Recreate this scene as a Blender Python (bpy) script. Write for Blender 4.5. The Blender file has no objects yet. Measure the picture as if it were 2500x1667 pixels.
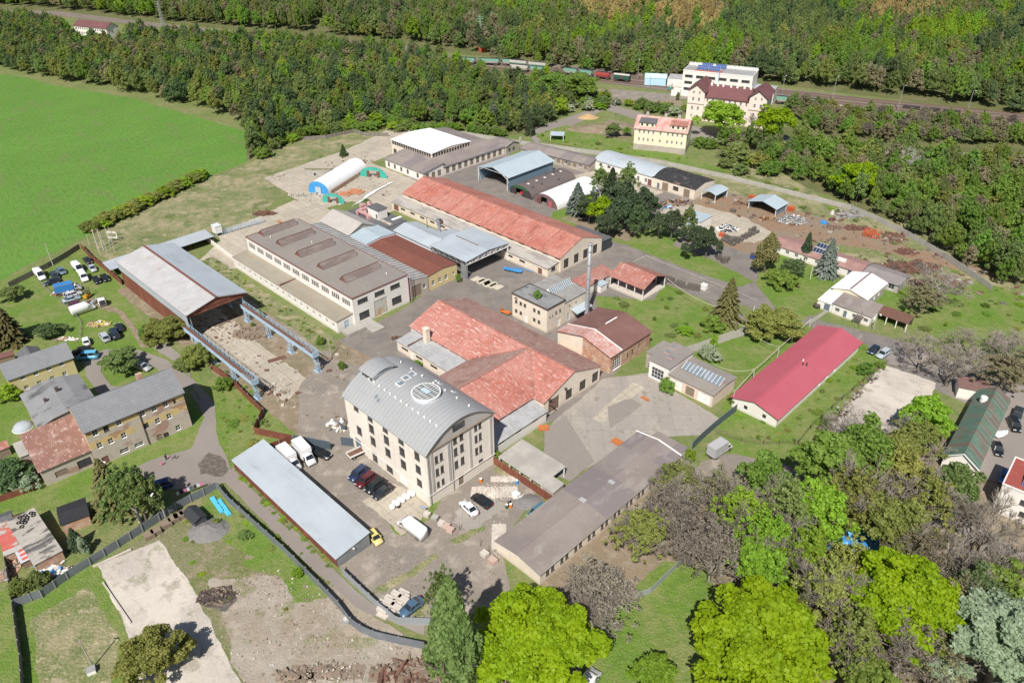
import bpy, bmesh, math, random
import numpy as np
from mathutils import Vector, Matrix
R=math.radians
sc=bpy.context.scene
COL=sc.collection
# ------------------------------------------------------------ camera, sky, sun, exposure
CAM_H=105.0
FPX=1855.0; PITCH=R(32.74); ROLL=R(-0.51); IW,IH=2500,1667
_F=np.array([0,math.cos(PITCH),-math.sin(PITCH)]); _X0=np.array([1.,0,0]); _U0=np.cross(_X0,_F)
_X=_X0*math.cos(ROLL)+_U0*math.sin(ROLL); _U=-_X0*math.sin(ROLL)+_U0*math.cos(ROLL)
cd=bpy.data.cameras.new('camera'); cam=bpy.data.objects.new('camera',cd); COL.objects.link(cam)
cd.sensor_width=36; cd.lens=36*FPX/IW; cd.clip_start=1; cd.clip_end=8000
mw=Matrix.Identity(4)
for i,v in enumerate((_X,_U,-_F)):
    for r_ in range(3): mw[r_][i]=v[r_]
mw[2][3]=CAM_H; cam.matrix_world=mw
sc.camera=cam
SUN_EL=R(50); SUN_AZ=R(-105)          # direction towards the sun, from +x counter-clockwise
w=bpy.data.worlds.new('World'); sc.world=w; w.use_nodes=True
nt=w.node_tree; bg=nt.nodes['Background']; sky=nt.nodes.new('ShaderNodeTexSky')
sky.sky_type='NISHITA'; sky.sun_disc=False; sky.sun_elevation=SUN_EL; sky.sun_rotation=R(90)-SUN_AZ
sky.air_density=1.0; sky.dust_density=1.5; sky.altitude=300
nt.links.new(sky.outputs[0],bg.inputs[0]); bg.inputs[1].default_value=0.065
sd=bpy.data.lights.new('sun','SUN'); sd.energy=5.0; sd.angle=R(0.53); sd.color=(1,.955,.89)
so=bpy.data.objects.new('sun',sd); COL.objects.link(so)
sv=Vector((math.cos(SUN_AZ)*math.cos(SUN_EL),math.sin(SUN_AZ)*math.cos(SUN_EL),math.sin(SUN_EL)))
so.rotation_euler=sv.to_track_quat('Z','Y').to_euler()
sc.view_settings.view_transform='Standard'; sc.view_settings.look='None'
sc.view_settings.exposure=0.2; sc.view_settings.gamma=1
sc.cycles.max_bounces=5; sc.cycles.transparent_max_bounces=6

# ------------------------------------------------------------ survey of the place: pixel rays of the photo meet the ground
K=dict(a=(0,0,3.647),b=(600,0,3.647),c=(1200,0,3.647),d=(1800,0,3.36),e=(0,400,3.647),h=(560,280,3.647),
 i=(1150,280,3.647),j=(1700,380,3.647),k=(0,780,3.647),l=(500,500,3.647),m=(960,600,3.647),n=(1500,600,3.647),
 o=(0,1150,3.033),q=(500,1050,2.5406),s=(780,830,3.647),t=(1100,1050,2.5406),u=(1600,850,2.6133),v=(1700,1200,2.94),
 z=(0,0,.9408),A=(400,700,5.2262),B=(0,1180,6.534),C=(2100,880,3.7325),D=(1750,480,3.92),E=(1540,180,5.6),F=(850,460,5.6))
def G(c,x,y,z=0.0):
    a,b,s=K[c]; px=a+x/s; py=b+y/s
    d=_F*FPX+_X*(px-IW/2)-_U*(py-IH/2); t=(CAM_H-z)/-d[2]
    return Vector((d[0]*t,d[1]*t,z))
SO=Vector((-79.7,209.4,0)); SA=R(-44.9)
SU=Vector((math.cos(SA),math.sin(SA),0)); SV=Vector((-SU.y,SU.x,0))
def S(u,v,z=0): return SO+SU*u+SV*v+Vector((0,0,z))
def inS(p): q=p-SO; return q.dot(SU),q.dot(SV)

# ------------------------------------------------------------ materials
MATS={}
def mat(name,base,layers=(),rough=.85,metal=0,bump=0,bscale=3,rot=0,spec=.3,coord='Object',transl=0,objvar=0):
    """layers: (kind, scale, lo, hi, colour, amount[, extra]) mixed over base in order."""
    if name in MATS: return MATS[name]
    m=bpy.data.materials.new(name); m.use_nodes=True; n=m.node_tree.nodes; l=m.node_tree.links
    bs=n['Principled BSDF']; bs.inputs['Roughness'].default_value=rough; bs.inputs['Metallic'].default_value=metal
    bs.inputs['Specular IOR Level'].default_value=spec
    tc=n.new('ShaderNodeTexCoord'); mp=n.new('ShaderNodeMapping'); mp.inputs['Rotation'].default_value=(0,0,-rot)
    l.new(tc.outputs[coord],mp.inputs[0]); vec=mp.outputs[0]
    col=None
    def mix(f,c,amt):
        nonlocal col
        mx=n.new('ShaderNodeMix'); mx.data_type='RGBA'
        mu=n.new('ShaderNodeMath'); mu.operation='MULTIPLY'; mu.inputs[1].default_value=amt; l.new(f,mu.inputs[0])
        l.new(mu.outputs[0],mx.inputs[0])
        if col is None: mx.inputs[6].default_value=(*base,1)
        else: l.new(col,mx.inputs[6])
        mx.inputs[7].default_value=(*c,1); col=mx.outputs[2]
    for L in layers:
        kind,scale,lo,hi,c,amt=L[:6]; ex=L[6] if len(L)>6 else None
        v=vec
        if kind=='noise':
            st=ex or (1,1,1); m2=n.new('ShaderNodeMapping'); m2.inputs['Scale'].default_value=st; l.new(vec,m2.inputs[0])
            if len(L)>7: m2.inputs['Location'].default_value=(L[7],L[7]*.7,0)
            t=n.new('ShaderNodeTexNoise'); t.inputs['Scale'].default_value=scale; t.inputs['Detail'].default_value=5; t.inputs['Roughness'].default_value=.62
            l.new(m2.outputs[0],t.inputs['Vector']); f=t.outputs['Fac']
        elif kind=='stripe':   # ex: axis
            t=n.new('ShaderNodeTexWave'); t.wave_type='BANDS'; t.bands_direction=ex or 'X'; t.inputs['Scale'].default_value=scale*.314159
            l.new(vec,t.inputs['Vector']); f=t.outputs['Fac']
        elif kind=='brick':    # scale=(w,h,mortar)
            t=n.new('ShaderNodeTexBrick'); t.inputs['Scale'].default_value=1; t.inputs['Brick Width'].default_value=scale[0]; t.inputs['Row Height'].default_value=scale[1]
            t.inputs['Mortar Size'].default_value=scale[2]; t.offset=ex if ex is not None else 0.0
            t.inputs['Mortar Smooth'].default_value=.2
            l.new(vec,t.inputs['Vector']); f=t.outputs['Fac']
        elif kind=='tile':     # random colour per brick
            t=n.new('ShaderNodeTexBrick'); t.inputs['Scale'].default_value=1; t.inputs['Brick Width'].default_value=scale[0]; t.inputs['Row Height'].default_value=scale[1]
            t.inputs['Mortar Size'].default_value=0; t.inputs['Color1'].default_value=(0,0,0,1); t.inputs['Color2'].default_value=(1,1,1,1)
            l.new(vec,t.inputs['Vector']); f=t.outputs['Color']
        elif kind=='crack':
            t=n.new('ShaderNodeTexVoronoi'); t.feature='DISTANCE_TO_EDGE'; t.inputs['Scale'].default_value=scale
            nz=n.new('ShaderNodeTexNoise'); nz.inputs['Scale'].default_value=.6
            ad=n.new('ShaderNodeMixRGB'); ad.blend_type='ADD'; ad.inputs[0].default_value=1.0
            l.new(vec,nz.inputs['Vector']); l.new(vec,ad.inputs[1]); l.new(nz.outputs['Color'],ad.inputs[2])
            l.new(ad.outputs[0],t.inputs['Vector']); f=t.outputs['Distance']
        elif kind=='z':
            sx=n.new('ShaderNodeSeparateXYZ'); l.new(tc.outputs['Object'],sx.inputs[0]); f=sx.outputs[2]
        rp=n.new('ShaderNodeMapRange'); rp.inputs[1].default_value=lo; rp.inputs[2].default_value=hi; rp.clamp=True
        l.new(f,rp.inputs[0]); mix(rp.outputs[0],c,amt)
    if objvar:
        oi=n.new('ShaderNodeObjectInfo'); hs=n.new('ShaderNodeHueSaturation')
        r1=n.new('ShaderNodeMapRange'); r1.inputs[3].default_value=1-objvar; r1.inputs[4].default_value=1+objvar; l.new(oi.outputs['Random'],r1.inputs[0])
        l.new(r1.outputs[0],hs.inputs['Value'])
        mu=n.new('ShaderNodeMath'); mu.operation='MULTIPLY'; mu.inputs[1].default_value=7.31; l.new(oi.outputs['Random'],mu.inputs[0])
        fr=n.new('ShaderNodeMath'); fr.operation='FRACT'; l.new(mu.outputs[0],fr.inputs[0])
        r2=n.new('ShaderNodeMapRange'); r2.inputs[3].default_value=.5-objvar*.09; r2.inputs[4].default_value=.5+objvar*.09; l.new(fr.outputs[0],r2.inputs[0])
        l.new(r2.outputs[0],hs.inputs['Hue'])
        if col is None: hs.inputs['Color'].default_value=(*base,1)
        else: l.new(col,hs.inputs['Color'])
        col=hs.outputs[0]
    if col is None: bs.inputs['Base Color'].default_value=(*base,1)
    else: l.new(col,bs.inputs['Base Color'])
    if bump:
        b=n.new('ShaderNodeBump'); b.inputs['Strength'].default_value=1; b.inputs['Distance'].default_value=bump
        t=n.new('ShaderNodeTexNoise'); t.inputs['Scale'].default_value=bscale; t.inputs['Detail'].default_value=4; l.new(vec,t.inputs['Vector'])
        l.new(t.outputs['Fac'],b.inputs['Height']); l.new(b.outputs[0],bs.inputs['Normal'])
    if transl:
        tr=n.new('ShaderNodeBsdfTranslucent'); ms=n.new('ShaderNodeMixShader'); ms.inputs[0].default_value=transl
        if col is None: tr.inputs[0].default_value=(*base,1)
        else: l.new(col,tr.inputs[0])
        l.new(bs.outputs[0],ms.inputs[1]); l.new(tr.outputs[0],ms.inputs[2])
        l.new(ms.outputs[0],n['Material Output'].inputs[0])
    MATS[name]=m; return m

NZ='noise'
# ground
m_grass=mat('rough_grass',(.15,.2,.055),[(NZ,.05,.35,.6,(.27,.24,.12),.8),(NZ,.35,.42,.62,(.105,.175,.035),.7),(NZ,1.6,.48,.66,(.27,.25,.13),.6),(NZ,6,.45,.7,(.075,.12,.025),.6)],bump=.25,bscale=2.2)
m_field=mat('field_crop',(.115,.24,.038),[('stripe',.42,.8,.97,(.08,.185,.025),.4,'X'),(NZ,.03,.35,.65,(.14,.28,.045),.85),(NZ,.1,.55,.65,(.17,.21,.07),.6,(1,.4,1),6),(NZ,.2,.5,.72,(.16,.22,.065),.55,(1,.35,1)),(NZ,1.2,.45,.65,(.065,.15,.018),.5,(1,.25,1)),(NZ,5,.4,.7,(.06,.135,.018),.4)],bump=.2,bscale=2.5,rot=R(38))
m_lawn=mat('lawn_grass',(.135,.225,.03),[(NZ,.1,.42,.6,(.25,.25,.1),.8),(NZ,.6,.45,.65,(.1,.18,.025),.7),(NZ,2.2,.52,.68,(.29,.28,.14),.5),(NZ,7,.45,.7,(.07,.125,.02),.6)],bump=.25,bscale=3)
m_dry=mat('dry_meadow',(.2,.215,.085),[(NZ,.045,.42,.56,(.38,.32,.2),.85,(1,1.8,1)),(NZ,.35,.44,.62,(.13,.18,.055),.75,(1,.5,1)),(NZ,1.6,.5,.66,(.42,.36,.23),.7,(1.8,.5,1)),(NZ,.12,.55,.63,(.12,.16,.05),.8),(NZ,.2,.57,.63,(.45,.38,.26),.7,(1,1.6,1),8),(NZ,6,.4,.7,(.07,.09,.03),.5)],bump=.3,bscale=2)
m_asph=mat('asphalt',(.215,.19,.17),[(NZ,.04,.38,.62,(.27,.238,.205),.8),(NZ,.25,.46,.62,(.155,.14,.13),.65),(NZ,.6,.62,.68,(.36,.32,.27),.5,(1,1,1),3),(NZ,2.2,.55,.72,(.3,.27,.24),.5),('tile',(9,6),0,1,(.17,.155,.145),.35),(NZ,14,.45,.65,(.16,.145,.135),.4),('crack',.07,.012,.0,(.13,.12,.11),.5)],bump=.03,bscale=12)
m_road=mat('road_asphalt',(.24,.21,.185),[(NZ,.05,.35,.65,(.3,.265,.235),.8),(NZ,.7,.5,.7,(.24,.215,.2),.5),(NZ,12,.45,.65,(.22,.2,.185),.5)],bump=.03,bscale=12)
m_gravel=mat('gravel_yard',(.275,.232,.192),[(NZ,.06,.4,.6,(.2,.175,.15),.8),(NZ,.3,.52,.66,(.43,.375,.31),.75),(NZ,.22,.62,.68,(.2,.165,.13),.6,(1,1,1),4),(NZ,3,.5,.72,(.4,.36,.31),.6),(NZ,.16,.6,.68,(.16,.17,.07),.6),(NZ,16,.4,.7,(.2,.18,.16),.5)],bump=.05,bscale=8)
m_slab=mat('concrete_slabs',(.43,.375,.3),[('tile',(3.1,2.1),.0,1,(.53,.475,.385),.75),(NZ,.1,.4,.65,(.34,.3,.25),.6),(NZ,1.2,.5,.7,(.36,.31,.25),.6),(NZ,8,.5,.7,(.3,.27,.22),.4),('brick',(3.1,2.1,.06),.2,.8,(.2,.175,.11),.6),(NZ,.9,.6,.68,(.17,.17,.08),.7)],bump=.03,bscale=6,rot=SA)
m_crack=mat('cracked_pavement',(.345,.31,.275),[(NZ,.08,.35,.65,(.42,.375,.32),.8),(NZ,.7,.5,.7,(.28,.26,.24),.6),(NZ,9,.5,.7,(.25,.23,.21),.5),('tile',(3.2,5.1),0,1,(.29,.265,.24),.6),('brick',(3.2,5.1,.05),.2,.8,(.19,.175,.13),.5),('crack',.3,.015,.0,(.17,.16,.12),.45),('crack',.75,.02,.0,(.2,.185,.15),.4),(NZ,.35,.6,.66,(.17,.175,.09),.5)],bump=.03,bscale=9)
m_pale=mat('pale_concrete',(.56,.51,.44),[(NZ,.09,.42,.6,(.4,.36,.315),.85),(NZ,.4,.54,.64,(.33,.295,.25),.7,(.5,1,1)),(NZ,.16,.6,.66,(.27,.24,.18),.7),(NZ,.08,.6,.64,(.2,.2,.1),.6,(1,1,1),5),(NZ,3,.5,.7,(.66,.61,.53),.6),(NZ,10,.5,.7,(.38,.34,.29),.4)],bump=.03,bscale=6,rot=R(-45))
m_dirt=mat('bare_earth',(.25,.185,.13),[(NZ,.08,.4,.6,(.17,.15,.085),.8),(NZ,.5,.48,.66,(.36,.3,.23),.7),(NZ,2.4,.5,.7,(.15,.13,.06),.6),(NZ,9,.5,.7,(.4,.34,.27),.5)],bump=.15,bscale=3)
m_rust_gr=mat('rust_stained_earth',(.27,.17,.11),[(NZ,.07,.42,.6,(.24,.2,.15),.8),(NZ,.7,.5,.66,(.14,.13,.07),.5),(NZ,5,.5,.7,(.34,.25,.18),.5)],bump=.08,bscale=4)
m_rubble=mat('rubble_ground',(.36,.32,.27),[(NZ,.14,.56,.62,(.14,.18,.05),.85,(1,1,1),7),(NZ,.08,.42,.6,(.27,.215,.15),.8),(NZ,.5,.48,.66,(.47,.41,.34),.6),(NZ,.25,.58,.68,(.13,.145,.05),.7),(NZ,4,.55,.68,(.55,.5,.44),.5),(NZ,9,.45,.65,(.24,.19,.14),.5)],bump=.12,bscale=3)
m_track=mat('railway_ballast',(.2,.165,.14),[(NZ,.3,.4,.6,(.27,.22,.18),.8,(.2,1,1)),(NZ,6,.4,.7,(.13,.1,.09),.6)],bump=.05,rot=R(-13))
m_forest_floor=mat('forest_floor',(.13,.145,.05),[(NZ,.1,.4,.65,(.22,.19,.1),.8),(NZ,.5,.5,.65,(.1,.15,.03),.6),(NZ,2,.4,.7,(.07,.085,.03),.6)],bump=.3)
m_white_line=mat('road_paint',(.6,.58,.53),[(NZ,2,.5,.65,(.3,.28,.26),.8)])
m_soot=mat('dark_soil',(.11,.095,.085),[(NZ,1.2,.45,.6,(.2,.17,.14),.7)],bump=.1)
m_tar=mat('tar_patch',(.26,.235,.21),[(NZ,.5,.42,.62,(.27,.24,.21),.8),(NZ,2,.5,.7,(.17,.155,.14),.6)])
m_waste=mat('weedy_waste_ground',(.2,.2,.1),[(NZ,.09,.42,.58,(.14,.17,.045),.85),(NZ,.3,.5,.62,(.33,.26,.19),.75,(1,1,1),3),(NZ,.8,.55,.66,(.12,.13,.05),.7),(NZ,2.6,.56,.68,(.46,.4,.33),.6),(NZ,9,.45,.7,(.13,.11,.06),.5)],bump=.2,bscale=3)
# walls
m_cream=mat('cream_render',(.74,.655,.54),[(NZ,.25,.42,.65,(.63,.54,.44),.6),(NZ,1.3,.55,.72,(.46,.38,.31),.6),(NZ,3,.6,.75,(.72,.66,.56),.6),('z',1,.9,.1,(.4,.34,.27),.5)])
m_mill=mat('stained_render',(.79,.73,.65),[(NZ,.2,.4,.62,(.66,.6,.53),.65,(1,1,.4)),(NZ,1.1,.52,.7,(.75,.69,.61),.6),(NZ,.7,.6,.72,(.42,.37,.32),.6,(1,1,.25)),(NZ,5,.55,.75,(.38,.33,.28),.5),('z',1,2.9,2.6,(.68,.63,.55),.6)])
m_mill_grey=mat('grey_render',(.47,.44,.41),[(NZ,.2,.4,.62,(.33,.30,.28),.7,(1,1,.3)),(NZ,1.4,.55,.7,(.47,.43,.39),.6),(NZ,.8,.58,.72,(.26,.24,.23),.6,(1,1,.2)),('z',1,2.75,2.5,(.64,.6,.53),.8)])
m_whitew=mat('white_render',(.76,.73,.68),[(NZ,.3,.45,.65,(.66,.62,.56),.5),(NZ,1.5,.58,.72,(.5,.45,.4),.5),('z',1,.8,.1,(.45,.4,.34),.5)])
m_palewall=mat('pale_blue_wall',(.6,.64,.7),[(NZ,1.,.5,.7,(.5,.53,.58),.5)])
m_greyw=mat('grey_rough_wall',(.42,.37,.32),[(NZ,.4,.42,.62,(.33,.29,.25),.8),(NZ,2,.55,.7,(.52,.47,.4),.6)])
m_yellow=mat('yellow_render',(.62,.5,.25),[(NZ,.3,.45,.65,(.55,.45,.27),.6),(NZ,2,.6,.75,(.45,.38,.25),.5)])
m_palewyel=mat('pale_yellow_render',(.76,.68,.5),[(NZ,.3,.45,.65,(.7,.62,.47),.6),(NZ,3,.6,.75,(.55,.48,.35),.5),('z',1,2.55,2.45,(.38,.36,.34),1)])
m_ylw2=mat('house_yellow_render',(.56,.48,.25),[(NZ,.4,.45,.62,(.48,.43,.3),.6),('z',1,3.3,3.35,(.6,.44,.16),.55),('z',1,3.9,3.95,(.46,.42,.32),.9)])
m_oldhouse=mat('crumbling_render',(.47,.41,.35),[('z',1,4.5,4.55,(.6,.44,.17),.9),('z',1,6.1,6.15,(.47,.42,.36),.9),('z',1,7.5,7.55,(.6,.44,.17),.9),(NZ,.35,.5,.58,(.46,.41,.36),.75,(1,1,.8)),(NZ,.18,.55,.6,(.33,.17,.12),.75,(1,1,2),5),(NZ,1.5,.55,.65,(.34,.29,.24),.6),(NZ,4,.6,.7,(.6,.55,.48),.4)])
m_pink=mat('pink_render',(.76,.66,.58),[(NZ,.2,.45,.65,(.74,.58,.5),.6),(NZ,1.4,.58,.72,(.55,.44,.38),.6)])
m_brick=mat('brick_wall',(.42,.22,.14),[('tile',(.5,.16),0,1,(.5,.31,.22),.7),(NZ,.7,.45,.6,(.52,.42,.33),.8),(NZ,.3,.55,.62,(.35,.17,.11),.5)])
m_rustwall=mat('rusty_sheet_wall',(.2,.07,.045),[('stripe',4,.2,.9,(.14,.05,.035),.7,'X'),('stripe',4,.2,.9,(.14,.05,.035),.4,'Y'),(NZ,.7,.5,.65,(.28,.1,.06),.7,(1,1,.3)),(NZ,3,.6,.7,(.3,.2,.17),.4)],rough=.7)
m_bluesheet=mat('blue_grey_sheet',(.1,.135,.17),[('stripe',4,.3,.8,(.07,.095,.12),.8,'X'),(NZ,.4,.4,.7,(.13,.165,.2),.5)],rough=.5,metal=.2)
m_sheetgrey=mat('galvanised_sheet',(.33,.35,.37),[('stripe',4,.3,.8,(.24,.26,.28),.7,'X'),('stripe',4,.3,.8,(.24,.26,.28),.4,'Y'),(NZ,.5,.45,.65,(.4,.42,.44),.6)],rough=.45,metal=.35)
# roofs
def redroof(name,base,white,amt,ax=(1,1,1)):
    return mat(name,base,[('tile',(1.1,1.0),0,1,tuple(x*.8 for x in base),.5),(NZ,.15,.4,.65,tuple(x*.72 for x in base),.55),
      (NZ,.12,.35,.65,tuple(.5*x+.5*y for x,y in zip(base,white)),.45),(NZ,1.1,.56,.64,white,amt,ax),(NZ,2.6,.56,.66,white,amt*.8,(ax[1],ax[0],1)),(NZ,.35,.55,.68,tuple(x*.5 for x in base),.5),(NZ,9,.55,.7,tuple(x*.7 for x in base),.5),
      ('brick',(1.1,1.0,.03),.2,.8,tuple(x*.55 for x in base),.35)],rough=.8,bump=.03,bscale=5)
m_redroof=redroof('faded_red_roof',(.43,.14,.1),(.6,.42,.36),.55,(3,.35,1))
m_redroof2=redroof('peeling_red_roof',(.45,.155,.115),(.64,.5,.45),.75,(.5,2.6,1))
m_greybrownroof=redroof('weathered_brown_roof',(.34,.18,.145),(.5,.42,.38),.8,(3,.5,1))
m_redrust=redroof('rust_red_roof',(.36,.13,.095),(.55,.42,.38),.6,(1.5,.4,1))
m_pinkroof=mat('new_red_sheet_roof',(.44,.105,.135),[('stripe',5,.3,.85,(.38,.085,.11),.6,'Y'),('stripe',3.1,.3,.9,(.4,.095,.12),.35,'X'),(NZ,.2,.4,.7,(.47,.125,.155),.5)],rough=.5)
m_tar_roof=mat('grey_felt_roof',(.25,.225,.205),[(NZ,.1,.4,.62,(.29,.26,.23),.8),(NZ,.8,.5,.7,(.2,.18,.165),.6),(NZ,.12,.6,.7,(.27,.23,.15),.7,(1,1,1),9),('brick',(6,1,.03),.2,.8,(.18,.165,.15),.5),(NZ,8,.5,.7,(.2,.185,.17),.4)],bump=.01)
m_mossroof=mat('mossy_felt_roof',(.29,.26,.2),[(NZ,.15,.4,.62,(.34,.31,.25),.8),('tile',(5,1.1),0,1,(.25,.225,.17),.4),(NZ,.55,.64,.66,(.5,.16,.12),.85,(1,1.5,1),4),(NZ,2,.55,.7,(.22,.2,.14),.5)],bump=.01)
m_brownroof=mat('brown_felt_roof',(.235,.2,.185),[(NZ,.08,.42,.6,(.29,.25,.225),.8),('tile',(5.4,9.),.45,.55,(.195,.17,.175),.7),('brick',(5.4,1.05,.03),.2,.8,(.17,.145,.135),.45),(NZ,.3,.56,.64,(.31,.285,.26),.6,(1,.4,1)),(NZ,.7,.6,.7,(.36,.32,.3),.6),(NZ,3,.6,.75,(.18,.14,.13),.6)],rough=.75)
m_darkbrown=mat('dark_brown_sheet_roof',(.19,.1,.085),[('stripe',2,.4,.8,(.15,.075,.065),.5,'X'),(NZ,.3,.45,.65,(.24,.13,.11),.6),(NZ,3.5,.62,.7,(.45,.35,.32),.5)],rough=.7)
m_rustroof=mat('oxide_brown_roof',(.19,.072,.052),[(NZ,.3,.42,.65,(.235,.09,.065),.6),(NZ,4,.68,.72,(.5,.42,.36),.8),('stripe',1,.75,.95,(.15,.055,.04),.5,'Y')],rough=.75)
m_rustrib=mat('rusty_ribbed_roof',(.25,.13,.1),[('stripe',3,.4,.8,(.2,.1,.08),.7,'X'),(NZ,.6,.5,.62,(.34,.21,.17),.7),(NZ,2.2,.6,.66,(.6,.5,.45),.6,(1,.3,1)),(NZ,.4,.6,.65,(.55,.48,.44),.5,(1,2,1))],rough=.7)
m_alu=mat('galvanised_roof',(.45,.49,.53),[('tile',(1.05,6.1),0,1,(.39,.43,.465),.5),(NZ,.5,.56,.66,(.34,.345,.34),.55,(1,.25,1)),('brick',(6.1,99,.035),.2,.8,(.3,.33,.35),.5),('stripe',4,.3,.8,(.38,.415,.45),.55,'Y'),(NZ,.12,.4,.65,(.5,.54,.57),.7),(NZ,2.,.62,.7,(.36,.37,.38),.5)],rough=.55,metal=.15)
m_alux=mat('galvanised_roof_b',(.45,.50,.54),[('tile',(6.1,1.05),0,1,(.39,.43,.465),.5),(NZ,.5,.56,.66,(.34,.345,.34),.55,(.25,1,1)),('brick',(99,6.1,.035),.2,.8,(.3,.33,.35),.5),('stripe',4,.3,.8,(.385,.425,.465),.5,'X'),(NZ,.12,.4,.65,(.5,.55,.585),.7),(NZ,2.,.62,.7,(.37,.38,.39),.5)],rough=.55,metal=.15)
m_alurust=mat('rust_streaked_sheet_roof',(.47,.47,.47),[('stripe',2.2,.3,.75,(.33,.3,.29),.7,'X'),(NZ,.3,.4,.65,(.53,.53,.53),.6),('tile',(6,30),0,1,(.4,.4,.4),.4),(NZ,.8,.6,.7,(.33,.2,.15),.6,(1,.15,1)),(NZ,4,.6,.7,(.3,.24,.21),.4)],rough=.6)
m_blueroof=mat('pale_blue_roof',(.42,.5,.55),[('stripe',3,.4,.8,(.37,.44,.48),.5,'X'),(NZ,.3,.4,.65,(.47,.54,.58),.6)],rough=.55,metal=.1)
m_whiteroof=mat('white_sheet_roof',(.82,.82,.82),[('stripe',2,.6,.95,(.7,.7,.7),.4,'Y'),(NZ,.4,.5,.68,(.7,.68,.66),.5),(NZ,2,.64,.7,(.55,.52,.48),.6)],rough=.6)
m_asbestos=mat('fibre_cement_roof',(.33,.31,.28),[('stripe',4,.3,.8,(.34,.32,.295),.6,'X'),('brick',(1.1,2.4,.03),.2,.8,(.3,.28,.25),.4),(NZ,.3,.4,.65,(.47,.445,.4),.6),(NZ,2,.55,.7,(.33,.31,.27),.5)])
m_asb_dark=mat('old_fibre_roof',(.155,.125,.115),[('stripe',4,.3,.8,(.115,.095,.09),.6,'Y'),('tile',(1.1,2.2),0,1,(.12,.1,.095),.6),(NZ,.9,.6,.68,(.24,.2,.18),.6)])
m_slate=mat('grey_slate_roof',(.2,.205,.215),[('brick',(.62,.62,.05),.2,.8,(.13,.135,.14),.75),('tile',(.62,.62),0,1,(.235,.24,.25),.5),(NZ,.15,.4,.65,(.235,.24,.25),.5),(NZ,1.,.6,.7,(.27,.27,.27),.5)],rot=0,rough=.65)
m_millroof=mat('smooth_grey_roof',(.335,.34,.345),[(NZ,.1,.4,.65,(.38,.385,.39),.7),('stripe',1.,.85,.98,(.22,.225,.23),.5,'X'),(NZ,.9,.6,.7,(.22,.225,.23),.4,(.2,2,1))],rough=.5)
m_greyroof=mat('dark_grey_roof',(.12,.12,.125),[(NZ,.3,.4,.65,(.15,.15,.155),.7),(NZ,2,.6,.7,(.19,.18,.18),.4),('stripe',1,.85,.98,(.09,.09,.095),.5,'X')],rough=.7)
m_blackfelt=mat('black_felt_roof',(.035,.035,.038),[(NZ,.5,.55,.62,(.1,.09,.085),.7),(NZ,2,.6,.66,(.28,.25,.22),.5),(NZ,.25,.62,.66,(.35,.16,.12),.6,(1,1,1),3)])
m_maroon=mat('maroon_roof',(.16,.07,.07),[('tile',(.5,.4),0,1,(.13,.055,.058),.6),(NZ,.2,.4,.65,(.19,.085,.085),.6)],rough=.7)
m_faded=mat('flaking_pink_roof',(.52,.32,.29),[(NZ,.5,.45,.58,(.45,.17,.12),.8),(NZ,1.4,.5,.64,(.56,.5,.47),.8),('stripe',2,.6,.9,(.4,.25,.22),.4,'X')])
m_concroof=mat('weathered_concrete_roof',(.43,.4,.36),[(NZ,.5,.42,.6,(.27,.25,.23),.85,(.25,1,1)),(NZ,2,.5,.68,(.52,.49,.44),.6,(.3,1,1)),(NZ,7,.55,.7,(.22,.2,.18),.5)])
m_greyslab=mat('pale_grey_felt_roof',(.4,.4,.405),[(NZ,.4,.42,.62,(.3,.3,.305),.8),(NZ,2,.5,.68,(.49,.49,.48),.6),(NZ,5,.6,.7,(.24,.23,.22),.5)])
m_greenroof=mat('patchy_green_roof',(.1,.165,.125),[('tile',(3.0,1.7),.45,.55,(.17,.115,.095),.85),(NZ,.4,.45,.6,(.14,.2,.15),.6),(NZ,3,.6,.7,(.25,.26,.24),.5)])
m_rib=mat('striped_sheet_roof',(.38,.375,.36),[('stripe',.62,.5,.62,(.15,.145,.14),.95,'X'),(NZ,.5,.45,.65,(.45,.44,.42),.4)],rough=.6)
# metals, glass, misc
m_glass=mat('dark_window_glass',(.03,.035,.04),[(NZ,.9,.5,.55,(.09,.1,.11),.6)],rough=.12,spec=.6)
m_skyglass=mat('skylight_glass',(.16,.2,.23),[('tile',(1.2,1.0),0,1,(.24,.28,.32),.8)],rough=.15,spec=.7)
m_solar=mat('solar_glass',(.02,.03,.07),[('brick',(.95,1.4,.06),.2,.8,(.5,.5,.52),.9),(NZ,.6,.5,.7,(.09,.12,.2),.5)],rough=.15,spec=.8)
m_bluesolar=mat('blue_solar_glass',(.05,.09,.25),[('brick',(.9,1.3,.07),.2,.8,(.35,.4,.5),.7)],rough=.2,spec=.8)
m_whitepaint=mat('white_paint',(.78,.77,.74),[(NZ,2,.6,.75,(.6,.58,.54),.4)],rough=.5)
m_trim=mat('trim_dark',(.09,.07,.06),[],rough=.7)
m_trimred=mat('oxide_red_trim',(.19,.085,.07),[(NZ,2,.5,.7,(.3,.15,.12),.5)],rough=.7)
m_trimgrey=mat('grey_trim',(.3,.3,.3),[],rough=.6)
m_frame_dk=mat('dark_window_frame',(.1,.085,.075),[],rough=.7)
m_frame_w=mat('white_window_frame',(.75,.73,.7),[],rough=.6)
m_lblue=mat('light_blue_steel',(.33,.44,.53),[(NZ,1.5,.58,.66,(.24,.15,.11),.5),(NZ,.6,.45,.65,(.42,.57,.67),.5)],rough=.55)
m_dkin=mat('dark_interior',(.05,.05,.055),[])
m_rust=mat('rusty_steel',(.145,.075,.055),[(NZ,1.5,.45,.6,(.2,.11,.075),.7),(NZ,5,.55,.7,(.1,.05,.035),.6)],rough=.85)
m_redpaint=mat('orange_red_paint',(.55,.12,.05),[(NZ,1,.5,.7,(.45,.1,.05),.5)],rough=.6)
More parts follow.
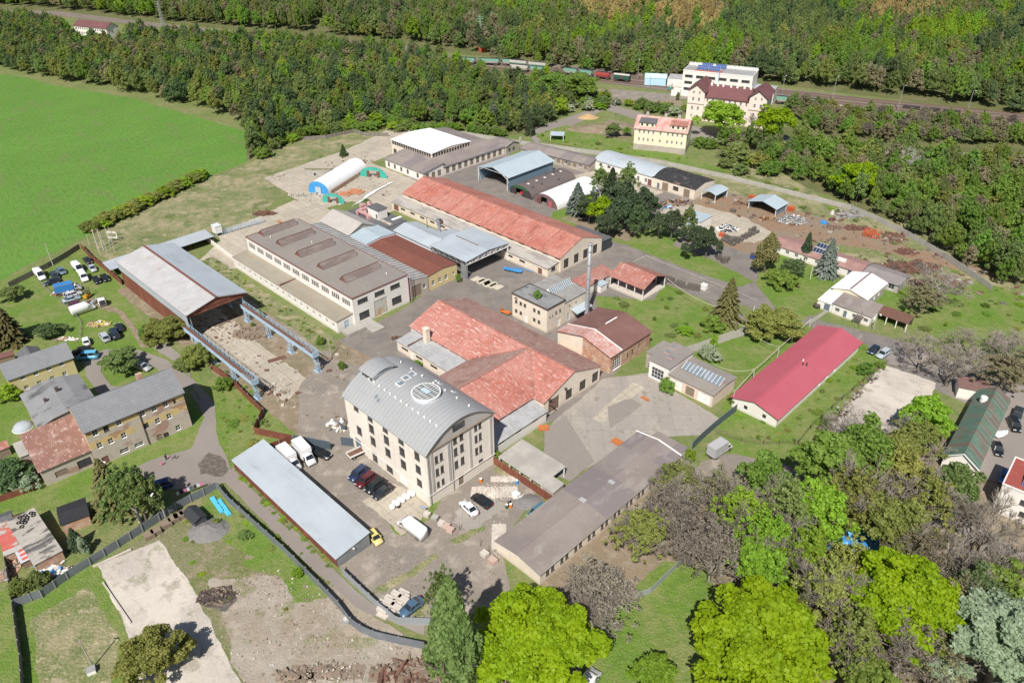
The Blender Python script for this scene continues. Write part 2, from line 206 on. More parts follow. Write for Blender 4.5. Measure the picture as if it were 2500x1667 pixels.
m_blue=mat('bright_blue_paint',(.05,.27,.6),[(NZ,.7,.45,.6,(.08,.36,.68),.6)],rough=.6)
m_teal=mat('teal_tarpaulin',(.06,.42,.33),[(NZ,.5,.45,.6,(.05,.33,.27),.7),(NZ,2,.6,.7,(.13,.5,.42),.5),('stripe',.9,.9,.98,(.04,.22,.18),.7,'X')],rough=.5)
m_wood=mat('weathered_timber',(.23,.175,.13),[(NZ,2,.45,.65,(.31,.25,.19),.6,(1,5,1)),(NZ,7,.5,.7,(.12,.1,.08),.5)])
m_paleStone=mat('pale_stone',(.55,.5,.44),[(NZ,1.5,.45,.65,(.43,.38,.33),.7)])
m_conc=mat('concrete_panel',(.4,.38,.34),[(NZ,.5,.42,.62,(.31,.29,.26),.7),(NZ,3,.5,.7,(.5,.48,.43),.5),('z',1,.5,.1,(.2,.2,.14),.5)])
m_concdk=mat('dark_concrete_panel',(.2,.18,.155),[(NZ,.6,.42,.62,(.14,.13,.11),.7),(NZ,3,.5,.7,(.27,.245,.21),.5)])
m_fencegrey=mat('grey_sheet_fence',(.19,.21,.235),[('stripe',4,.3,.8,(.14,.155,.175),.6,'X'),(NZ,.4,.45,.62,(.24,.26,.285),.5)],rough=.5,metal=.2)
m_fencepale=mat('pale_sheet_fence',(.36,.385,.41),[('stripe',4,.3,.8,(.27,.29,.31),.6,'X'),(NZ,.6,.5,.7,(.43,.42,.4),.5)],rough=.5,metal=.2)
m_dkgreenp=mat('dark_green_paint',(.04,.11,.05),[(NZ,2,.5,.7,(.06,.15,.07),.5)])
m_tyre=mat('tyre_rubber',(.02,.02,.02),[],rough=.9)
m_rim=mat('wheel_alloy',(.35,.35,.36),[],rough=.4,metal=.6)
m_carglass=mat('car_glass',(.02,.025,.03),[],rough=.06,spec=.9)
m_lamp=mat('headlamp_glass',(.6,.62,.65),[],rough=.1,spec=.8)
m_tail=mat('tail_lamp',(.35,.02,.02),[],rough=.2)
m_grpile=mat('heap_gravel',(.2,.19,.185),[(NZ,2,.45,.65,(.26,.24,.225),.6),(NZ,9,.5,.7,(.12,.11,.1),.5)],bump=.08,bscale=7)
m_sandpile=mat('heap_sand',(.45,.31,.16),[(NZ,1,.45,.65,(.36,.25,.13),.6)],bump=.1)
def paint(name,c,rough=.25): return mat(name,c,[],rough=rough,spec=.6)

# ------------------------------------------------------------ mesh helpers
class MB:
    """collects quads/polys, boxes, tubes; builds ONE mesh object"""
    def __init__(s): s.v=[]; s.f=[]; s.mi=[]; s.mats=[]
    def mslot(s,m):
        if m is None: return 0
        if m not in s.mats: s.mats.append(m)
        return s.mats.index(m)
    def poly(s,pts,m=None):
        n=len(s.v); s.v+= [tuple(p) for p in pts]; s.f.append(tuple(range(n,n+len(pts)))); s.mi.append(s.mslot(m)); return s
    def box(s,x0,x1,y0,y1,z0,z1,m=None):
        p=[(x0,y0,z0),(x1,y0,z0),(x1,y1,z0),(x0,y1,z0),(x0,y0,z1),(x1,y0,z1),(x1,y1,z1),(x0,y1,z1)]
        n=len(s.v); s.v+=p
        for f in ((3,2,1,0),(4,5,6,7),(0,1,5,4),(1,2,6,5),(2,3,7,6),(3,0,4,7)): s.f.append(tuple(n+i for i in f)); s.mi.append(s.mslot(m))
        return s
    def beam(s,a,b,w,h=None,m=None,up=(0,0,1)):
        a=Vector(a); b=Vector(b); h=h or w; d=(b-a)
        if d.length<1e-6: return s
        d.normalize(); u=Vector(up)
        if abs(d.dot(u))>.98: u=Vector((1,0,0))
        x=d.cross(u).normalized(); y=x.cross(d).normalized(); n=len(s.v)
        for q in (a,b):
            for sx,sy in ((-1,-1),(1,-1),(1,1),(-1,1)): s.v.append(tuple(q+x*sx*w/2+y*sy*h/2))
        for f in ((0,1,2,3),(7,6,5,4),(0,4,5,1),(1,5,6,2),(2,6,7,3),(3,7,4,0)): s.f.append(tuple(n+i for i in f)); s.mi.append(s.mslot(m))
        return s
    def tube(s,pts,rs,k=8,m=None,cap=True):
        n=len(s.v); pts=[Vector(p) for p in pts]
        for i,p in enumerate(pts):
            d=(pts[min(i+1,len(pts)-1)]-pts[max(i-1,0)]).normalized(); u=Vector((0,0,1)) if abs(d.z)<.9 else Vector((1,0,0))
            x=d.cross(u).normalized(); y=x.cross(d)
            r=rs[i] if hasattr(rs,'__len__') else rs
            for j in range(k):
                t=2*math.pi*j/k; s.v.append(tuple(p+x*math.cos(t)*r+y*math.sin(t)*r))
        mm=s.mslot(m)
        for i in range(len(pts)-1):
            for j in range(k):
                a=n+i*k+j; b=n+i*k+(j+1)%k; s.f.append((a,b,b+k,a+k)); s.mi.append(mm)
        if cap:
            s.f.append(tuple(n+j for j in range(k))[::-1]); s.mi.append(mm)
            e=n+(len(pts)-1)*k; s.f.append(tuple(e+j for j in range(k))); s.mi.append(mm)
        return s
    def xf(s,M):
        s.v=[tuple(M@Vector(p)) for p in s.v]; return s
    def mesh(s,name,m=None,smooth=False):
        me=bpy.data.meshes.new(name); me.from_pydata(s.v,[],s.f)
        for mm in (s.mats or [m]):
            me.materials.append(mm)
        if s.mats: me.polygons.foreach_set('material_index',s.mi)
        if smooth: me.polygons.foreach_set('use_smooth',[True]*len(s.f))
        me.update(); return me
    def build(s,name,m=None,parent=None,smooth=False):
        return link(name,s.mesh(name,m,smooth),parent)
def link(name,me,parent=None,loc=None,rz=None,scale=None):
    o=bpy.data.objects.new(name,me); COL.objects.link(o)
    if parent: o.parent=parent
    if loc is not None: o.location=loc
    if rz is not None: o.rotation_euler=(0,0,rz)
    if scale is not None: o.scale=scale
    return o
def tag(o,label,cat,group=None):
    o['label']=label; o['category']=cat
    if group: o['group']=group
    return o
def thing(name,label,cat,loc=(0,0,0),rz=0,group=None):
    o=link(name,None,None,loc,rz); return tag(o,label,cat,group)
def shared(key,fn,cache={}):
    if key not in cache: cache[key]=fn()
    return cache[key]

# ------------------------------------------------------------ ground sheets
def jitter(pts,amp,step,rng):
    out=[]; n=len(pts)
    for i in range(n):
        a=pts[i]; b=pts[(i+1)%n]; d=b-a; L=d.length; k=max(1,min(400,int(L/step)))
        nx=Vector((-d.y,d.x,0)).normalized() if L>0 else Vector((0,0,0))
        off=0
        for j in range(k):
            t=j/k; off=off*.72+rng.uniform(-1,1)*amp*.5 if j else 0
            out.append(a+d*t+nx*off)
    return out
LAY=[0]
def patch(name,m,pts,amp=.4,step=1.0,z=None,label=None,cat=None):
    """one sheet on the ground; pts are world vectors or (crop,x,y)"""
    LAY[0]+=1; zz=z if z is not None else .0015*LAY[0]
    rng=random.Random(LAY[0]); P=[]
    for p in pts: P.append(G(*p) if isinstance(p,tuple) else Vector((p.x,p.y,0)))
    if amp: P=jitter(P,amp,step,rng)
    bm=bmesh.new(); vs=[bm.verts.new((p.x,p.y,zz)) for p in P]
    f=bm.faces.new(vs); bmesh.ops.triangulate(bm,faces=[f])
    bmesh.ops.recalc_face_normals(bm,faces=bm.faces)
    if sum(f.normal.z for f in bm.faces)<0: bmesh.ops.reverse_faces(bm,faces=bm.faces)
    me=bpy.data.meshes.new(name); bm.to_mesh(me); bm.free(); me.materials.append(m)
    o=link(name,me)
    if label: tag(o,label,cat)
    else: o['kind']='structure'
    return o
def Z(*a): return [('z',a[i],a[i+1]) for i in range(0,len(a),2)]
def SP(*a): return [S(a[i],a[i+1]) for i in range(0,len(a),2)]
def strip(name,m,pts,w,amp=0,z=None):
    P=[G(*p) if isinstance(p,tuple) else p for p in pts]; L=[];Rr=[]
    for i,p in enumerate(P):
        d=(P[min(i+1,len(P)-1)]-P[max(i-1,0)]).normalized(); nrm=Vector((-d.y,d.x,0))
        ww=w[i] if hasattr(w,'__len__') else w
        L.append(p+nrm*ww/2); Rr.append(p-nrm*ww/2)
    return patch(name,m,L+Rr[::-1],amp,1.2,z)
def ground():
    b=MB(); b.poly([(-4000,-1500,0),(4000,-1500,0),(4000,5000,0),(-4000,5000,0)]); o=b.build('ground',m_grass); o['kind']='structure'
ground()
# forests' floor, north and right of the works
patch('forest_floor',m_forest_floor,Z(-900,-60, -300,60,120,30, 700,85, 1000,120,1600,170,2100,235,2500,290,3300,420,3300,-120,1200,-260),1,8)
patch('forest_floor',m_forest_floor,Z(560,110,1000,150,1240,200,1270,300,1170,312,1060,295,880,298,700,318,560,372),.8,2)
patch('forest_floor',m_forest_floor,Z(2080,300,2500,330,2600,760,2330,700,2200,640,2060,560,1960,470,1640,360,1700,290),.8,2)
patch('field',m_field,Z(-900,120,-200,150,60,178,115,195,300,225,560,300,568,372,455,415,205,540,70,605,0,645,-500,860,-1200,1000),.5,2)
patch('meadow',m_dry,Z(210,545,460,418,575,374,680,322,800,303,885,322,760,395,640,455,560,520,470,545,430,560,275,605,235,590),.5,1.5)
patch('park_ground',m_dirt,Z(1080,1600,1200,1380,1400,1180,1560,1100,1800,1080,2080,1000,2500,900,2900,1400,2600,1800,1200,1800),.6,2)
patch('garden',m_lawn,Z(-500,880,0,645,190,568,240,610,330,740,440,830,500,960,500,1110,350,1130,100,1190,-100,1250,-500,1300),.4,1.5)
# works yard
patch('yard_pavement',m_asph,Z(740,795,840,755,940,700,1000,655,1020,560,930,400,1050,345,1190,335,1390,375,1620,450,1735,500,1800,570,1735,650,1880,735,2110,792,2352,900,2800,1090,2800,1190,2352,990,2100,870,2060,850,1960,790,1850,745,1700,700,1480,780,1400,870,1290,960,1150,1010,940,870,800,875,750,860),.3,1.2)
patch('yard_pavement',m_asph,SP(20,78,74,85,100,75,135,76,137,70,100,52,72,50,40,78),.2,1)
patch('road',m_road,Z(1210,300,1400,238,1480,262,1590,290,1640,300,1800,315,1960,335,2100,345,2400,360,2400,375,2100,358,1960,346,1800,326,1620,312,1470,278,1390,252,1230,330),.2,1.5)
patch('concrete_apron',m_slab,SP(-62,40,-20,36,-18,50,0,50,0,76,-20,79,-46,79,-52,120,-78,116,-66,80),.5,1)
patch('concrete_apron',m_slab,SP(-26,2,2,-3,3,40,-24,40,-34,36),.5,1)
patch('concrete_apron',m_slab,SP(-10,-14,0,-6,1,2,-22,2),.4,1)
patch('storage_yard',m_rust_gr,SP(78,112,106,110,118,118,150,127,196,128,196,152,150,158,100,156,72,150,70,138),.6,1.5)
patch('storage_yard',m_rust_gr,SP(150,126,200,126,204,150,160,156,140,150),.6,1.5)
patch('meadow',m_dry,SP(60,150,110,152,160,150,196,138,206,150,180,168,130,166,60,162,20,150,16,146),.6,1.5)
patch('meadow',m_dry,SP(112,118,140,119,200,122,208,140,170,146,135,140,118,134),.8,1)
patch('meadow',m_dry,SP(120,128,150,130,185,131,180,134,150,134,122,132),.8,1)
patch('concrete_apron',m_slab,SP(70,112,92,112,104,118,106,128,92,134,72,132,66,126),.8,1)
patch('concrete_apron',m_slab,SP(22,120,56,124,58,134,26,134,24,128),.6,1)
patch('verge',m_lawn,SP(-10,120,30,136,60,152,58,160,20,148,-16,134),.4,1)
patch('lawn',m_lawn,SP(41,92,46,86,74,88.5,87,96,84,106,60,118,44,112),.4,1)
patch('verge',m_dirt,SP(46,90,74,91,72,103,50,108),.6,1)
patch('lawn',m_lawn,SP(76,89,98,88.3,116,89.5,117,95,100,99,84,99,77,96),.3,1)
patch('lawn',m_lawn,SP(92,60,98,50,101,64,102,62,113,66,125,70,133,68,138,60,136,78,140,80,142,45,140,46,128,46,117,46,99,46,95,54),.4,1)
patch('lawn',m_lawn,Z(1495,780,1560,800,1640,790,1710,755,1760,760,1850,745,1860,755,1690,935,1655,945,1690,870,1600,800,1520,810),.4,1)
patch('lawn',m_lawn,Z(1365,680,1500,690,1530,652,1620,690,1712,742,1700,756,1640,770,1560,800,1495,785,1490,760,1440,720,1372,710),.4,1)
patch('lawn',m_lawn,Z(1735,650,1745,600,1780,560,1920,640,2100,650,2110,760,2030,740,1890,705,1828,748,1790,720),.3,1)
patch('lawn',m_lawn,Z(2030,655,2110,640,2240,640,2400,700,2400,830,2240,800,2120,760,2070,720),.5,1)
patch('lawn',m_lawn,Z(1690,930,1965,775,2040,835,1900,960,1850,1020,1700,1012,1650,985),.4,1)
patch('path',m_conc,Z(1558,802,1700,754,1722,766,1580,812),.15,1)
patch('path',m_conc,Z(1850,742,1946,680,1952,684,1858,747),.1,1)
patch('concrete_lot',m_pale,Z(2030,838,2150,880,2110,960,2030,1020,1930,1010,1900,975),.6,1)
patch('courtyard',m_crack,Z(1255,985,1385,870,1500,855,1520,880,1650,960,1625,1000,1480,1005,1320,1090,1250,1060),.3,1)
patch('pale_strip',m_slab,Z(1358,962,1455,878,1480,890,1385,972),.1,1)
patch('tar_patch',m_tar,Z(1395,935,1450,915,1475,930,1400,985),.3,.8)
patch('tar_patch',m_tar,Z(1250,985,1300,955,1365,1060,1310,1105,1250,1080),.1,1)
patch('gate_apron',m_gravel,Z(1555,1130,1610,1060,1680,1040,1810,1070,1830,1090,1700,1110,1600,1125,1500,1180,1400,1260,1480,1190),.5,1)
patch('verge',m_lawn,Z(1610,1050,1650,990,1700,1015,1840,1020,1835,1065,1700,1045,1660,1040),.4,1)
patch('front_yard',m_gravel,Z(660,1030,830,1010,1010,1150,1130,1050,1240,1120,1150,1250,1180,1380,1000,1430,970,1432,890,1400,780,1300,850,1250,640,1060),.4,1)
patch('verge',m_lawn,Z(822,1092,850,1100,880,1130,860,1125,815,1112),.4,.6)
patch('verge',m_lawn,Z(893,1190,930,1160,985,1150,1015,1150,985,1195,920,1232,900,1215),.5,.6)
patch('verge',m_dry,Z(860,1350,950,1305,1000,1270,1010,1278,960,1318,880,1362),.4,.6)
patch('verge',m_dry,Z(870,1395,950,1385,985,1390,975,1420,930,1415),.5,.6)
patch('verge',m_dry,Z(1035,1240,1080,1215,1110,1205,1115,1215,1080,1235,1045,1252),.3,.6)
patch('verge',m_dry,Z(1130,1060,1170,1075,1240,1110,1235,1125,1180,1105,1135,1085),.5,.6)
patch('pale_dust',m_crack,Z(1045,1175,1085,1140,1130,1130,1160,1160,1130,1190,1080,1215,1040,1200),1.0,.45)
patch('tar_patch',m_tar,Z(850,1060,900,1040,930,1060,900,1090,860,1085),.5,.8)
patch('slab_parking',m_slab,Z(830,1150,900,1110,1000,1150,960,1200,920,1230,880,1190),.5,.8)
patch('runway_yard',m_dirt,SP(-12,-36,66,-36,84,-36,92,-22,84,-14,70,-6,56,-7,50,-12,-8,-13),.5,1)
patch('concrete_apron',m_slab,SP(-10,-32,54,-32,70,-30.5,66,-22,44,-22,32,-21,-10,-21),.6,1)
patch('yard_track',m_gravel,SP(20,-14,40,-12,66,-12,72,-8,95,-6,96,-22,92,-34,80,-34,66,-24,62,-13.5,40,-15.5,20,-16),.6,1)
patch('verge',m_dry,SP(-12,-6.5,54,-7,60,-10,58,-13,30,-11.5,0,-12,-12,-14),.5,1)
patch('verge',m_dry,SP(78,-12,92,-10,96,-20,88,-24,80,-18),.5,1)
patch('verge',m_lawn,SP(50,-36.5,66,-35,82,-35,82,-40,76,-48,60,-50,48,-46),.4,1)
# lower left
patch('waste_ground',m_waste,Z(220,1300,370,1215,500,1120,960,1480,1000,1600,230,1600,250,1450),.5,1)
patch('rubble_ground',m_rubble,Z(560,1330,700,1310,960,1480,1010,1620,560,1620,520,1440,480,1330),.8,1)
patch('verge',m_lawn,Z(430,1190,500,1118,590,1190,700,1290,760,1370,700,1380,620,1290,560,1270),.4,1)
patch('verge',m_lawn,Z(-60,1380,210,1290,300,1420,330,1600,-60,1620),.5,1)
patch('verge',m_dry,Z(70,1420,200,1350,270,1450,260,1600,90,1600),.6,1)
patch('concrete_pad',m_pale,Z(225,1300,365,1240,455,1370,560,1580,335,1640,290,1450),.35,.8)
patch('concrete_pad',m_rubble,Z(590,1440,640,1410,660,1400,690,1425,645,1452,700,1500,680,1512,610,1462),.6,.6)
patch('verge',m_lawn,Z(555,1290,620,1270,700,1320,720,1380,680,1385,650,1330,580,1310),.6,.8)
patch('pale_dust',m_rubble,Z(560,1330,610,1320,640,1350,660,1390,620,1395,580,1365),.6,.6)
patch('scorched_patch',m_soot,Z(480,1360,530,1345,545,1380,520,1405,470,1395),.4,.6)
patch('lane',m_road,Z(340,750,420,820,450,900,480,960,490,1040,520,1110,700,1290,830,1400,975,1460,975,1432,870,1400,800,1340,545,1085,498,1000,495,930,470,900,400,830,340,790),.25,1)
patch('lane',m_road,Z(430,885,490,960,520,1110,350,1130,290,1085,340,1060,440,1030,470,960),.3,1)
strip('lane',m_road,[('z',180,800),('z',215,830),('z',215,860),('z',240,895),('z',275,900)],[4,4,3.2,3.4,4],.2)
strip('lane',m_road,[('z',205,830),('z',240,810),('z',300,808),('z',370,835),('z',430,890)],[4,3,3,3.5,5],.2)
strip('track',m_dirt,[('z',200,690),('z',280,720),('z',310,760),('z',335,800)],[3,1.5,1.5,1.5],.3)
patch('verge',m_lawn,Z(500,880,545,890,600,960,640,1000,600,1020,530,1080,500,1010),.4,1)
patch('dark_soil',m_soot,Z(455,1065,480,1040,510,1050,525,1080,512,1095,460,1090),.5,.6)
# right: road and lot
strip('road',m_road,[('z',2040,815),('z',2200,850),('z',2352,905),('z',2700,1040)],[9,8,8,8],.2)
patch('parking_lot',m_road,Z(2230,1090,2280,1000,2330,900,2500,960,2500,1150,2330,1120),.2,1)
strip('park_path',m_road,[('z',1850,1130),('z',2080,1180),('z',2250,1230),('z',2400,1330)],4.5,.5)
strip('park_path',m_road,[('z',2130,1100),('z',2160,1150),('z',2220,1220)],4,.5)
strip('park_path',m_dirt,[('z',1430,1390),('z',1440,1460),('z',1445,1600)],[3,6,6],.5)
patch('verge',m_lawn,Z(1330,1440,1400,1400,1520,1290,1640,1300,1640,1600,1340,1620),.5,1)
# far: railway corridor
strip('railway_bed',m_track,[('z',-60,26),('z',120,30),('z',300,52),('z',560,80),('z',700,92),('z',940,112)],[14,14,12,12,14,14],.8)
strip('railway_bed',m_track,[('z',560,102),('z',900,128),('z',1180,150),('z',1500,188),('z',1800,222),('z',2100,252),('z',2500,292)],[12,16,24,30,30,24,16],.8)
patch('cleared_ground',m_dirt,Z(1080,178,1240,190,1380,205,1560,225,1580,262,1400,232,1200,228),.8,2)
patch('cleared_ground',m_dirt,Z(1380,290,1400,275,1455,285,1450,318,1390,315),.6,1)
patch('station_yard',m_gravel,Z(1400,205,1560,218,1600,228,1480,232,1410,225),.5,1.5)
patch('station_street',m_road,Z(1580,300,1790,320,1780,335,1640,322,1600,330,1560,320),.3,1.5)
patch('lawn',m_lawn,Z(1230,310,1300,288,1400,318,1450,330,1600,365,1700,400,1500,375,1240,322),.5,1)
patch('dry_strip',m_dry,Z(1640,380,1700,370,1780,390,1900,460,2060,520,2140,570,2100,580,1980,500,1800,430),.8,1)
strip('path',m_dry,[('z',2085,450),('z',2095,420),('z',2080,400)],[3,3,3],.5)
# road markings
for k,pts in enumerate([((1483,588),(1738,690)),((1745,700),(1850,745)),((1484,588),(1455,602))]):
    a=G('z',*pts[0]); b=G('z',*pts[1]); strip('road_marking',m_white_line,[a,b],.16,0,z=.135+k*.002)
# ------------------------------------------------------------ buildings
ZB=.0
class Bld:
    """a building as one thing: Empty at its base, parts in its own frame (u along, v across)."""
    def __init__(s,name,label,cat,u0=0,v0=0,O=None,ang=None,group=None):
        s.ou,s.ov=(u0,v0) if O is None else (0,0)
        s.O=S(u0,v0) if O is None else Vector((O[0],O[1],0)); s.ang=SA if ang is None else ang
        s.root=thing(name,label,cat,s.O,s.ang,group); s.wl=[]
    def T(s,u,v): return u-s.ou,v-s.ov
    def part(s,mb,name,m=None,parent=None,smooth=False): return mb.build(name,m,parent or s.root,smooth)
    def vol(s,u0,u1,v0,v1,prof,wm,rm,axis='u',over=.35,th=.14,wins=(),roof='roof',wall='wall',zb=0,skip='',eover=None,gm=None,rtrim=None,wth=.3,rimh=0,rm2=None):
        """walls with real openings + roof. prof: [(t,z)] across, axis = ridge direction.
        wins: (face, s_centre, z_centre, w, h, nx, ny, kind)"""
        u0-=s.ou;u1-=s.ou;v0-=s.ov;v1-=s.ov
        L,W=u1-u0,v1-v0
        across=W if axis=='u' else L
        zl,zr=prof[0][1],prof[-1][1]
        faces={'v0':((u0,v0),(1,0),L),'u1':((u1,v0),(0,1),W),'v1':((u1,v1),(-1,0),L),'u0':((u0,v1),(0,-1),W)}
        if axis=='u': top={'v0':('flat',zl),'v1':('flat',zr),'u1':('prof',prof),'u0':('prof',[(1-t,z) for t,z in prof[::-1]])}
        else: top={'u0':('flat',zl),'u1':('flat',zr),'v0':('prof',prof),'v1':('prof',[(1-t,z) for t,z in prof[::-1]])}
        wmb=MB()
        for fn,(o,d,ln) in faces.items():
            if fn in skip.split(','): continue
            nrm=(d[1],-d[0])
            tk,tv=top[fn]
            zt=tv if tk=='flat' else min(z for _,z in tv)
            ops=[]
            for w_ in wins:
                if w_[0]!=fn: continue
                sc_,zc,ww,hh=w_[1:5]; a,b_=sc_-ww/2,sc_+ww/2
                ops.append((max(.02,a),min(ln-.02,b_),max(zb,zc-hh/2),min(zt-.02,zc+hh/2)) if zc+hh/2<zt+.3 else (a,b_,zc-hh/2,zc+hh/2,1))
            P=lambda s_,z,off=0:(o[0]+d[0]*s_-nrm[0]*off,o[1]+d[1]*s_-nrm[1]*off,z)
            main=[q for q in ops if len(q)==4]
            xs=sorted({0,ln,*[q[0] for q in main],*[q[1] for q in main]}); zs=sorted({zb,zt,*[q[2] for q in main],*[q[3] for q in main]})
            # merge cells along s into strips
            mt=wm
            for zi in range(len(zs)-1):
                run=None
                for xi in range(len(xs)-1):
                    cx,cz=(xs[xi]+xs[xi+1])/2,(zs[zi]+zs[zi+1])/2
                    hole=any(q[0]<cx<q[1] and q[2]<cz<q[3] for q in main)
                    if hole:
                        if run is not None: wmb.poly([P(run,zs[zi]),P(xs[xi],zs[zi]),P(xs[xi],zs[zi+1]),P(run,zs[zi+1])],mt); run=None
                    elif run is None: run=xs[xi]
                if run is not None: wmb.poly([P(run,zs[zi]),P(ln,zs[zi]),P(ln,zs[zi+1]),P(run,zs[zi+1])],mt)
            for q in main:      # reveals
                a,b_,c,e=q; D=wth
                wmb.poly([P(a,c),P(a,e),P(a,e,D),P(a,c,D)],mt); wmb.poly([P(b_,e),P(b_,c),P(b_,c,D),P(b_,e,D)],mt)
                wmb.poly([P(a,e),P(b_,e),P(b_,e,D),P(a,e,D)],mt); wmb.poly([P(b_,c),P(a,c),P(a,c,D),P(b_,c,D)],mt)
            if tk=='prof' and max(z for _,z in tv)>zt+.01:
                pts=[P(t*ln,z) for t,z in tv]
                if abs(tv[0][1]-zt)>.01: pts=[P(0,zt)]+pts
                if abs(tv[-1][1]-zt)>.01: pts=pts+[P(ln,zt)]
                wmb.poly([p for p in pts][::-1],gm or mt)
            for w_ in wins:
                if w_[0]==fn: s.win(P,d,nrm,*w_[1:])
        if wmb.f: s.part(wmb,wall,wm)
        # roof slab from profile with overhang
        if rm is not None:
            rb=MB(); eo=over if eover is None else eover
            pts=[(t*across,z+.012) for t,z in prof]
            def ext(p,q,o_):
                dx=p[0]-q[0]; dz=p[1]-q[1]; k=o_/max(abs(dx),1e-3); return (p[0]+dx*k,p[1]+dz*k)
            if over>0: pts=[ext(pts[0],pts[1],over)]+pts[1:-1]+[ext(pts[-1],pts[-2],over)]
            e0,e1=-eo,(L if axis=='u' else W)+eo
            Q=(lambda t,e,z:(u0+e,v0+t,z)) if axis=='u' else (lambda t,e,z:(u0+t,v0+e,z))
            for i in range(len(pts)-1):
                (a,za),(b_,zb_)=pts[i],pts[i+1]
                top_=[Q(a,e0,za+th),Q(a,e1,za+th),Q(b_,e1,zb_+th),Q(b_,e0,zb_+th)]
                bot=[Q(a,e0,za),Q(b_,e0,zb_),Q(b_,e1,zb_),Q(a,e1,za)]
                if axis!='u': top_=top_[::-1]; bot=bot[::-1]
                rb.poly(top_,rm2 if rm2 and i>=(len(pts)-1)/2 else rm); rb.poly(bot,rtrim or rm)
                rb.poly([Q(a,e0,za),Q(a,e0,za+th),Q(b_,e0,zb_+th),Q(b_,e0,zb_)],rtrim or rm)
                rb.poly([Q(a,e1,za),Q(b_,e1,zb_),Q(b_,e1,zb_+th),Q(a,e1,za+th)],rtrim or rm)
            for (a,za) in (pts[0],pts[-1]):
                rb.poly([Q(a,e0,za),Q(a,e1,za),Q(a,e1,za+th),Q(a,e0,za+th)],rtrim or rm)
            r=s.part(rb,roof,rm)
            if rimh:
                mb=MB(); t=.22; z0=prof[0][1]+th+.015
                mb.box(u0-over,u1+over,v0-over,v0-over+t,z0,z0+rimh); mb.box(u0-over,u1+over,v1+over-t,v1+over,z0,z0+rimh)
                mb.box(u0-over,u0-over+t,v0-over+t,v1+over-t,z0,z0+rimh); mb.box(u1+over-t,u1+over,v0-over+t,v1+over-t,z0,z0+rimh)
                s.part(mb,'parapet',rtrim or m_trimgrey,r)
            return r
    def win(s,P,d,nrm,sc_,zc,w_,h_,nx=2,ny=2,kind='win'):
        fm={'win':m_frame_dk,'ww':m_frame_w,'ind':m_trim,'pale':m_frame_w}.get(kind,m_frame_dk)
        ax=Vector((d[0],d[1],0)); n=Vector((nrm[0],nrm[1],0))
        loc=Vector(P(sc_,zc,.16)); rz=math.atan2(d[1],d[0])
        if kind in ('win','ww','ind','pale'):
            def mk():
                b=MB(); t=.07 if w_<2 else .09; D=.06
                b.box(-w_/2,w_/2,-D,D,-h_/2,-h_/2+t,fm); b.box(-w_/2,w_/2,-D,D,h_/2-t,h_/2,fm)
                b.box(-w_/2,-w_/2+t,-D,D,-h_/2+t,h_/2-t,fm); b.box(w_/2-t,w_/2,-D,D,-h_/2+t,h_/2-t,fm)
                for i in range(1,nx): x=-w_/2+w_*i/nx; b.box(x-t*.4,x+t*.4,-D*.7,D*.7,-h_/2+t,h_/2-t,fm)
                for i in range(1,ny): z=-h_/2+h_*i/ny; b.box(-w_/2+t,w_/2-t,-D*.6,D*.6,z-t*.35,z+t*.35,fm)
                if kind!='ind': b.box(-w_/2-.06,w_/2+.06,-.22,-D-.002,-h_/2-.05,-h_/2+.02,fm)
                return b.mesh('window')
            def mg():
                b=MB(); b.box(-w_/2+.04,w_/2-.04,.01,.03,-h_/2+.04,h_/2-.04,m_glass); return b.mesh('pane')
            k=(round(w_,2),round(h_,2),nx,ny,kind)
            o=link('window',shared(('W',)+k,mk),s.root,loc,rz)
            link('pane',shared(('P',)+k,mg),o)
        else:
            mt={'door':m_wood,'gate':m_rustgate,'palegate':m_palegate,'whitedoor':m_whitepaint,'bluedoor':m_bluedoor,'dark':m_dkin,'greydoor':m_greydoor,'reddoor':m_trimred,'slat':m_wood}[kind]
            def mk():
                b=MB(); n_=max(1,int(w_/1.2))
                for i in range(n_):
                    a=-w_/2+w_*i/n_; e=a+w_/n_; b.box(a+.02,e-.02,-.03,.03,-h_/2,h_/2-.02,mt)
                    b.box(a+.06,e-.06,-.06,-.031,-.05,.05,mt); b.box(a+.06,e-.06,-.06,-.031,h_/2-.2,h_/2-.1,mt); b.box(a+.06,e-.06,-.06,-.031,-h_/2+.1,-h_/2+.2,mt)
                return b.mesh(kind)
            o=link('door' if w_<2 else 'gate_leaf',shared(('D',round(w_,2),round(h_,2),kind),mk),s.root,loc,rz)
            if kind!='dark':
                link('handle',shared(('H',),lambda:MB().box(-.03,.03,-.14,-.062,-.1,.1,m_trimgrey).mesh('handle')),o,(w_*.12,0,-.1))
    def box(s,name,u0,u1,v0,v1,z0,z1,m,parent=None):
        return s.part(MB().box(u0-s.ou,u1-s.ou,v0-s.ov,v1-s.ov,z0,z1),name,m,parent)
m_rustgate=mat('rust_brown_gate',(.15,.1,.075),[(NZ,.8,.5,.6,(.36,.3,.24),.6),(NZ,2,.5,.65,(.25,.12,.06),.6)])
m_palegate=mat('pale_rusty_gate',(.5,.5,.46),[(NZ,.5,.52,.58,(.5,.27,.1),.8,(1,1,.6)),(NZ,2,.55,.7,(.35,.33,.3),.5)])
m_bluedoor=mat('pale_blue_door',(.45,.56,.63),[(NZ,2,.5,.7,(.36,.46,.53),.5)])
m_greydoor=mat('grey_blue_door',(.13,.17,.21),[])
def gable(e,r): return [(0,e),(.5,e+r),(1,e)]
def arc(e,r,n=14): return [(i/n,e+r*(1-(2*i/n-1)**2)) for i in range(n+1)]
def vault(r0,n=16): return [((1-math.cos(math.pi*i/n))/2,max(.02,math.sin(math.pi*i/n)*r0)) for i in range(n+1)]
def flat(z): return [(0,z),(1,z)]
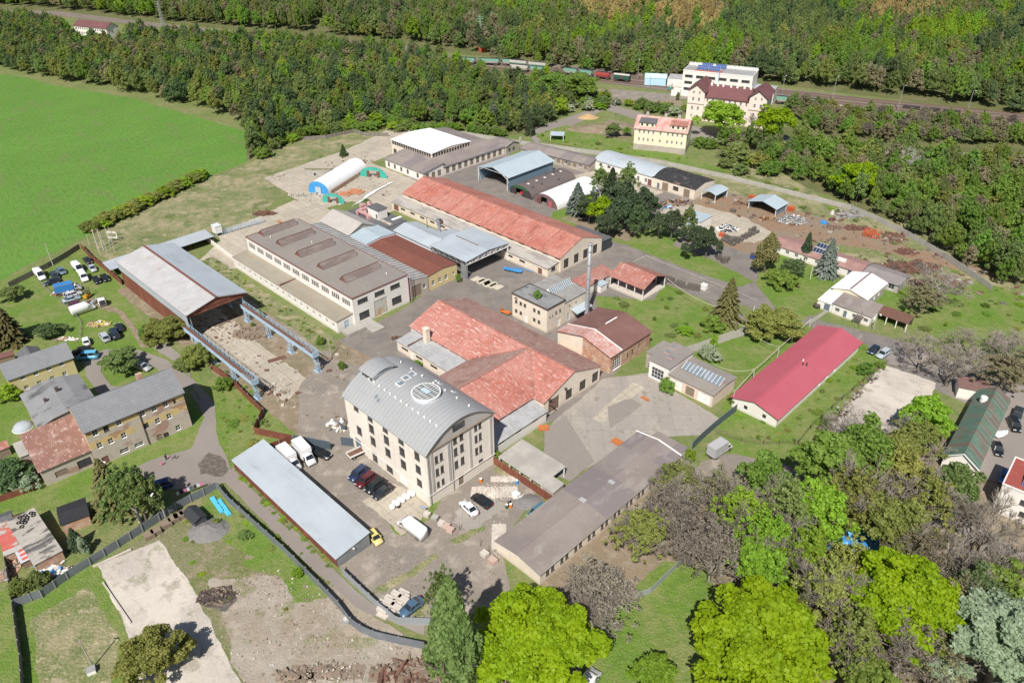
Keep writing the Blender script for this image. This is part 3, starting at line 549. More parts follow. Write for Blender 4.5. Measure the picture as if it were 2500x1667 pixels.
def row(face,ss,z,w,h,nx,ny,kind): return [(face,s_,z,w,h,nx,ny,kind) for s_ in ss]
def lin(a,b,n): return [a+(b-a)*i/(n-1) for i in range(n)] if n>1 else [a]

# --- 1 five-storey mill with barrel roof (site coords of its own frame)
a=G('s',222,490,13);b_=G('s',945,1018,13); MA=math.atan2((b_-a).y,(b_-a).x)
mill=Bld('mill_building','tall cream rendered mill block with grey barrel roof and round skylight','building',O=(a.x,a.y),ang=MA)
ML,MW=25.7,17.1
W=[]
for u in (3.7,8.4,13.3,18.2): W+=row('v0',[u],11.9,1.75,1.9,3,3,'win')
for u in (8.4,13.3,18.2): W+=row('v0',[u],9.1,1.75,2.15,3,3,'win')+row('v0',[u],5.9,1.75,2.15,3,3,'win')
W+=row('v0',[3.7],5.9,1.75,2.15,3,3,'win')+row('v0',[8.3],1.6,1.7,2.4,2,2,'win')+row('v0',[13.2],1.5,2.1,1.7,3,2,'win')+row('v0',[22.9],10.9,1.6,2.0,3,3,'win')+row('v0',[22.9],7.6,1.6,2.0,3,3,'win')+row('v0',[22.9],4.2,1.6,1.8,3,3,'win')+row('v0',[2.6],1.6,2.2,3.0,2,2,'greydoor')+row('v0',[17.6],1.3,2.4,2.5,2,2,'whitedoor')
for v in (2.4,3.6): W+=row('u1',[v],10.2,.85,1.85,2,3,'win')+row('u1',[v],7.1,.85,1.85,2,3,'win')+row('u1',[v],4.0,.75,1.5,2,3,'win')
for v in (7.1,8.7): W+=row('u1',[v],12.1,1.0,1.95,2,3,'win')+row('u1',[v],9.2,1.0,1.95,2,3,'win')+row('u1',[v],6.0,1.0,1.95,2,3,'win')
for v in (12.4,13.5): W+=row('u1',[v],12.1,.85,1.85,2,3,'win')+row('u1',[v],9.2,.85,1.85,2,3,'win')+row('u1',[v],6.1,.85,1.85,2,3,'win')
W+=row('u1',[13.4],3.1,1.2,.7,2,1,'win')+row('u1',[8.1],1.4,1.3,2.6,1,1,'door')
mill.vol(0,ML,0,MW,arc(13.05,3.75,24),m_mill,m_millroof,over=.45,eover=.45,th=.22,wins=W,gm=m_mill_grey,rtrim=m_trimgrey)
# grey end skin with pilasters and cornice (own relief, 6 cm proud)
mb=MB()
for v in (.35,1.2,5.3,10.7,16.2): mb.box(ML+.002,ML+.14,v-.25,v+.25,2.7,12.9)
mill.part(mb,'pilaster',m_mill_grey)
mb=MB()
for u in (.3,6.2,10.9,15.7,20.4,25.2): mb.box(u-.3,u+.3,-.14,-.002,.0,12.9)
mill.part(mb,'pilaster',m_mill)
mb=MB(); mb.box(ML+.003,ML+.3,-.05,MW+.05,12.95,13.15); mill.part(mb,'cornice',m_wood)
mb=MB(); mb.box(-.1,ML+.1,-.22,-.143,2.65,2.85); mb.box(ML+.143,ML+.22,-.2,MW+.1,2.6,2.8); mill.part(mb,'string_course',m_whitew)
mb=MB(); mb.box(ML+.01,ML+.06,6.6,9.6,14.2,15.6,m_frame_dk)
for i in range(4): mb.box(ML+.061,ML+.1,6.72+i*.7,7.3+i*.7,14.3,15.5,m_glass)
mill.part(mb,'gable_window')
for (u,v) in ((ML+.35,.2),(ML+.35,5.9)): mill.part(MB().tube([(u-.15,v,13.1),(u-.15,v,.3)],.07,6),'downpipe',m_trimgrey)
def archz(v,th=.24): return 13.05+3.75*(1-(2*v/MW-1)**2)+th
# round skylight, lean with the roof
sk=link('round_skylight',None,mill.root,(16.0,8.4,archz(8.4)))
sk=mill.part(MB().tube([(0,0,-.3),(0,0,.55)],[2.82,2.82],40,m_palewall,False).tube([(0,0,.45),(0,0,.65),(0,0,.651)],[2.9,2.9,2.68],40,m_whitepaint,False),'round_skylight',None); sk.location=(16,8.5,archz(8.5))
mb=MB(); mb.tube([(0,0,.56),(0,0,.6)],[2.78,2.78],40,m_glass2:=mat('dull_dome_glass',(.13,.15,.16),[('tile',(1.0,1.0),0,1,(.27,.28,.28),.7)],rough=.2)); o=mb.build('pane',None,sk)
mb=MB()
for i in range(-4,5):
    h=math.sqrt(max(0,2.8**2-(i*.62)**2)); mb.box(i*.62-.025,i*.62+.025,-h,h,.63,.72)
for i in (-2,-1,0,1,2):
    h=math.sqrt(max(0,2.8**2-(i*1.05)**2)); mb.box(-h,h,i*1.05-.04,i*1.05+.04,.721,.75)
mb.build('glazing_bars',m_whitepaint,sk)
o=MB().box(-.95,.95,-.5,.5,.76,.9).build('hatch',m_bluedoor,sk)
for (u,v) in ((9.5,7.3),(8.8,9.2),(8.2,11.1)):
    mb=MB(); zz=archz(v)-.25
    mb.box(-.78,.78,-.78,.78,0,.3,m_whitepaint); p=[(-.62,-.62,.31),(.62,-.62,.31),(.62,.62,.31),(-.62,.62,.31)]
    for i in range(4): mb.poly([p[i],p[(i+1)%4],(0,0,.8)],m_skyglass)
    o=mill.part(mb,'pyramid_skylight'); o.location=(u,v,zz); o.rotation_euler=(0,0,0)
for k in range(13):
    for v in (4.3,12.4):
        if k%2==0 or v<5:
            u=3+k*1.75; o=link('roof_vent',shared(('rv',),lambda:MB().tube([(0,0,-.1),(0,0,.3),(0,0,.32),(0,0,.44)],[.14,.14,.26,.1],6,m_whitepaint).mesh('vent')),mill.root,(u,v,archz(v)))
for (u,v) in ((7.6,2.6),(8.7,2.3),(12.3,14.3),(13.5,14.0),(17.4,14.2)):
    z=archz(v); mb=MB(); mb.box(-.35,.35,-.45,.45,-.1,.12,m_whitepaint if v>5 else m_trimgrey); mb.box(-.27,.27,-.37,.37,.121,.14,m_skyglass); o=mill.part(mb,'roof_window'); o.location=(u,v,z); o.rotation_euler=(math.atan(-3.75*4/MW*(2*v/MW-1)),0,0)
# dormer hut with its own curved lid at the left end
mb=MB(); mb.box(.6,4.2,4.5,9.6,14.5,17.35,m_whitepaint); mb.box(.8,4.0,4.4,4.495,16.2,17.25,m_glass)
for i in range(4): mb.box(.75+i*1.05,.9+i*1.05,4.32,4.39,16.1,17.3,m_trim)
do=mill.part(mb,'roof_hut')
mb=MB(); n=12; pr=[(4.0+6.2*i/n,17.37+.85*(1-(2*i/n-1)**2)) for i in range(n+1)]
for i in range(n):
    (v0,z0),(v1,z1)=pr[i],pr[i+1]
    mb.poly([(.1,v0,z0+.1),(4.8,v0,z0+.1),(4.8,v1,z1+.1),(.1,v1,z1+.1)]); mb.poly([(.1,v0,z0),(.1,v1,z1),(4.8,v1,z1),(4.8,v0,z0)])
    mb.poly([(4.8,v0,z0),(4.8,v1,z1),(4.8,v1,z1+.1),(4.8,v0,z0+.1)]); mb.poly([(.1,v0,z0),(.1,v0,z0+.1),(.1,v1,z1+.1),(.1,v1,z1)])
mb.build('lid_roof',m_millroof,do)
mb=MB(); v=10; mb.tube([(3,12,archz(12)-.1),(3,12,archz(12)+1.2)],.12,6); mill.part(mb,'flue',m_trimgrey)

# --- 2 long white roofed shed beside the lane
shd=Bld('long_shed','long low shed with pale corrugated roof and rusty side by the lane','shed',82,-50)
shd.vol(82,118.4,-49.6,-42.6,[(0,2.3),(1,3.25)],m_sheetgrey,m_alux,over=.25,eover=.2,th=.08,skip='v0')
shd.part(MB().box(-.0,36.4,.4,.46,0,2.25),'rusty_side',m_rustwall)
shd.part(MB().tube([(36.5,3.9,2.2),(36.8,3.9,2.2)],.16,8),'lamp',m_whitepaint)

# --- 3 big hall with five skylight ridges
h3=Bld('skylight_hall','large cream hall with flat grey roof carrying five brown skylight ridges','building',0,0)
W=[]
for i,s_ in enumerate(lin(2.9,51.3,11)):
    if i<10 or True:
        for k in (-1.35,-.45,.45,1.35): W+=row('v0',[s_+k],6.55,.7,1.35,1,2,'win')
W+=row('u1',[3.2,8.7,13.9],6.7,3.3,1.35,5,1,'win')+row('u1',[3.2,14.0],2.4,3.3,2.1,5,2,'win')+row('u1',[8.7],2.5,4.4,4.8,2,2,'palegate')
h3.vol(0,54.3,0,18.3,[(0,8.35),(1,8.45)],m_whitew,m_tar_roof,over=.15,th=.18,wins=W,rtrim=m_trimred,rimh=.12)
for u in (1.0,10.9,21.4,32.4,43.4):
    n=MB(); p=[(u,3.8),(u+3.0,3.8),(u+3.0,15.6),(u,15.6)]
    z0,z1=8.65,10.2; 
    n.poly([(u,3.8,z0),(u+3,3.8,z0),(u+1.5,3.8,z1)],m_trimred); n.poly([(u+3,15.6,z0),(u,15.6,z0),(u+1.5,15.6,z1)],m_trimred)
    n.poly([(u,15.6,z0),(u,3.8,z0),(u+1.5,3.8,z1),(u+1.5,15.6,z1)],m_skyridge:=mat('dull_skylight_cladding',(.17,.135,.125),[(NZ,.8,.45,.62,(.245,.205,.19),.8,(1,.3,1)),(NZ,3,.5,.7,(.16,.1,.09),.5)])); n.poly([(u+3,3.8,z0),(u+3,15.6,z0),(u+1.5,15.6,z1),(u+1.5,3.8,z1)],m_skyridge)
    o=h3.part(n,'skylight_ridge'); 
    f=MB(); f.beam((u-.02,3.72,z0+.05),(u+1.5,3.72,z1+.05),.12,.12); f.beam((u+3.02,3.72,z0+.05),(u+1.5,3.72,z1+.05),.12,.12); f.beam((u+1.5,3.75,z1+.06),(u+1.5,15.6,z1+.06),.16,.1); f.build('edge_trim',m_trimred,o)
W=row('v0',[3.4+i*3.06 for i in range(17)],1.9,1.1,1.15,2,2,'ww')
h3.vol(-.5,53.7,-5.1,-.03,[(0,3.5),(1,3.95)],m_whitew,m_mossroof,over=.2,th=.12,wins=W+row('u1',[3.0],1.5,1.5,2.2,1,1,'bluedoor'),rtrim=m_trimred,roof='annex_roof',wall='annex_wall',skip='v1')
h3.part(MB().box(26.2,26.5,-5.3,0,4.02,4.25),'roof_upstand',m_trimred)
h3.part(MB().box(54.5,57.5,-4.5,1.0,.0,1.0).box(54.5,60.6,1.2,4.8,0,.55),'loading_ramp',m_conc)
mb=MB(); mb.tube([(54.75,18.6,8.9),(54.75,18.6,.2)],.09,6); mb.tube([(54.75,17.9,8.9),(54.75,17.9,.2)],.07,6); h3.part(mb,'downpipe',mat('pink_pipe',(.5,.3,.33)))
h3.part(MB().tube([(-.5+53,0-4.6,4),(52.5,-4.6,6.4)],.04,5),'mast',m_trimgrey)
for (u,v) in ((6,4.9),(18,11.5),(22,4.0),(33,4.8),(44.5,5.2),(50,14.5)): h3.part(MB().tube([(u,v,8.6),(u,v,9.1)],.16,6),'roof_vent',m_whitepaint)
# two vehicle sheds behind the hall
b4=Bld('striped_roof_shed','narrow shed with grey ribbed roof along the back of the skylight hall','building',0,18.6)
b4.vol(0,53.4,18.75,25.9,[(0,6.1),(1,4.9)],m_greyw,m_rib,over=.1,th=.1,wins=row('u1',[3.0],1.9,3.4,3.6,3,2,'slat')+row('u1',[5.8],2.3,1.,1.4,1,2,'ww'),skip='v0')
b5=Bld('brown_roof_workshop','yellow workshop under an oxide brown low pitched roof','building',24.5,26.1)
b5.vol(24.7,53.2,26.1,37.0,[(0,4.6),(.5,5.2),(1,4.6)],m_yellow,m_rustroof,over=.15,th=.1,wins=row('u1',[1.9,4.3,6.7],1.9,1.1,1.5,2,2,'ww')+row('u1',[9.6],2.1,.7,.9,1,1,'ww'),rtrim=m_trim)
b6=Bld('pale_blue_roof_shed','low shed with smooth pale blue roof between grey gable and brown roof','building',15.3,26)
b6.vol(15.6,24.6,26.05,36.8,[(0,5.3),(.5,5.9),(1,5.3)],m_palewall,m_blueroof,over=.1,th=.1)
b7=Bld('grey_gable_shed','grey gabled fibre cement shed behind the skylight hall','building',0,26)
b7.vol(.3,15.5,26.0,35.9,gable(5.6,2.3),m_greyw,mat('beige_sheet_roof',(.42,.39,.36),[('stripe',4,.3,.8,(.35,.325,.3),.6,'X'),('brick',(1.1,2.2,.03),.2,.8,(.33,.3,.28),.4),(NZ,.3,.4,.65,(.48,.45,.42),.6)]),over=.5,th=.12)
b8=Bld('dark_flat_workshop','workshop with dark grey flat roof and curved rooflights','building',-2.5,37)
b8.vol(-2.4,18,37.1,46.6,flat(4.3),m_whitew,m_greyroof,over=.1,th=.15,wins=row('v1',[4,9,14],2,2,1.2,3,1,'ww'))
b8.vol(18.1,23,37.15,46,flat(4.1),m_whitew,m_greyroof,over=.1,th=.15,roof='lower_roof',wall='lower_wall')
for i in range(3):
    mb=MB(); pr=[(math.cos(math.pi*t/8)*.55,math.sin(math.pi*t/8)*.55) for t in range(9)]; u=12.5+i*2.6
    for t in range(8): mb.poly([(u,4.0+pr[t][0],4.48+pr[t][1]),(u+2.3,4.0+pr[t][0],4.48+pr[t][1]),(u+2.3,4.0+pr[t+1][0],4.48+pr[t+1][1]),(u,4.0+pr[t+1][0],4.48+pr[t+1][1])],m_greyw)
    mb.poly([(u+2.3,4.0+x,4.48+z) for x,z in pr],m_greyw); mb.poly([(u,4.0+x,4.48+z) for x,z in pr][::-1],m_greyw); b8.part(mb,'rooflight')
b8.box('skylight_bar',14,15,43.5,47.2,4.5,4.75,m_whitepaint)
b9=Bld('white_tower_block','small white two storey stair tower with dark flat roof','building',5.5,40.5)
b9.vol(5.8,11.2,40.4,44.2,flat(7.6),m_whitew,m_greyroof,over=.2,th=.2,wins=row('v0',[4.6],5.6,.8,1.4,1,2,'win'),zb=4.5)
b9.root.location.z=0
# pink ducting on the dark roof
dt=Bld('pink_ducting','pink painted ventilation ducts and fans on the dark flat roof','duct',1,39)
mb=MB(); mb.box(1,5.4,43.5,44.6,5.1,6.2); mb.box(2.2,3.2,38.5,43.4,5.3,6.1); mb.box(3.3,7.5,38.6,39.4,5.3,6.0); mb.box(7.5,8.4,38.3,39.6,4.48,5.6); mb.box(2.3,3.1,38.0,38.4,4.48,6.0); mb.box(.2,.95,41,43.3,4.8,6.4)
mb.xf(Matrix.Translation((-1,-39,0))); dt.part(mb,'duct_run',m_pinkd:=mat('pink_duct_paint',(.55,.33,.32),[(NZ,1,.5,.7,(.45,.25,.24),.5)]))
for (u,v) in ((.6,44.5),(4,42),(6.2,39)): dt.part(MB().tube([(u-1,v-39,6.0),(u-1,v-39,6.7)],[.6,.5],10),'fan',m_pinkd)
b10=Bld('pale_blue_sheet_hall','hall with pale blue sheet gable roof and blue eaves wall','building',22.6,37.4)
b10.vol(22.9,40.2,38.2,46.8,gable(5.3,1.1),m_palewall,m_alux,over=.5,th=.1)
b10.vol(33,40.2,46.9,53,[(0,5.2),(1,4.2)],m_palewall,m_alux,over=.1,th=.1,roof='side_roof',wall='side_wall')
cyc=Bld('dust_cyclone','grey sheet dust cyclone with rusty cap on the pale blue roof','extractor',33.5,47.5)
cyc.part(MB().tube([(0,0,5.3),(0,0,6.2),(0,0,8.8),(0,0,9.3)],[.4,.45,.95,.95],12),'cone',m_sheetgrey); cyc.part(MB().box(.2,1.5,-.4,.5,8.2,9.3),'outlet',m_rust)
b10.part(MB().tube([(7,8.5,5.8),(7,8.5,9.2)],.12,6),'flue',m_rust)
# open canopy with lattice front
cp=Bld('lattice_canopy','open steel canopy with pale sheet roof and white lattice truss front','canopy',40,38.4)
cp.vol(40.3,55.9,38.3,55.6,[(0,5.8),(.5,6.5),(1,5.8)],m_sheetgrey,m_alux,over=.35,th=.1,skip='u1,v0,u0',wall='back_wall')
cp.box('ridge_patch',42,52,46.8,47.1,6.63,6.68,m_rust)
mb=MB()
def truss(mb,p,q,z0,z1,n,w):
    p=Vector(p);q=Vector(q)
    for z in (z0,z1): mb.beam((p.x,p.y,z),(q.x,q.y,z),w)
    for i in range(n+1):
        a=p.lerp(q,i/n); mb.beam((a.x,a.y,z0),(a.x,a.y,z1),w*.7)
        if i<n:
            b=p.lerp(q,(i+1)/n); mb.beam((a.x,a.y,z0 if i%2 else z1),(b.x,b.y,z1 if i%2 else z0),w*.7)
truss(mb,(15.9,0,0),(15.9,17.2,0),4.6,5.7,14,.16); cp.part(mb,'lattice_truss',m_whitepaint)
mb=MB(); truss(mb,(.2,-.1,0),(15.9,-.1,0),4.3,5.6,12,.12); cp.part(mb,'side_truss',m_trimgrey)
cp.part(MB().box(13.5,15.95,-.15,.0,0,4.5).box(15.8,15.95,-.2,.35,0,5.7),'sheet_return',m_sheetgrey)
for (u,v) in ((15.8,17.0),(.2,17),(8,17),(.2,.2)): cp.part(MB().box(u-.15,u+.15,v-.15,v+.15,0,5.7),'post',m_whitepaint)

# --- long red roofed hall with lean-to
h4=Bld('long_red_hall','very long cream hall under a faded red pitched roof with side lean-to','building',-1,60)
W=row('v0',[4+i*4.9 for i in range(15)],4.4,2.2,.75,4,1,'ind')
W+=row('u1',[2.6,7.2,11.5,16],2.3,2.2,3.0,4,5,'ind')
h4.vol(-.8,73,60.2,79.4,gable(4.95,3.3),m_cream,m_redroof,over=.45,eover=.1,th=.12,wins=W)
W=row('v0',[6+i*5.2 for i in range(12)],1.75,2.4,.8,3,1,'ind')+row('v0',[70.5],1.1,1.7,2.0,1,1,'reddoor')+row('v0',[2.2],1.3,2.8,2.2,1,1,'reddoor')+row('u1',[2.5],2.,1.9,1.2,2,1,'win')
h4.vol(-1.3,72.3,55.4,60.1,[(0,2.9),(1,3.5)],m_cream,m_concroof,over=.25,th=.12,wins=W,skip='v1',roof='lean_to_roof',wall='lean_to_wall',rtrim=m_wood)
h4.vol(59.5,72.9,79.5,84.6,[(0,3.6),(1,3.3)],mat('black_sheet_wall',(.06,.065,.075),[('stripe',4,.3,.8,(.04,.045,.05),.7,'Y')]),m_greyroof,over=.15,th=.1,skip='v0',roof='black_annex_roof',wall='black_annex_wall')
mb=MB()
for t in range(1,9): u=t*8.2; mb.beam((u,-.3,4.99),(u,9.6,8.42),.1,.06); mb.beam((u,19.5,4.99),(u,9.6,8.42),.1,.06)
mb.beam((0,9.6,8.45),(74,9.6,8.45),.3,.08); h4.part(mb,'roof_battens',m_redrust)

# --- white clerestory hall with brown skirt roofs
h5=Bld('clerestory_hall','white topped square hall with glazed band above brown skirt roofs','building',-46,79.5)
h5.vol(-45.8,-20.3,90,110.6,[(0,6.9),(.5,7.7),(1,6.9)],m_cream,m_whiteroof,over=.2,th=.2,wins=row('v0',[2.0,5.5],2.6,2,1.8,2,2,'win')+row('v0',lin(1.2,24.2,17),6.0,1.3,1.6,2,2,'ind')+row('u1',lin(1.1,19.5,14),6.0,1.25,1.6,2,2,'ind')+row('u0',lin(1.1,19.5,14),6.0,1.25,1.6,2,2,'ind'),wth=.12)
W=row('v0',[2.2,6,10,14,20],1.9,1.2,1.6,2,3,'win')
h5.vol(-37,-13.5,79.8,89.95,[(0,3.5),(1,5.1)],m_whitew,m_brownroof,over=.4,th=.14,wins=W+row('u1',[2,5,8],1.6,1.8,2.4,2,2,'slat'),skip='v1',roof='skirt_roof',wall='skirt_wall')
W=row('u1',[2,5.2,8.4,11.6,14.8,18,21,24.2,27.4,30.6],1.6,1.9,2.5,2,2,'slat')
h5.vol(-20.25,-13.5,90,122.8,[(0,5.1),(1,3.5)],m_whitew,m_brownroof,axis='v',over=.4,th=.14,wins=W,skip='u0,v0',roof='side_skirt_roof',wall='side_skirt_wall')
h5.vol(-50,-20.3,110.7,123,[(0,5.1),(1,3.6)],m_cream,m_brownroof,over=.4,th=.14,roof='rear_skirt_roof',wall='rear_skirt_wall')
h5.vol(-22,-12.6,123.1,131,gable(3.4,1.2),m_greyw,m_brownroof,over=.3,th=.14,wins=row('u1',[2,4.5],1.8,1.2,1.3,2,2,'win'),roof='wing_roof',wall='wing_wall')
h5.part(MB().box(33.4,34.2,51.3,52.1,4,5.6),'chimney',m_conc)

# --- blue-grey hangar, two quonset huts
h6=Bld('open_hangar','tall open ended hangar with pale blue gable roof and dark cladding','hangar',0,95.5)
m_hang=mat('blue_grey_cladding',(.17,.25,.31),[('stripe',4,.3,.8,(.13,.2,.25),.6,'X'),(NZ,.4,.45,.6,(.2,.29,.35),.4)],rough=.5)
h6.vol(0,15.7,96.0,120.5,gable(5.1,2.0),m_hang,m_blueroof,axis='v',over=.6,th=.1,skip='v0',wall='cladding')
mb=MB()
for u in (.1,15.6):
    mb.beam((u,.05,0),(u,.05,5.0),.2); mb.beam((u,1.2,0),(u,.1,5.0),.12)
mb.beam((.1,.1,5.05),(7.85,.1,7.05),.16); mb.beam((7.85,.1,7.05),(15.6,.1,5.05),.16); mb.beam((.1,.1,4.2),(3,.1,5.7),.12); mb.beam((15.6,.1,4.2),(12.7,.1,5.7),.12); mb.beam((3,.1,5.7),(12.7,.1,5.7),.1)
h6.part(mb,'portal_frame',m_whitepaint)
def quonset(bl,u0,u1,v0,v1,h,roofm,frontm,gap=None,axis='v',name='arched_cover'):
    """half-round tunnel running along v (or u)"""
    n=18; W_=u1-u0; L_=v1-v0; mb=MB()
    if axis=='v': Q=lambda t,e,z:(u0+t-bl.ou,v0+e-bl.ov,z)
    else: W_,L_=L_,W_; Q=lambda t,e,z:(u0+e-bl.ou,v0+t-bl.ov,z)
    pr=[(W_/2-math.cos(math.pi*i/n)*W_/2,math.sin(math.pi*i/n)**.8*h) for i in range(n+1)]
    for i in range(n):
        (a,za),(b,zb)=pr[i],pr[i+1]
        if gap and gap(i): continue
        for d,fl in ((0,0),(-.1,1)):
            p=[Q(a,0,max(0,za+d)),Q(a,L_,max(0,za+d)),Q(b,L_,max(0,zb+d)),Q(b,0,max(0,zb+d))]
            mb.poly(p if fl else p[::-1])
    bl.part(mb,name,roofm)
    return Q,pr,W_,L_
def endwall(bl,Q,pr,e,doorw,doorh,m,name='end_wall',dc=.5):
    W_=pr[-1][0]; c=W_*dc; d0,d1=c-doorw/2,c+doorw/2; mb=MB()
    zt=lambda x: np.interp(x,[p[0] for p in pr],[p[1] for p in pr])
    for (a,b) in ((0,d0),(d1,W_)):
        xs=[a]+[p[0] for p in pr if a<p[0]<b]+[b]; mb.poly([Q(a,e,0)]+[Q(x,e,max(.01,zt(x)-.05)) for x in xs]+[Q(b,e,0)])
    xs=[d0]+[p[0] for p in pr if d0<p[0]<d1]+[d1]; mb.poly([Q(d0,e,doorh)]+[Q(x,e,zt(x)-.05) for x in xs]+[Q(d1,e,doorh)])
    return bl.part(mb,name,m)
q1=Bld('tunnel_hut','half round tunnel hut with dark broken roof and green front arch','hut',17.1,95.2)
Q,pr,_,_=quonset(q1,17.1,28.5,95.2,119.5,3.9,m_asb_dark,None)
endwall(q1,Q,pr,.05,3.0,2.6,mat('dark_tarred_wall',(.05,.045,.045),[(NZ,1,.5,.65,(.09,.06,.055),.6)]),dc=.42); endwall(q1,Q,pr,24.2,2,2,m_greyw)
mb=MB(); mb.poly([Q(x,.0,max(z-.02,2.62)) for x,z in pr if z>2.4]+[Q(9.2,0,2.7),Q(2.4,0,2.7)]); q1.part(mb,'green_arch',m_dkgreenp)
q1.part(MB().box(5.6,6.5,-.12,-.02,.9,1.9),'red_box',paint('signal_red_box',(.6,.03,.03)))
rng=random.Random(5)
for i in range(13):
    t=rng.choice([5,6,7,8,12,13]) if i>=5 else 9; e=3+i%5*4.4 if i<5 else rng.uniform(2,23)
    (a,za),(b,zb)=pr[t],pr[t+1]; k=.06
    mb=MB(); mb.poly([Q(a,e,za+k),Q(b,e,zb+k),Q(b,e+.9,zb+k),Q(a,e+.9,za+k)][::-1]); q1.part(mb,'rooflight' if i<5 else 'roof_hole',m_whitepaint if i<5 else m_dkin)
q2=Bld('white_tunnel_hut','white half round tunnel store with maroon doors beside pines','hut',29.8,94.9)
Q,pr,_,_=quonset(q2,29.8,40.8,94.9,118,4.2,m_whiteroof,None)
endwall(q2,Q,pr,.05,2.8,2.9,mat('maroon_end_wall',(.17,.1,.1),[(NZ,.6,.5,.65,(.3,.22,.22),.6)]),dc=.42); endwall(q2,Q,pr,22.9,2,2,m_whitepaint)
for x in (.9,6.3): q2.part(MB().box(x+.6,x+2.2,-.18,-.06,0,2.2),'open_door',m_pinkroof if x>5 else m_maroon)
q3=Bld('white_blue_tunnel','long white plastic tunnel with a blue front wall','tunnel',-36.9,44.1)
Q,pr,_,_=quonset(q3,-36.9,-27.9,44.1,70.9,4.7,m_whiteroof,None)
endwall(q3,Q,pr,.05,2.4,2.6,m_blue); endwall(q3,Q,pr,25.3,2,2,m_blue)
q3.part(MB().box(3.2,5.6,-.12,-.02,0,2.6),'sliding_door',m_blueroof); q3.root.rotation_euler=(0,0,SA+R(23))
q3.part(MB().box(9.02,9.2,1,26.5,.1,1.5),'brick_side',m_brick)
def greenarch(name,label,p0,p1,h,torn):
    a=S(*p0); b=S(*p1); L_=(b-a).length; bl=Bld(name,label,'gable frame',O=(a.x,a.y),ang=math.atan2((b-a).y,(b-a).x))
    n=16; pr=[(L_/2-math.cos(math.pi*i/n)*L_/2,math.sin(math.pi*i/n)**.8*h) for i in range(n+1)]
    Q=lambda t,e,z:(t,e,z); endwall(bl,Q,pr,0,L_*.36,h*.66,m_teal,'tarpaulin_front'); endwall(bl,Q,pr,.3,L_*.36,h*.66,m_teal,'tarpaulin_back')
    mb=MB(); mb.tube([(x,.15,z) for x,z in pr],.1,6); bl.part(mb,'arch_frame',m_trimgrey)
    for x in (L_*.5-L_*.24,L_*.5+L_*.13): bl.part(MB().box(x,x+L_*.11,-.12,-.02,0,h*.62),'door_leaf',m_rust)
    return bl
greenarch('torn_green_arch','torn teal tarpaulin arch standing alone near the blue fronted tunnel',(-25.0,42.2),(-17.6,46.6),3.6,1)
greenarch('green_arch_gable','teal tarpaulin arch gable with rusty doors at the far end of the collapsed tunnel',(-36.5,67.0),(-26.9,72.6),4.1,0)
cpw=strip('collapsed_cover',m_whiteroof,SP(-14,48,-16,54,-18,58,-20,64,-22,72),[.4,.8,1.5,.7,.4],.5,z=.35); del cpw['kind']; tag(cpw,'crumpled white plastic cover lying in a line on the slabs','tarpaulin')
for (u,v,s_,lb) in ((-25,52,2.2,'orange heap of tiles on the slab floor nearest the torn green arch'),(-24,56,3.0,'orange red heap of boards in the middle of the collapsed tunnel floor')):
    o=MB().box(-s_,s_,-s_*.6,s_*.6,0,.25).box(-s_*.6,s_*.4,-s_*.4,s_*.7,.251,.45).build('board_heap',mat('orange_boards',(.5,.17,.07),[(NZ,1,.45,.6,(.4,.28,.2),.7)])); o.location=S(u,v,.1); o.rotation_euler=(0,0,SA+.3); tag(o,lb,'heap')
bk=Bld('stone_bunker','small curved stone bunker with grass on top in the dry meadow','bunker',O=tuple(G('h',800,530)[:2]),ang=0)
mb=MB(); c=[(math.cos(R(a_))*5.5,math.sin(R(a_))*3.4) for a_ in range(180,361,15)]
for i in range(len(c)-1): (x0,y0),(x1,y1)=c[i],c[i+1]; mb.poly([(x0,y0,0),(x1,y1,0),(x1,y1,2.6+.3*(i%2)),(x0,y0,2.6+.3*((i+1)%2))])
bk.part(mb,'stone_wall',m_conc); mb=MB(); mb.poly([(x*.97,y*.97,2.45) for x,y in c]+[(5,2,1.6),(0,5,.2),(-5,2,1.6)]); bk.part(mb,'turf_top',m_dry)
bk.part(MB().box(-1.2,-.4,-3.5,-3.2,.8,1.7),'opening',m_dkin)

# --- rear row
h7=Bld('low_brown_range','long low grey range with brown felt roof in front of the concrete wall','building',-7,126)
h7.vol(-7.3,25.5,126.5,134.5,[(0,3.2),(.6,4.2),(1,3.6)],m_greyw,m_brownroof,over=.4,th=.14,wins=row('v0',[3+i*2.6 for i in range(12)],1.7,1.6,1.4,3,1,'slat')+row('v0',[22,29],1.9,1.6,1.2,2,1,'ww'))
h7.root.rotation_euler=(0,0,SA+R(7))
h8=Bld('arched_grey_hall','grey hall with shallow pale arched sheet roof','building',24,134.5)
h8.vol(24.2,51.8,135.5,147.5,arc(3.9,1.7,12),m_whitew,m_alux,over=.35,th=.12,wins=row('v0',[3,7],2.6,1.4,.9,2,1,'win')+row('v0',[21,24.5],1.7,1.2,1.5,2,2,'ww')+row('v0',[26.3],1.3,1.8,2.5,1,1,'reddoor'),gm=m_whitew)
h9=Bld('black_felt_workshop','grey workshop with cracked black felt roof and timber gates','building',52,135)
h9.vol(52,70.2,135.2,147.6,[(0,3.9),(.5,5.0),(1,4.2)],m_cream,m_blackfelt,over=.2,th=.12,wins=row('v0',[5.6,14.9],1.6,2.6,3.1,3,2,'slat')+row('v0',[10.2],2.2,2.3,1.5,4,2,'win')+row('v0',[2.6],1.2,1.1,2.3,1,1,'greydoor'))
h9.part(MB().box(16.5,18.3,0,12.6,4.3,5.0),'parapet_patch',m_redrust) if 0 else None
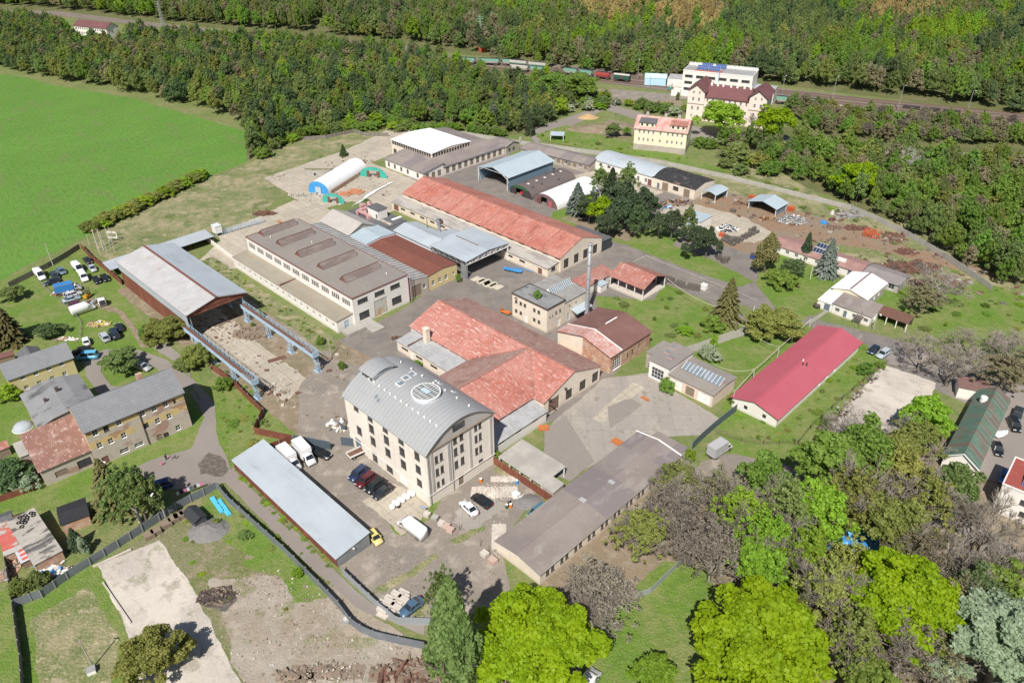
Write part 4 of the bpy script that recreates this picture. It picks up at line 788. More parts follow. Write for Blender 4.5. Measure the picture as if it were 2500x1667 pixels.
def opencanopy(name,label,u0,u1,v0,v1,prof,rm,axis='u',posts=(2,2),back='',wm=None,ang=None,cat='canopy',over=.3,skip='v0,u0,u1'):
    b=Bld(name,label,cat,u0,v0); 
    b.vol(u0,u1,v0,v1,prof,wm or m_hang,rm,axis=axis,over=over,th=.1,skip=skip,wall='back_wall')
    if ang: b.root.rotation_euler=(0,0,SA+ang)
    zl=min(prof[0][1],prof[-1][1])
    for i in range(posts[0]):
        u=(u1-u0)*i/max(1,posts[0]-1)
        for v in ((0,v1-v0) if posts[1]==2 else (0,)): b.part(MB().box(u-.1,u+.1,v-.1,v+.1,0,zl),'post',m_whitepaint)
    return b
opencanopy('small_vault_canopy','small pale vaulted canopy against the end of the black roofed workshop',71.5,77.0,138,146,arc(2.9,.7,8),m_blueroof,axis='v')
opencanopy('blue_gable_shelter','open fronted blue grey gable shelter in the scrap yard',88,98.2,142,149.4,gable(2.7,1.4),m_blueroof,axis='v',skip='v0',over=.5)
sb=Bld('small_blue_roof_hut','small white hut with pale blue roof behind the pines','hut',76,113.5)
sb.vol(78,86,114,121.5,[(0,2.6),(1,3.0)],m_whitew,m_blueroof,axis='v',over=.2,th=.1,wins=row('v0',[4],1.2,2.2,2,1,1,'bluedoor'))

# --- control building with rooftop skylight, and lower part
c1=Bld('stained_office_block','two storey stained cream block with flat felt roof and a bush growing on it','building',80.2,32.6)
W=row('v0',[1.4,3.1,4.6,8.0,9.6],5.1,.9,1.0,2,2,'win')+row('v0',[1.4,3.1,8.0,9.7],2.2,.9,1.0,2,2,'win')+row('v0',[5.0],1.3,1.2,2.4,1,1,'whitedoor')+row('u1',[3.6,5.1],4.7,.7,.9,1,2,'win')+row('u1',[1.2,2.2],4.4,.4,.6,1,1,'win')+row('u1',[4.6],1.3,1.2,2.4,1,1,'whitedoor')+row('v0',[1.4],6.1,1.1,.35,1,1,'win')
c1.vol(80.2,92.7,32.7,39.5,flat(6.9),m_cream,mat('patched_grey_felt',(.26,.26,.265),[(NZ,.4,.45,.6,(.2,.2,.2),.7),('tile',(2.3,1.1),.7,.75,(.1,.1,.1),.6),(NZ,2,.55,.7,(.33,.33,.32),.5)]),over=.2,th=.2,wins=W,rimh=.15,rtrim=m_trim)
W=row('u1',[2,4.6],4.6,.5,.5,1,1,'win')+row('u1',[1.6],1.4,1.1,2.2,1,1,'bluedoor')
c1.vol(80.3,92.7,39.55,48.8,[(0,6.2),(1,6.2)],m_cream,mat('patched_grey_felt_b',(.3,.29,.275),[('tile',(1.6,.8),0,1,(.23,.22,.21),.8),(NZ,1.2,.5,.65,(.4,.38,.34),.6)]),over=.2,th=.2,wins=W,roof='rear_roof',wall='rear_wall',skip='v0')
mb=MB(); u0,u1,v0,v1=5.0,7.6,7.2,15.6
mb.poly([(u0,v0,6.45),(u1,v0,6.45),((u0+u1)/2,v0,8.0)],m_whitepaint); mb.poly([(u1,v1,6.45),(u0,v1,6.45),((u0+u1)/2,v1,8.0)],m_whitepaint)
mb.poly([(u1,v0,6.45),(u1,v1,6.45),((u0+u1)/2,v1,8),((u0+u1)/2,v0,8)],m_skyglass); mb.poly([(u0,v1,6.45),(u0,v0,6.45),((u0+u1)/2,v0,8),((u0+u1)/2,v1,8)],m_skyglass)
sk=c1.part(mb,'ridge_skylight'); mb=MB()
for i in range(13): v=v0+(v1-v0)*i/12; mb.beam((u1+.03,v,6.47),((u0+u1)/2,v,8.05),.1,.06); mb.beam((u0-.03,v,6.47),((u0+u1)/2,v,8.05),.1,.06)
mb.build('glazing_bars',m_whitepaint,sk)
c1.part(MB().poly([(12.5,9.5,3.2),(14.7,9.5,2.6),(14.7,15.9,2.6),(12.5,15.9,3.2)]).poly([(12.5,9.5,3.1),(12.5,15.9,3.1),(14.7,15.9,2.5),(14.7,9.5,2.5)]),'porch_roof',m_blueroof)
# chimney
p=G('m',1720,630); ch=thing('steel_chimney','tall grey steel chimney with collars beside the stained block','chimney',(p.x,p.y,0))
MB().tube([(0,0,0),(0,0,1.0),(0,0,8),(0,0,21.6)],[.62,.6,.5,.46],16).build('flue',mat('chimney_steel',(.36,.36,.38),[(NZ,.8,.45,.65,(.28,.27,.28),.7,(1,1,.5)),(NZ,3,.55,.7,(.45,.45,.46),.5)],rough=.5,metal=.2),ch,True)
for z in (3.5,7.5,11.5,15.5,19.3,21.2): MB().tube([(0,0,z),(0,0,z+.22)],.62,16).build('collar',m_trimgrey,ch)
mb=MB()
for s_ in (-.2,.2): mb.beam((.62,s_,1),(.52,s_,21),.05)
for i in range(40): mb.beam((.6,-.2,1.5+i*.48),(.6,.2,1.5+i*.48),.04)
mb.build('ladder',m_trimgrey,ch)

# --- cross-shaped red roofed hall
x1=Bld('cross_wing_hall','T shaped hall with scuffed red roof and cross wing reaching the mill','building',69.5,-7.4)
W=row('v0',[3.5,8.5,12.3,16.5,20.5],3.4,3.2,.8,5,1,'ind')+row('u1',[8.4,13.2,17.7],2.0,2.2,2.7,4,5,'ind')+row('u1',[3.3],1.9,3.6,3.6,3,1,'gate')
x1.vol(70,115.9,6.3,25.7,gable(4.25,3.35),m_cream,m_redroof2,over=.4,eover=.3,th=.12,wins=W,rm2=m_greybrownroof)
x1.vol(92.2,112.8,-7.2,6.25,gable(4.25,3.35),m_cream,m_greybrownroof,axis='v',over=.35,eover=.05,th=.12,skip='v1',rm2=m_redroof2,roof='wing_roof',wall='wing_wall',wins=row('u1',[3.5,7,10.5],3.7,2.6,.6,4,1,'ind'))
# wing roof carried up into the main slope
def slope_wedge(bl,ua,ub,uc,va,vb,ze,zr,m,name):
    mb=MB(); o=(bl.ou,bl.ov)
    um=(ua+ub)/2
    for x0,mm in ((ua,m_greybrownroof),(ub,m)):
        p=[(x0-o[0],va-o[1],ze),(um-o[0],va-o[1],zr),(um-o[0],vb-o[1],zr)]
        mb.poly(p if x0==ub else p[::-1],mm)
    return bl.part(mb,name)
slope_wedge(x1,92.2,112.8,None,6.3,16.0,4.4,7.78,m_redroof2,'wing_roof_valley')
mb=MB(); mb.beam((0+.4,23.4-.0,7.78),(46.6,23.4,7.78),.35,.1); mb.beam((33,0,7.78),(33,23.4,7.78),.35,.1)
mb.beam((22.6,13.6,4.5),(33,23.4,7.85),.4,.08); mb.beam((43.4,13.6,4.5),(33,23.4,7.85),.4,.08); x1.part(mb,'ridge_capping',m_redrust)
W=row('v0',[3,8.5,14],1.7,2.6,.8,4,1,'ind')+row('v0',[5.6],1.1,1,2.1,1,1,'whitedoor')
x1.vol(71.3,91.9,.7,6.2,[(0,2.9),(1,3.3)],m_cream,m_greyslab,over=.25,th=.14,wins=W,skip='v1',roof='front_lean_to_roof',wall='front_lean_to_wall',rtrim=m_wood)
x1.part(MB().box(6.1,6.3,8.0,13.5,3.35,3.6),'upstand',m_rust)
x1.part(MB().box(7.6,8.9,11.9,13.1,3.3,7.2).box(7.5,9.0,11.8,13.2,7.2,7.45),'chimney',m_cream)
x1.vol(112.95,117.3,-11,5.6,[(0,3.4),(1,2.9)],m_whitew,m_greyslab,axis='v',over=.25,th=.14,wins=row('u1',[3,8,13],2.3,1.8,.5,3,1,'ind'),skip='u0',roof='end_lean_to_roof',wall='end_lean_to_wall',rtrim=m_wood)
x1.part(MB().box(43.4,48,15.2,15.4,3.1,3.35),'upstand',m_rust)
for v in (13.2+2,20.6): x1.part(MB().tube([(46.5,v,4.4),(46.9,v,4.4)],.32,8),'fan',m_trim)
# --- boiler house right of it
x2=Bld('brown_roof_boiler_house','cream building with dark brown sheet roof and flaking pink front slope','building',99,29.5)
W=row('u1',[2.5],1.9,3.2,3.4,4,4,'ind')+row('u1',[6.6,8.9],2.3,.7,1.2,1,2,'win')+row('u1',[11.2],2.6,.9,1.6,1,1,'slat')
x2.vol(99.2,115.9,35.0,45.6,[(0,5.9),(.25,6.5),(1,4.8)],m_brick,m_darkbrown,axis='u',over=.3,th=.12,wins=[],roof='roof') if 0 else None
x2.vol(99.2,115.9,33.1,45.4,[(0,6.0),(.25,6.6),(1,5.0)],m_cream,m_darkbrown,axis='u',over=.3,th=.12,wins=row('u1',[1.6],1.9,2.6,3.2,4,4,'ww')+row('u1',[5.4,7.2],2.3,.7,1.2,1,2,'win')+row('u1',[9.2],2.6,.9,1.6,1,1,'slat'),skip='v0') if 0 else None
x2.vol(99.2,115.9,29.6,45.4,gable(4.8,2.1),m_brick,m_darkbrown,axis='v',over=.35,eover=.35,th=.12,wins=row('u1',[2.6],1.9,3.2,3.2,4,4,'ww')+row('u1',[6.8,8.8],2.3,.7,1.2,1,2,'win')+row('u1',[11.4],2.6,.9,1.6,1,1,'slat'))
mb=MB(); o=(x2.ou,x2.ov)
for a_,b2 in (((98.9,4.95-.08),(107.55,7.06)),((116.2,4.87),(107.55,7.06))):
    mb.poly([(a_[0]-o[0],29.1-o[1],a_[1]+.14),(b2[0]-o[0],29.1-o[1],b2[1]+.14),(b2[0]-o[0],33.6-o[1],b2[1]+.14),(a_[0]-o[0],33.6-o[1],a_[1]+.14)])
x2.part(mb,'pink_front_slope',m_faded)
x2.part(MB().poly([(.21,.08,0),(8.2,.08,0),(8.2,.08,6.75),(.21,.08,4.85)]),'render_patch',m_cream)
mb=MB(); mb.beam((-.1,4.1,5.1),(8.55,4.1,7.25),.3,.1); mb.beam((8.55,4.1,7.25),(17.2,4.1,5.1),.3,.1); mb.beam((8.8,8,7.15),(8.8,12.5,7.15),.4,.06); x2.part(mb,'roof_flashing',m_whitepaint)
x2.box('brick_outbuilding',100,112,26.3,29.3,0,1.6,m_brick)
# --- garages with long skylight
g1=Bld('garage_row','pale pink garage row with felt roof and a long glazed skylight','garage',120,35)
W=row('v0',[2.2,9.3],1.5,3.2,2.6,4,1,'bluedoor')+row('v0',[5.9],1.4,2.2,2.6,2,1,'slat')
W=row('v0',[2.0,9.5],1.45,3.3,2.5,4,1,'whitedoor')+row('v0',[5.8],1.35,2.3,2.4,2,1,'door')
g1.vol(128.7,140.4,35.2,44.6,[(0,3.4),(.5,3.8),(1,3.4)],mat('pale_pink_render',(.68,.55,.46),[(NZ,.6,.45,.65,(.6,.48,.4),.6)]),m_tar_roof,over=.3,th=.14,wins=W)
g1.vol(123.2,128.6,35.0,44.8,flat(5.0),m_whitew,m_tar_roof,over=.35,th=.14,wins=row('v0',[2.4],2.0,3.4,3.0,4,3,'ww'),roof='tall_roof',wall='tall_wall')
g1.vol(120.2,123.1,38.0,44.8,flat(4.2),m_greyw,m_tar_roof,over=.2,th=.14,roof='side_roof',wall='side_wall')
mb=MB(); n=10; u0,u1=9.8,19.8; mb.poly([(u0,3.4,3.95),(u1,3.4,3.95),(u1,5.6,5.0),(u0,5.6,5.0)],m_skyglass); mb.poly([(u0,3.4,3.93),(u0,5.6,4.98),(u0,5.6,3.93)],m_whitepaint); mb.poly([(u1,3.4,3.93),(u1,5.6,3.93),(u1,5.6,4.98)],m_faded); mb.poly([(u0,5.6,3.93),(u0,5.6,4.98),(u1,5.6,4.98),(u1,5.6,3.93)],m_faded)
sk=g1.part(mb,'long_skylight'); mb=MB()
for i in range(11): u=u0+i; mb.beam((u,3.38,3.98),(u,5.62,5.05),.09,.06)
mb.build('glazing_bars',m_whitepaint,sk)
for (u,v) in ((4.4,7.6),(6.5,3.6),(4.6,5.0)):
    g1.part(MB().box(u-.7,u+.7,v-.5,v+.5,5.18 if u>3.3 else 4.4,5.5,m_faded).box(u-.65,u+.65,v-.45,v+.45,5.501,5.52,m_skyglass),'roof_light')
# --- open red barn + small store
rb=opencanopy('open_red_barn','open sided barn with faded red gable roof on timber posts',89,100.4,63.6,73.9,gable(3.9,2.0),m_redrust,axis='u',posts=(5,2),wm=m_dkin,skip='v0,u1,u0',over=.5)
rb.box('concrete_plinth',88.8,100.6,63.3,74.1,.0,.55,m_paleStone)
rs=Bld('red_roof_store','small white store with rusty red lean-to roof beside the open barn','shed',82.5,54)
rs.vol(82.6,87.2,54.5,67.5,[(0,3.3),(1,2.7)],m_whitew,m_redrust,axis='v',over=.3,th=.1,wins=row('u1',[9],1.2,1,2,1,1,'greydoor'))
rs.vol(87.3,89.4,58.8,61.6,[(0,2.6),(1,2.3)],m_whitew,m_blueroof,axis='v',over=.2,th=.1,roof='porch_roof',wall='porch_wall',skip='u0')

# --- long brown felt building, low front right
l1=Bld('long_brown_felt_building','long narrow cream building with patched brown felt roof next to the front yard','building',135.5,-28)
W=[]
for i in range(11): W+=row('u1',[2+i*3.7,3.3+i*3.7],1.5,.95,1.5,3,3,'win')
l1.vol(135.8,146.3,-27.7,14.3,[(0,2.7),(.5,3.5),(1,2.7)],m_cream,m_brownroof,axis='v',over=.3,th=.14,wins=W,rtrim=m_trimgrey)
l1.vol(138.5,145.8,14.4,17,[(0,2.6),(1,2.6)],m_cream,m_brownroof,axis='v',over=.15,th=.12,roof='end_roof',wall='end_wall')
l1.part(MB().beam((-.3,41.9,2.95),(5.3,41.9,3.75),.3,.12).beam((5.3,41.9,3.75),(10.9,41.9,2.95),.3,.12),'verge_flashing',m_whitepaint)
for (u,v) in ((4.6,17.5),(5.5,25)): l1.part(MB().box(u,u+1.3,v,v+.9,3.62,3.75),'hatch',m_greyslab)
oc=opencanopy('fibre_cement_carport','grey fibre cement carport roof behind the rusty fence','canopy' and 120,131.6,-11.4,-4.8,[(0,2.3),(1,2.7)],m_asbestos,axis='u',posts=(5,2),wm=m_rustwall,skip='v0,u0,u1,v1',over=.2)
oc.vol(131.7,134.6,-11.4,-8.4,[(0,2.2),(1,2.5)],m_greyw,m_asbestos,axis='u',over=.1,th=.1,roof='low_roof',wall='low_wall')
# --- long red metal roof building
r1=Bld('long_raspberry_roof_building','long white building with smooth raspberry red metal roof','building',143,38)
W=row('v0',[3.3,7.8],1.4,1.0,1.2,1,1,'ww')+row('u1',[20,24,28],1.4,1.0,1.0,1,1,'ww')
r1.vol(143.4,154.2,38.6,79.8,gable(2.75,1.5),m_whitew,m_pinkroof,axis='v',over=.55,th=.14,wins=W,rtrim=m_pinkroof)
r1.part(MB().beam((5.8+.0,.2,4.42),(5.8,41.9,4.42),.5,.1),'ridge_cap',m_pinkroof)
for (u,v) in ((5.9,21.9),(6.5,20.7),(7.2,21.2)): r1.part(MB().tube([(u,v,4.0),(u,v,5.0)],.16,6),'roof_vent',m_trim if v<21.5 else m_whitepaint)
# --- row building with solar panels
r2=Bld('pink_roof_office_range','long low range with faded pink then grey shallow roof behind spruces','building',110.8,116.3)
r2.vol(110.8,138.5,116.4,124.6,[(0,2.5),(.5,3.3),(1,2.5)],m_whitew,mat('faded_pink_felt',(.33,.19,.17),[('tile',(2.2,1.4),0,1,(.28,.16,.145),.7),(NZ,.4,.45,.65,(.4,.26,.23),.6)]),over=.3,th=.12,wins=row('v0',[2.2,5,8,11,14.5,17.5,20.5],1.4,1.2,1.1,2,2,'ww')+row('v0',[24.5],1.1,1,2.1,1,1,'greydoor'))
r2.vol(138.6,149.3,116.4,124.6,[(0,2.5),(.5,3.3),(1,2.5)],m_palewyel,mat('grey_felt_ridge_roof',(.235,.21,.205),[(NZ,.4,.45,.65,(.28,.25,.24),.7)]),over=.3,th=.12,wins=row('v0',[5,8.8],1.4,1.6,1.6,2,1,'ww')+row('u1',[4.6,6.3],1.3,.6,2.2,1,1,'reddoor'),roof='grey_roof',wall='end_wall')
for k,(u,v,z) in enumerate(((122.4,118.6,3.5),(122.0,121.9,3.8))):
    o=thing('solar_array','slanted row of dark solar panels on pink felt roof, '+('nearer the spruces' if k==0 else 'further back toward the scrap yard'),'solar panels',S(u,v,z-.2),SA,'solar arrays on the pink roof')
    o2=MB().box(-.1,6.3,-.06,0,0,.0).build('frame',m_whitepaint,o) if 0 else None
    mb=MB(); mb.poly([(0,0,0),(6.2,0,0),(6.2,1.4,.95),(0,1.4,.95)]); mb.build('panel',m_solar,o)
    mb=MB(); mb.beam((0,-.03,-.03),(6.2,-.03,-.03),.07); mb.beam((0,1.42,.93),(6.2,1.42,.93),.07); mb.beam((0,1.4,.9),(0,1.4,-.2),.07); mb.beam((6.2,1.4,.9),(6.2,1.4,-.2),.07); mb.build('frame',m_whitepaint,o)
r2.box('white_upstand',129.5,132.8,118.3,119.3,3.1,3.9,m_whitepaint)
w1=Bld('white_gable_canteen','building with white sheet gable roof split by a brown ridge strip','building',137,99)
w1.vol(137.6,146.9,100.1,112.6,gable(3.9,1.2),m_palewyel,m_whiteroof,axis='v',over=.45,th=.12,wins=row('u1',[3,6,9],2,1,1,2,1,'ww'))
w1.part(MB().beam((5.25,.8,5.4),(5.25,14,5.4),.35,.08),'ridge_strip',m_maroon)
w2=Bld('white_office_cottage','low white office with brown roof, small windows and a dark porch','building',136.5,93)
w2.vol(141,151.1,93.4,100,[(0,3.0),(1,3.6)],m_whitew,m_brownroof,axis='u',over=.3,th=.12,wins=row('v0',[1.3,6.0,9.0],1.5,1.3,1.1,1,2,'ww')+row('v0',[3.5],1.1,.9,2.0,1,1,'greydoor')+row('u1',[3],1.5,1,1,1,1,'ww'))
w2.vol(136.8,140.9,93.6,102,[(0,2.4),(1,2.9)],m_whitew,m_whiteroof,axis='u',over=.2,th=.1,wins=row('v0',[2.6],1.05,1.6,2,2,1,'greydoor'),roof='white_roof',wall='side_wall')
w2.part(MB().box(11.0,13.0,-1.5,.35,2.2,2.35,m_asb_dark).box(11.1,11.2,-1.4,-1.3,0,2.2,m_wood).box(12.8,12.9,-1.4,-1.3,0,2.2,m_wood),'porch')
opencanopy('rusty_open_store','open fronted store with rusty brown roof beside the white office',151.2,158.9,97.6,101.9,[(0,2.3),(1,2.7)],m_rust,axis='u',posts=(4,1),wm=m_dkin,over=.15)

# --- rust clad crane hall, its side roof and the crane runways
c2=Bld('rust_clad_crane_hall','huge open ended hall with pale ribbed roof, red ridge and rusty cladding','building',-13,-33.5)
c2.vol(-12.6,30.2,-33.2,-16.9,gable(7.9,1.9),m_rustwall,m_alurust,axis='u',over=.4,eover=.4,th=.14,skip='u1,v1',wth=.1)
mb=MB(); mb.poly([(.0,8.5,10.06),(43.5,8.5,10.06),(43.5,16.9,8.06),(0,16.9,8.06)]); c2.part(mb,'pale_far_slope',m_alux)
c2.part(MB().beam((-.4,8.45,10.1),(43.8,8.45,10.1),.7,.1),'ridge_cap',m_trimred); c2.part(MB().beam((-.4,.0,7.9),(43.8,.0,7.9),.25,.12),'eaves_trim',m_trimred)
mb=MB(); mb.poly([(43.2,.3,7.9),(43.2,16.6,7.9),(43.2,8.45,9.8)]); mb.poly([(43.1,.3,6.9),(43.1,16.6,6.9),(43.1,16.6,7.92),(43.1,.3,7.92)]); c2.part(mb,'gable_cladding',m_rustwall)
c2.part(MB().box(-.08,43.2,.16,.24,5.3,7.85).box(41.5,43.3,.15,.24,.0,5.3),'pale_wall_band',m_alux)
def leg(mb,u,v,h,w=.9):
    mb.beam((u-w/2,v,0),(u-w*.3,v,h),.13); mb.beam((u+w/2,v,0),(u+w*.3,v,h),.13)
    n=int(h/1.0)
    for i in range(n):
        z0,z1=h*i/n,h*(i+1)/n; k0=w/2-w*.2*i/n; k1=w/2-w*.2*(i+1)/n
        s_=1 if i%2 else -1; mb.beam((u-k0*s_,v,z0),(u+k1*s_,v,z1),.08); mb.beam((u-k1,v,z1),(u+k1,v,z1),.08)
    mb.box(u-w*.7,u+w*.7,v-.35,v+.35,0,.25)
for v in (1.1,15.6):
    for u in (1,9,17,26,34,42.5): mb=MB(); leg(mb,u,v,7.7,.9); c2.part(mb,'lattice_column',m_lblue)
def runway(label,v,legs,u0,u1,z):
    b=Bld('crane_runway',label,'crane runway',u0,v,group='crane runways in front of the rust clad hall')
    mb=MB(); L_=u1-u0; mb.box(0,L_,-.28,-.1,z-.75,z); mb.box(0,L_,-.5,.1,z,z+.08); mb.box(0,L_,-.4,.0,z-.83,z-.75); b.part(mb,'girder',m_lblue)
    mb=MB(); truss(mb,(0,.9,0),(L_,.9,0),z-.6,z+.7,int(L_/1.1),.09); 
    for i in range(int(L_/1.1)+1): mb.beam((i*1.1,-.1,z),(i*1.1,.9,z),.07); mb.beam((i*1.1,.9,z+.0),((i+1)*1.1 if i*1.1+1.1<L_ else L_,-.1,z),.05)
    b.part(mb,'walkway_lattice',m_lblue)
    b.part(MB().box(0,L_,-.25,.6,z+.09,z+.12),'rusty_walkway',m_rust)
    b.part(MB().beam((L_-5,-.2,z+.3),(L_,-.2,z+1.0),.08).beam((L_-5,.9,z+.8),(L_,.9,z+1.3),.08).box(L_-.1,L_+.1,-.6,1.1,z-.6,z+.9),'end_stop',m_lblue)
    for u in legs: mb=MB(); leg(mb,u-u0,0.2,z-.8,1.5); leg(mb,u-u0,.75,z-.8,1.5); b.part(mb,'lattice_leg',m_lblue)
runway('light blue crane runway on lattice legs nearest the skylight hall',-18.9,(31,42,52.7,64.6),30.6,65.4,5.2)
runway('light blue crane runway on lattice legs beside the rusty fence and round shrubs',-34.6,(35,43.3,53,63.8),30.6,65,5.2)
sr=Bld('narrow_side_roof','long narrow lean-to with pale grey roof behind the rust clad hall','shed',-26.5,-33)
sr.vol(-25.8,-20.5,-33.5,-1.6,[(0,3.1),(1,2.6)],m_greyw,m_alu,axis='v',over=.3,th=.1,skip='u1,v0',wth=.1)
for v in (6,12,18,24,30): sr.part(MB().box(5.1,5.25,v,v+.15,0,2.6),'post',m_rust)

# --- left houses
def houseframe(c,p0,p1,h):
    a=G(c,*p0,h); b=G(c,*p1,h); return a,math.atan2((b-a).y,(b-a).x),(b-a).length
a,an,L_=houseframe('k',(740,1005),(1640,640),9.4)
hs=Bld('old_tenement','crumbling three storey ochre tenement with grey diamond slate roof','house',O=(a.x,a.y),ang=an)
W=[]
def wk(cx,cy,kind='ww',w=1.0,h=1.35,v=.35,bld=None):
    # measure a window centre on the front plane of the building
    bl=bld or hs; d=_F*FPX+_X*((K['k'][0]+cx/3.647)-IW/2)-_U*((K['k'][1]+cy/3.647)-IH/2); d=Vector(d)
    n=Vector((-math.sin(bl.ang),math.cos(bl.ang),0)); t=((bl.O+n*v)-Vector((0,0,CAM_H))).dot(n)/d.dot(n); q=Vector((0,0,CAM_H))+d*t
    s_=(q-bl.O).dot(Vector((math.cos(bl.ang),math.sin(bl.ang),0))); return ('v0',s_,q.z,w,h,2,2,kind)
for q in ((848,1010),(1060,920),(1268,838),(1372,795),(1475,755),(888,1120),(988,1080),(1103,1032),(1405,902),(1507,860),(1587,962)): W.append(wk(*q))
W+= [wk(945,972,'win'),wk(1302,945,'dark'),wk(1555,730,'dark',.5,1.2),wk(1110,1165,'ww',1.8,1.1),wk(1240,1110,'ww',1.8,1.0),wk(1425,1055,'door',1.0,2.1),wk(1485,1035,'dark',1.1,1.7),wk(945,1255,'reddoor',1.3,2.2)]
HL=L_-.3
hs.vol(.2,HL,.35,10.9,gable(9.3,3.1),m_oldhouse,m_slate,over=.5,eover=.35,th=.14,wins=[(f,s_-.2,z,w_,h_,nx,ny,k) for f,s_,z,w_,h_,nx,ny,k in W],rtrim=m_trim)
hs.part(MB().box(13.8,15,8.2,9.0,10.5,12.3),'chimney',m_brick)
hs.part(MB().tube([(10.6,.2,9.2),(10.6,.2,.2)],.09,6),'downpipe',m_trim)
hs.vol(-9.2,.1,1.2,8.8,[(0,4.2),(1,8.2)],m_oldhouse,m_rustrib,over=.4,th=.1,wins=[('v0',7.6,1.6,2.6,2.0,1,1,'dark'),('v0',3.2,1.6,2.2,1.5,3,1,'slat')],roof='rusty_wing_roof',wall='wing_wall')
hb=Bld('curved_grey_barn','grey rendered barn behind the tenement with soot stained sheet roof','building',O=(a.x,a.y),ang=an)
hb.vol(-5.8,5.6,11.3,26,[(0,7.0),(.25,7.9),(.5,8.2),(.75,7.9),(1,7.0)],m_greyw,mat('sooty_sheet_roof',(.235,.235,.24),[(NZ,.22,.52,.62,(.06,.06,.062),.85,(.6,1.4,1)),(NZ,.3,.4,.6,(.29,.29,.295),.5),('stripe',1,.8,.95,(.18,.18,.185),.4,'Y')]),axis='v',over=.3,th=.12)
hb.part(MB().box(0,.7,20,20.7,8.0,9.2),'chimney',m_trim); hb.part(MB().box(-2.8,-2.2,18,18.6,7.8,8.8),'chimney',m_trim)
hb.vol(-11,-6,9.6,14,[(0,3.2),(1,3.8)],m_greyw,m_asbestos,over=.2,th=.1,roof='small_roof',wall='small_wall')
a,an,L_=houseframe('k',(60,545),(655,340),4.6)
hy=Bld('pale_yellow_house','small pale yellow two storey house with grey slate roof','house',O=(a.x,a.y),ang=an)
W=[wk(*q,bld=hy,w=.95,h=1.05,v=.35) for q in ((205,518),(318,480),(435,438),(548,398),(238,603),(353,563),(468,522),(577,482))]
hy.vol(.2,L_-.2,.35,7.9,gable(4.7,2.2),m_ylw2,m_slate,over=.4,eover=.3,th=.12,wins=[(f,s_-.2,z,w_,h_,nx,ny,k) for f,s_,z,w_,h_,nx,ny,k in W],rtrim=m_trimgrey)
hy.vol(4.5,9.0,8.0,12.2,gable(3.9,1.2),m_greyw,m_greyroof,axis='v',over=.25,th=.1,roof='rear_dormer_roof',wall='rear_wall')
# sheds bottom left
def pxshed(name,label,c,p0,p1,p2,h,prof,wm,rm,axis='u',wins=(),over=.2,cat='shed',**kw):
    a=G(c,*p0,h); b=G(c,*p1,h); d=G(c,*p2,h); U=(b-a); L_=U.length; U.normalize(); V=Vector((-U.y,U.x,0)); w_=(d-b).dot(V)
    O=a if w_>0 else a+V*w_
    bl=Bld(name,label,cat,O=(O.x,O.y),ang=math.atan2(U.y,U.x)); bl.vol(0,L_,0,abs(w_),prof,wm,rm,axis=axis,wins=wins,over=over,th=.1,**kw); bl.LW=(L_,abs(w_)); return bl
pxshed('black_roof_shed','brick shed with two tone black felt roof near the big conifer','B',(975,660),(1410,500),(1335,240),2.4,gable(2.4,.5),m_brick,mat('black_new_felt',(.03,.03,.035),[(NZ,.6,.5,.7,(.045,.045,.05),.5)]))
tyb=pxshed('patchwork_roof_shed','long brick shed with flaking felt roof weighted by old tyres','B',(540,1280),(975,1050),(820,300),2.5,[(0,2.2),(.45,2.7),(.46,2.5),(1,3.0)],m_brick,mat('flaking_white_felt',(.38,.35,.31),[(NZ,.35,.52,.56,(.06,.058,.058),.85,(.4,1,1)),(NZ,1.5,.5,.65,(.48,.45,.41),.6,(.2,1,1)),(NZ,3,.55,.7,(.2,.18,.16),.5)]),over=.15)
pxshed('red_patch_shed','low shed with red, white and rusty patched roof at the left edge','B',(70,1135),(440,985),(340,540),2.3,[(0,2.1),(1,2.8)],m_brick,mat('patched_red_white_roof',(.42,.4,.37),[('tile',(1.1,.5),.4,.5,(.3,.14,.1),.7),(NZ,.22,.54,.56,(.5,.1,.08),.9,(.4,1,1),2)]))
pxshed('small_red_leanto','little lean-to with red and pale sheets next to the brick shed','B',(345,1255),(495,1180),(445,980),1.8,[(0,1.7),(1,2.0)],m_wood,mat('red_pale_sheets',(.5,.12,.1),[('brick',(9,1.1,.25),.3,.6,(.5,.5,.52),1)]))
pxshed('grey_shed_corner','grey roofed shed cut by the left edge of the picture','B',(-300,820),(200,640),(175,430),2.5,gable(2.4,.8),m_greyw,m_greyroof)
pxshed('brown_garden_shelter','open garden shelter with brown roof by the yellow house','k',(-90,370),(120,310),(105,285),2.4,[(0,2.3),(1,2.6)],m_wood,mat('brown_shelter_roof',(.17,.08,.07),[]))
pxshed('red_strip_shed','narrow red sheet roof at the left edge below the old barn','k',(-40,1175),(75,1130),(60,1085),2.2,[(0,2.1),(1,2.4)],m_wood,m_redrust)
tr=pxshed('garden_tool_box','small dark grey wooden tool cabin on the pale waste ground','o',(1440,380),(1525,330),(1470,240),1.9,gable(1.9,.5),mat('charcoal_boards',(.07,.075,.085),[]),mat('charcoal_roof',(.04,.043,.048),[]),axis='v')
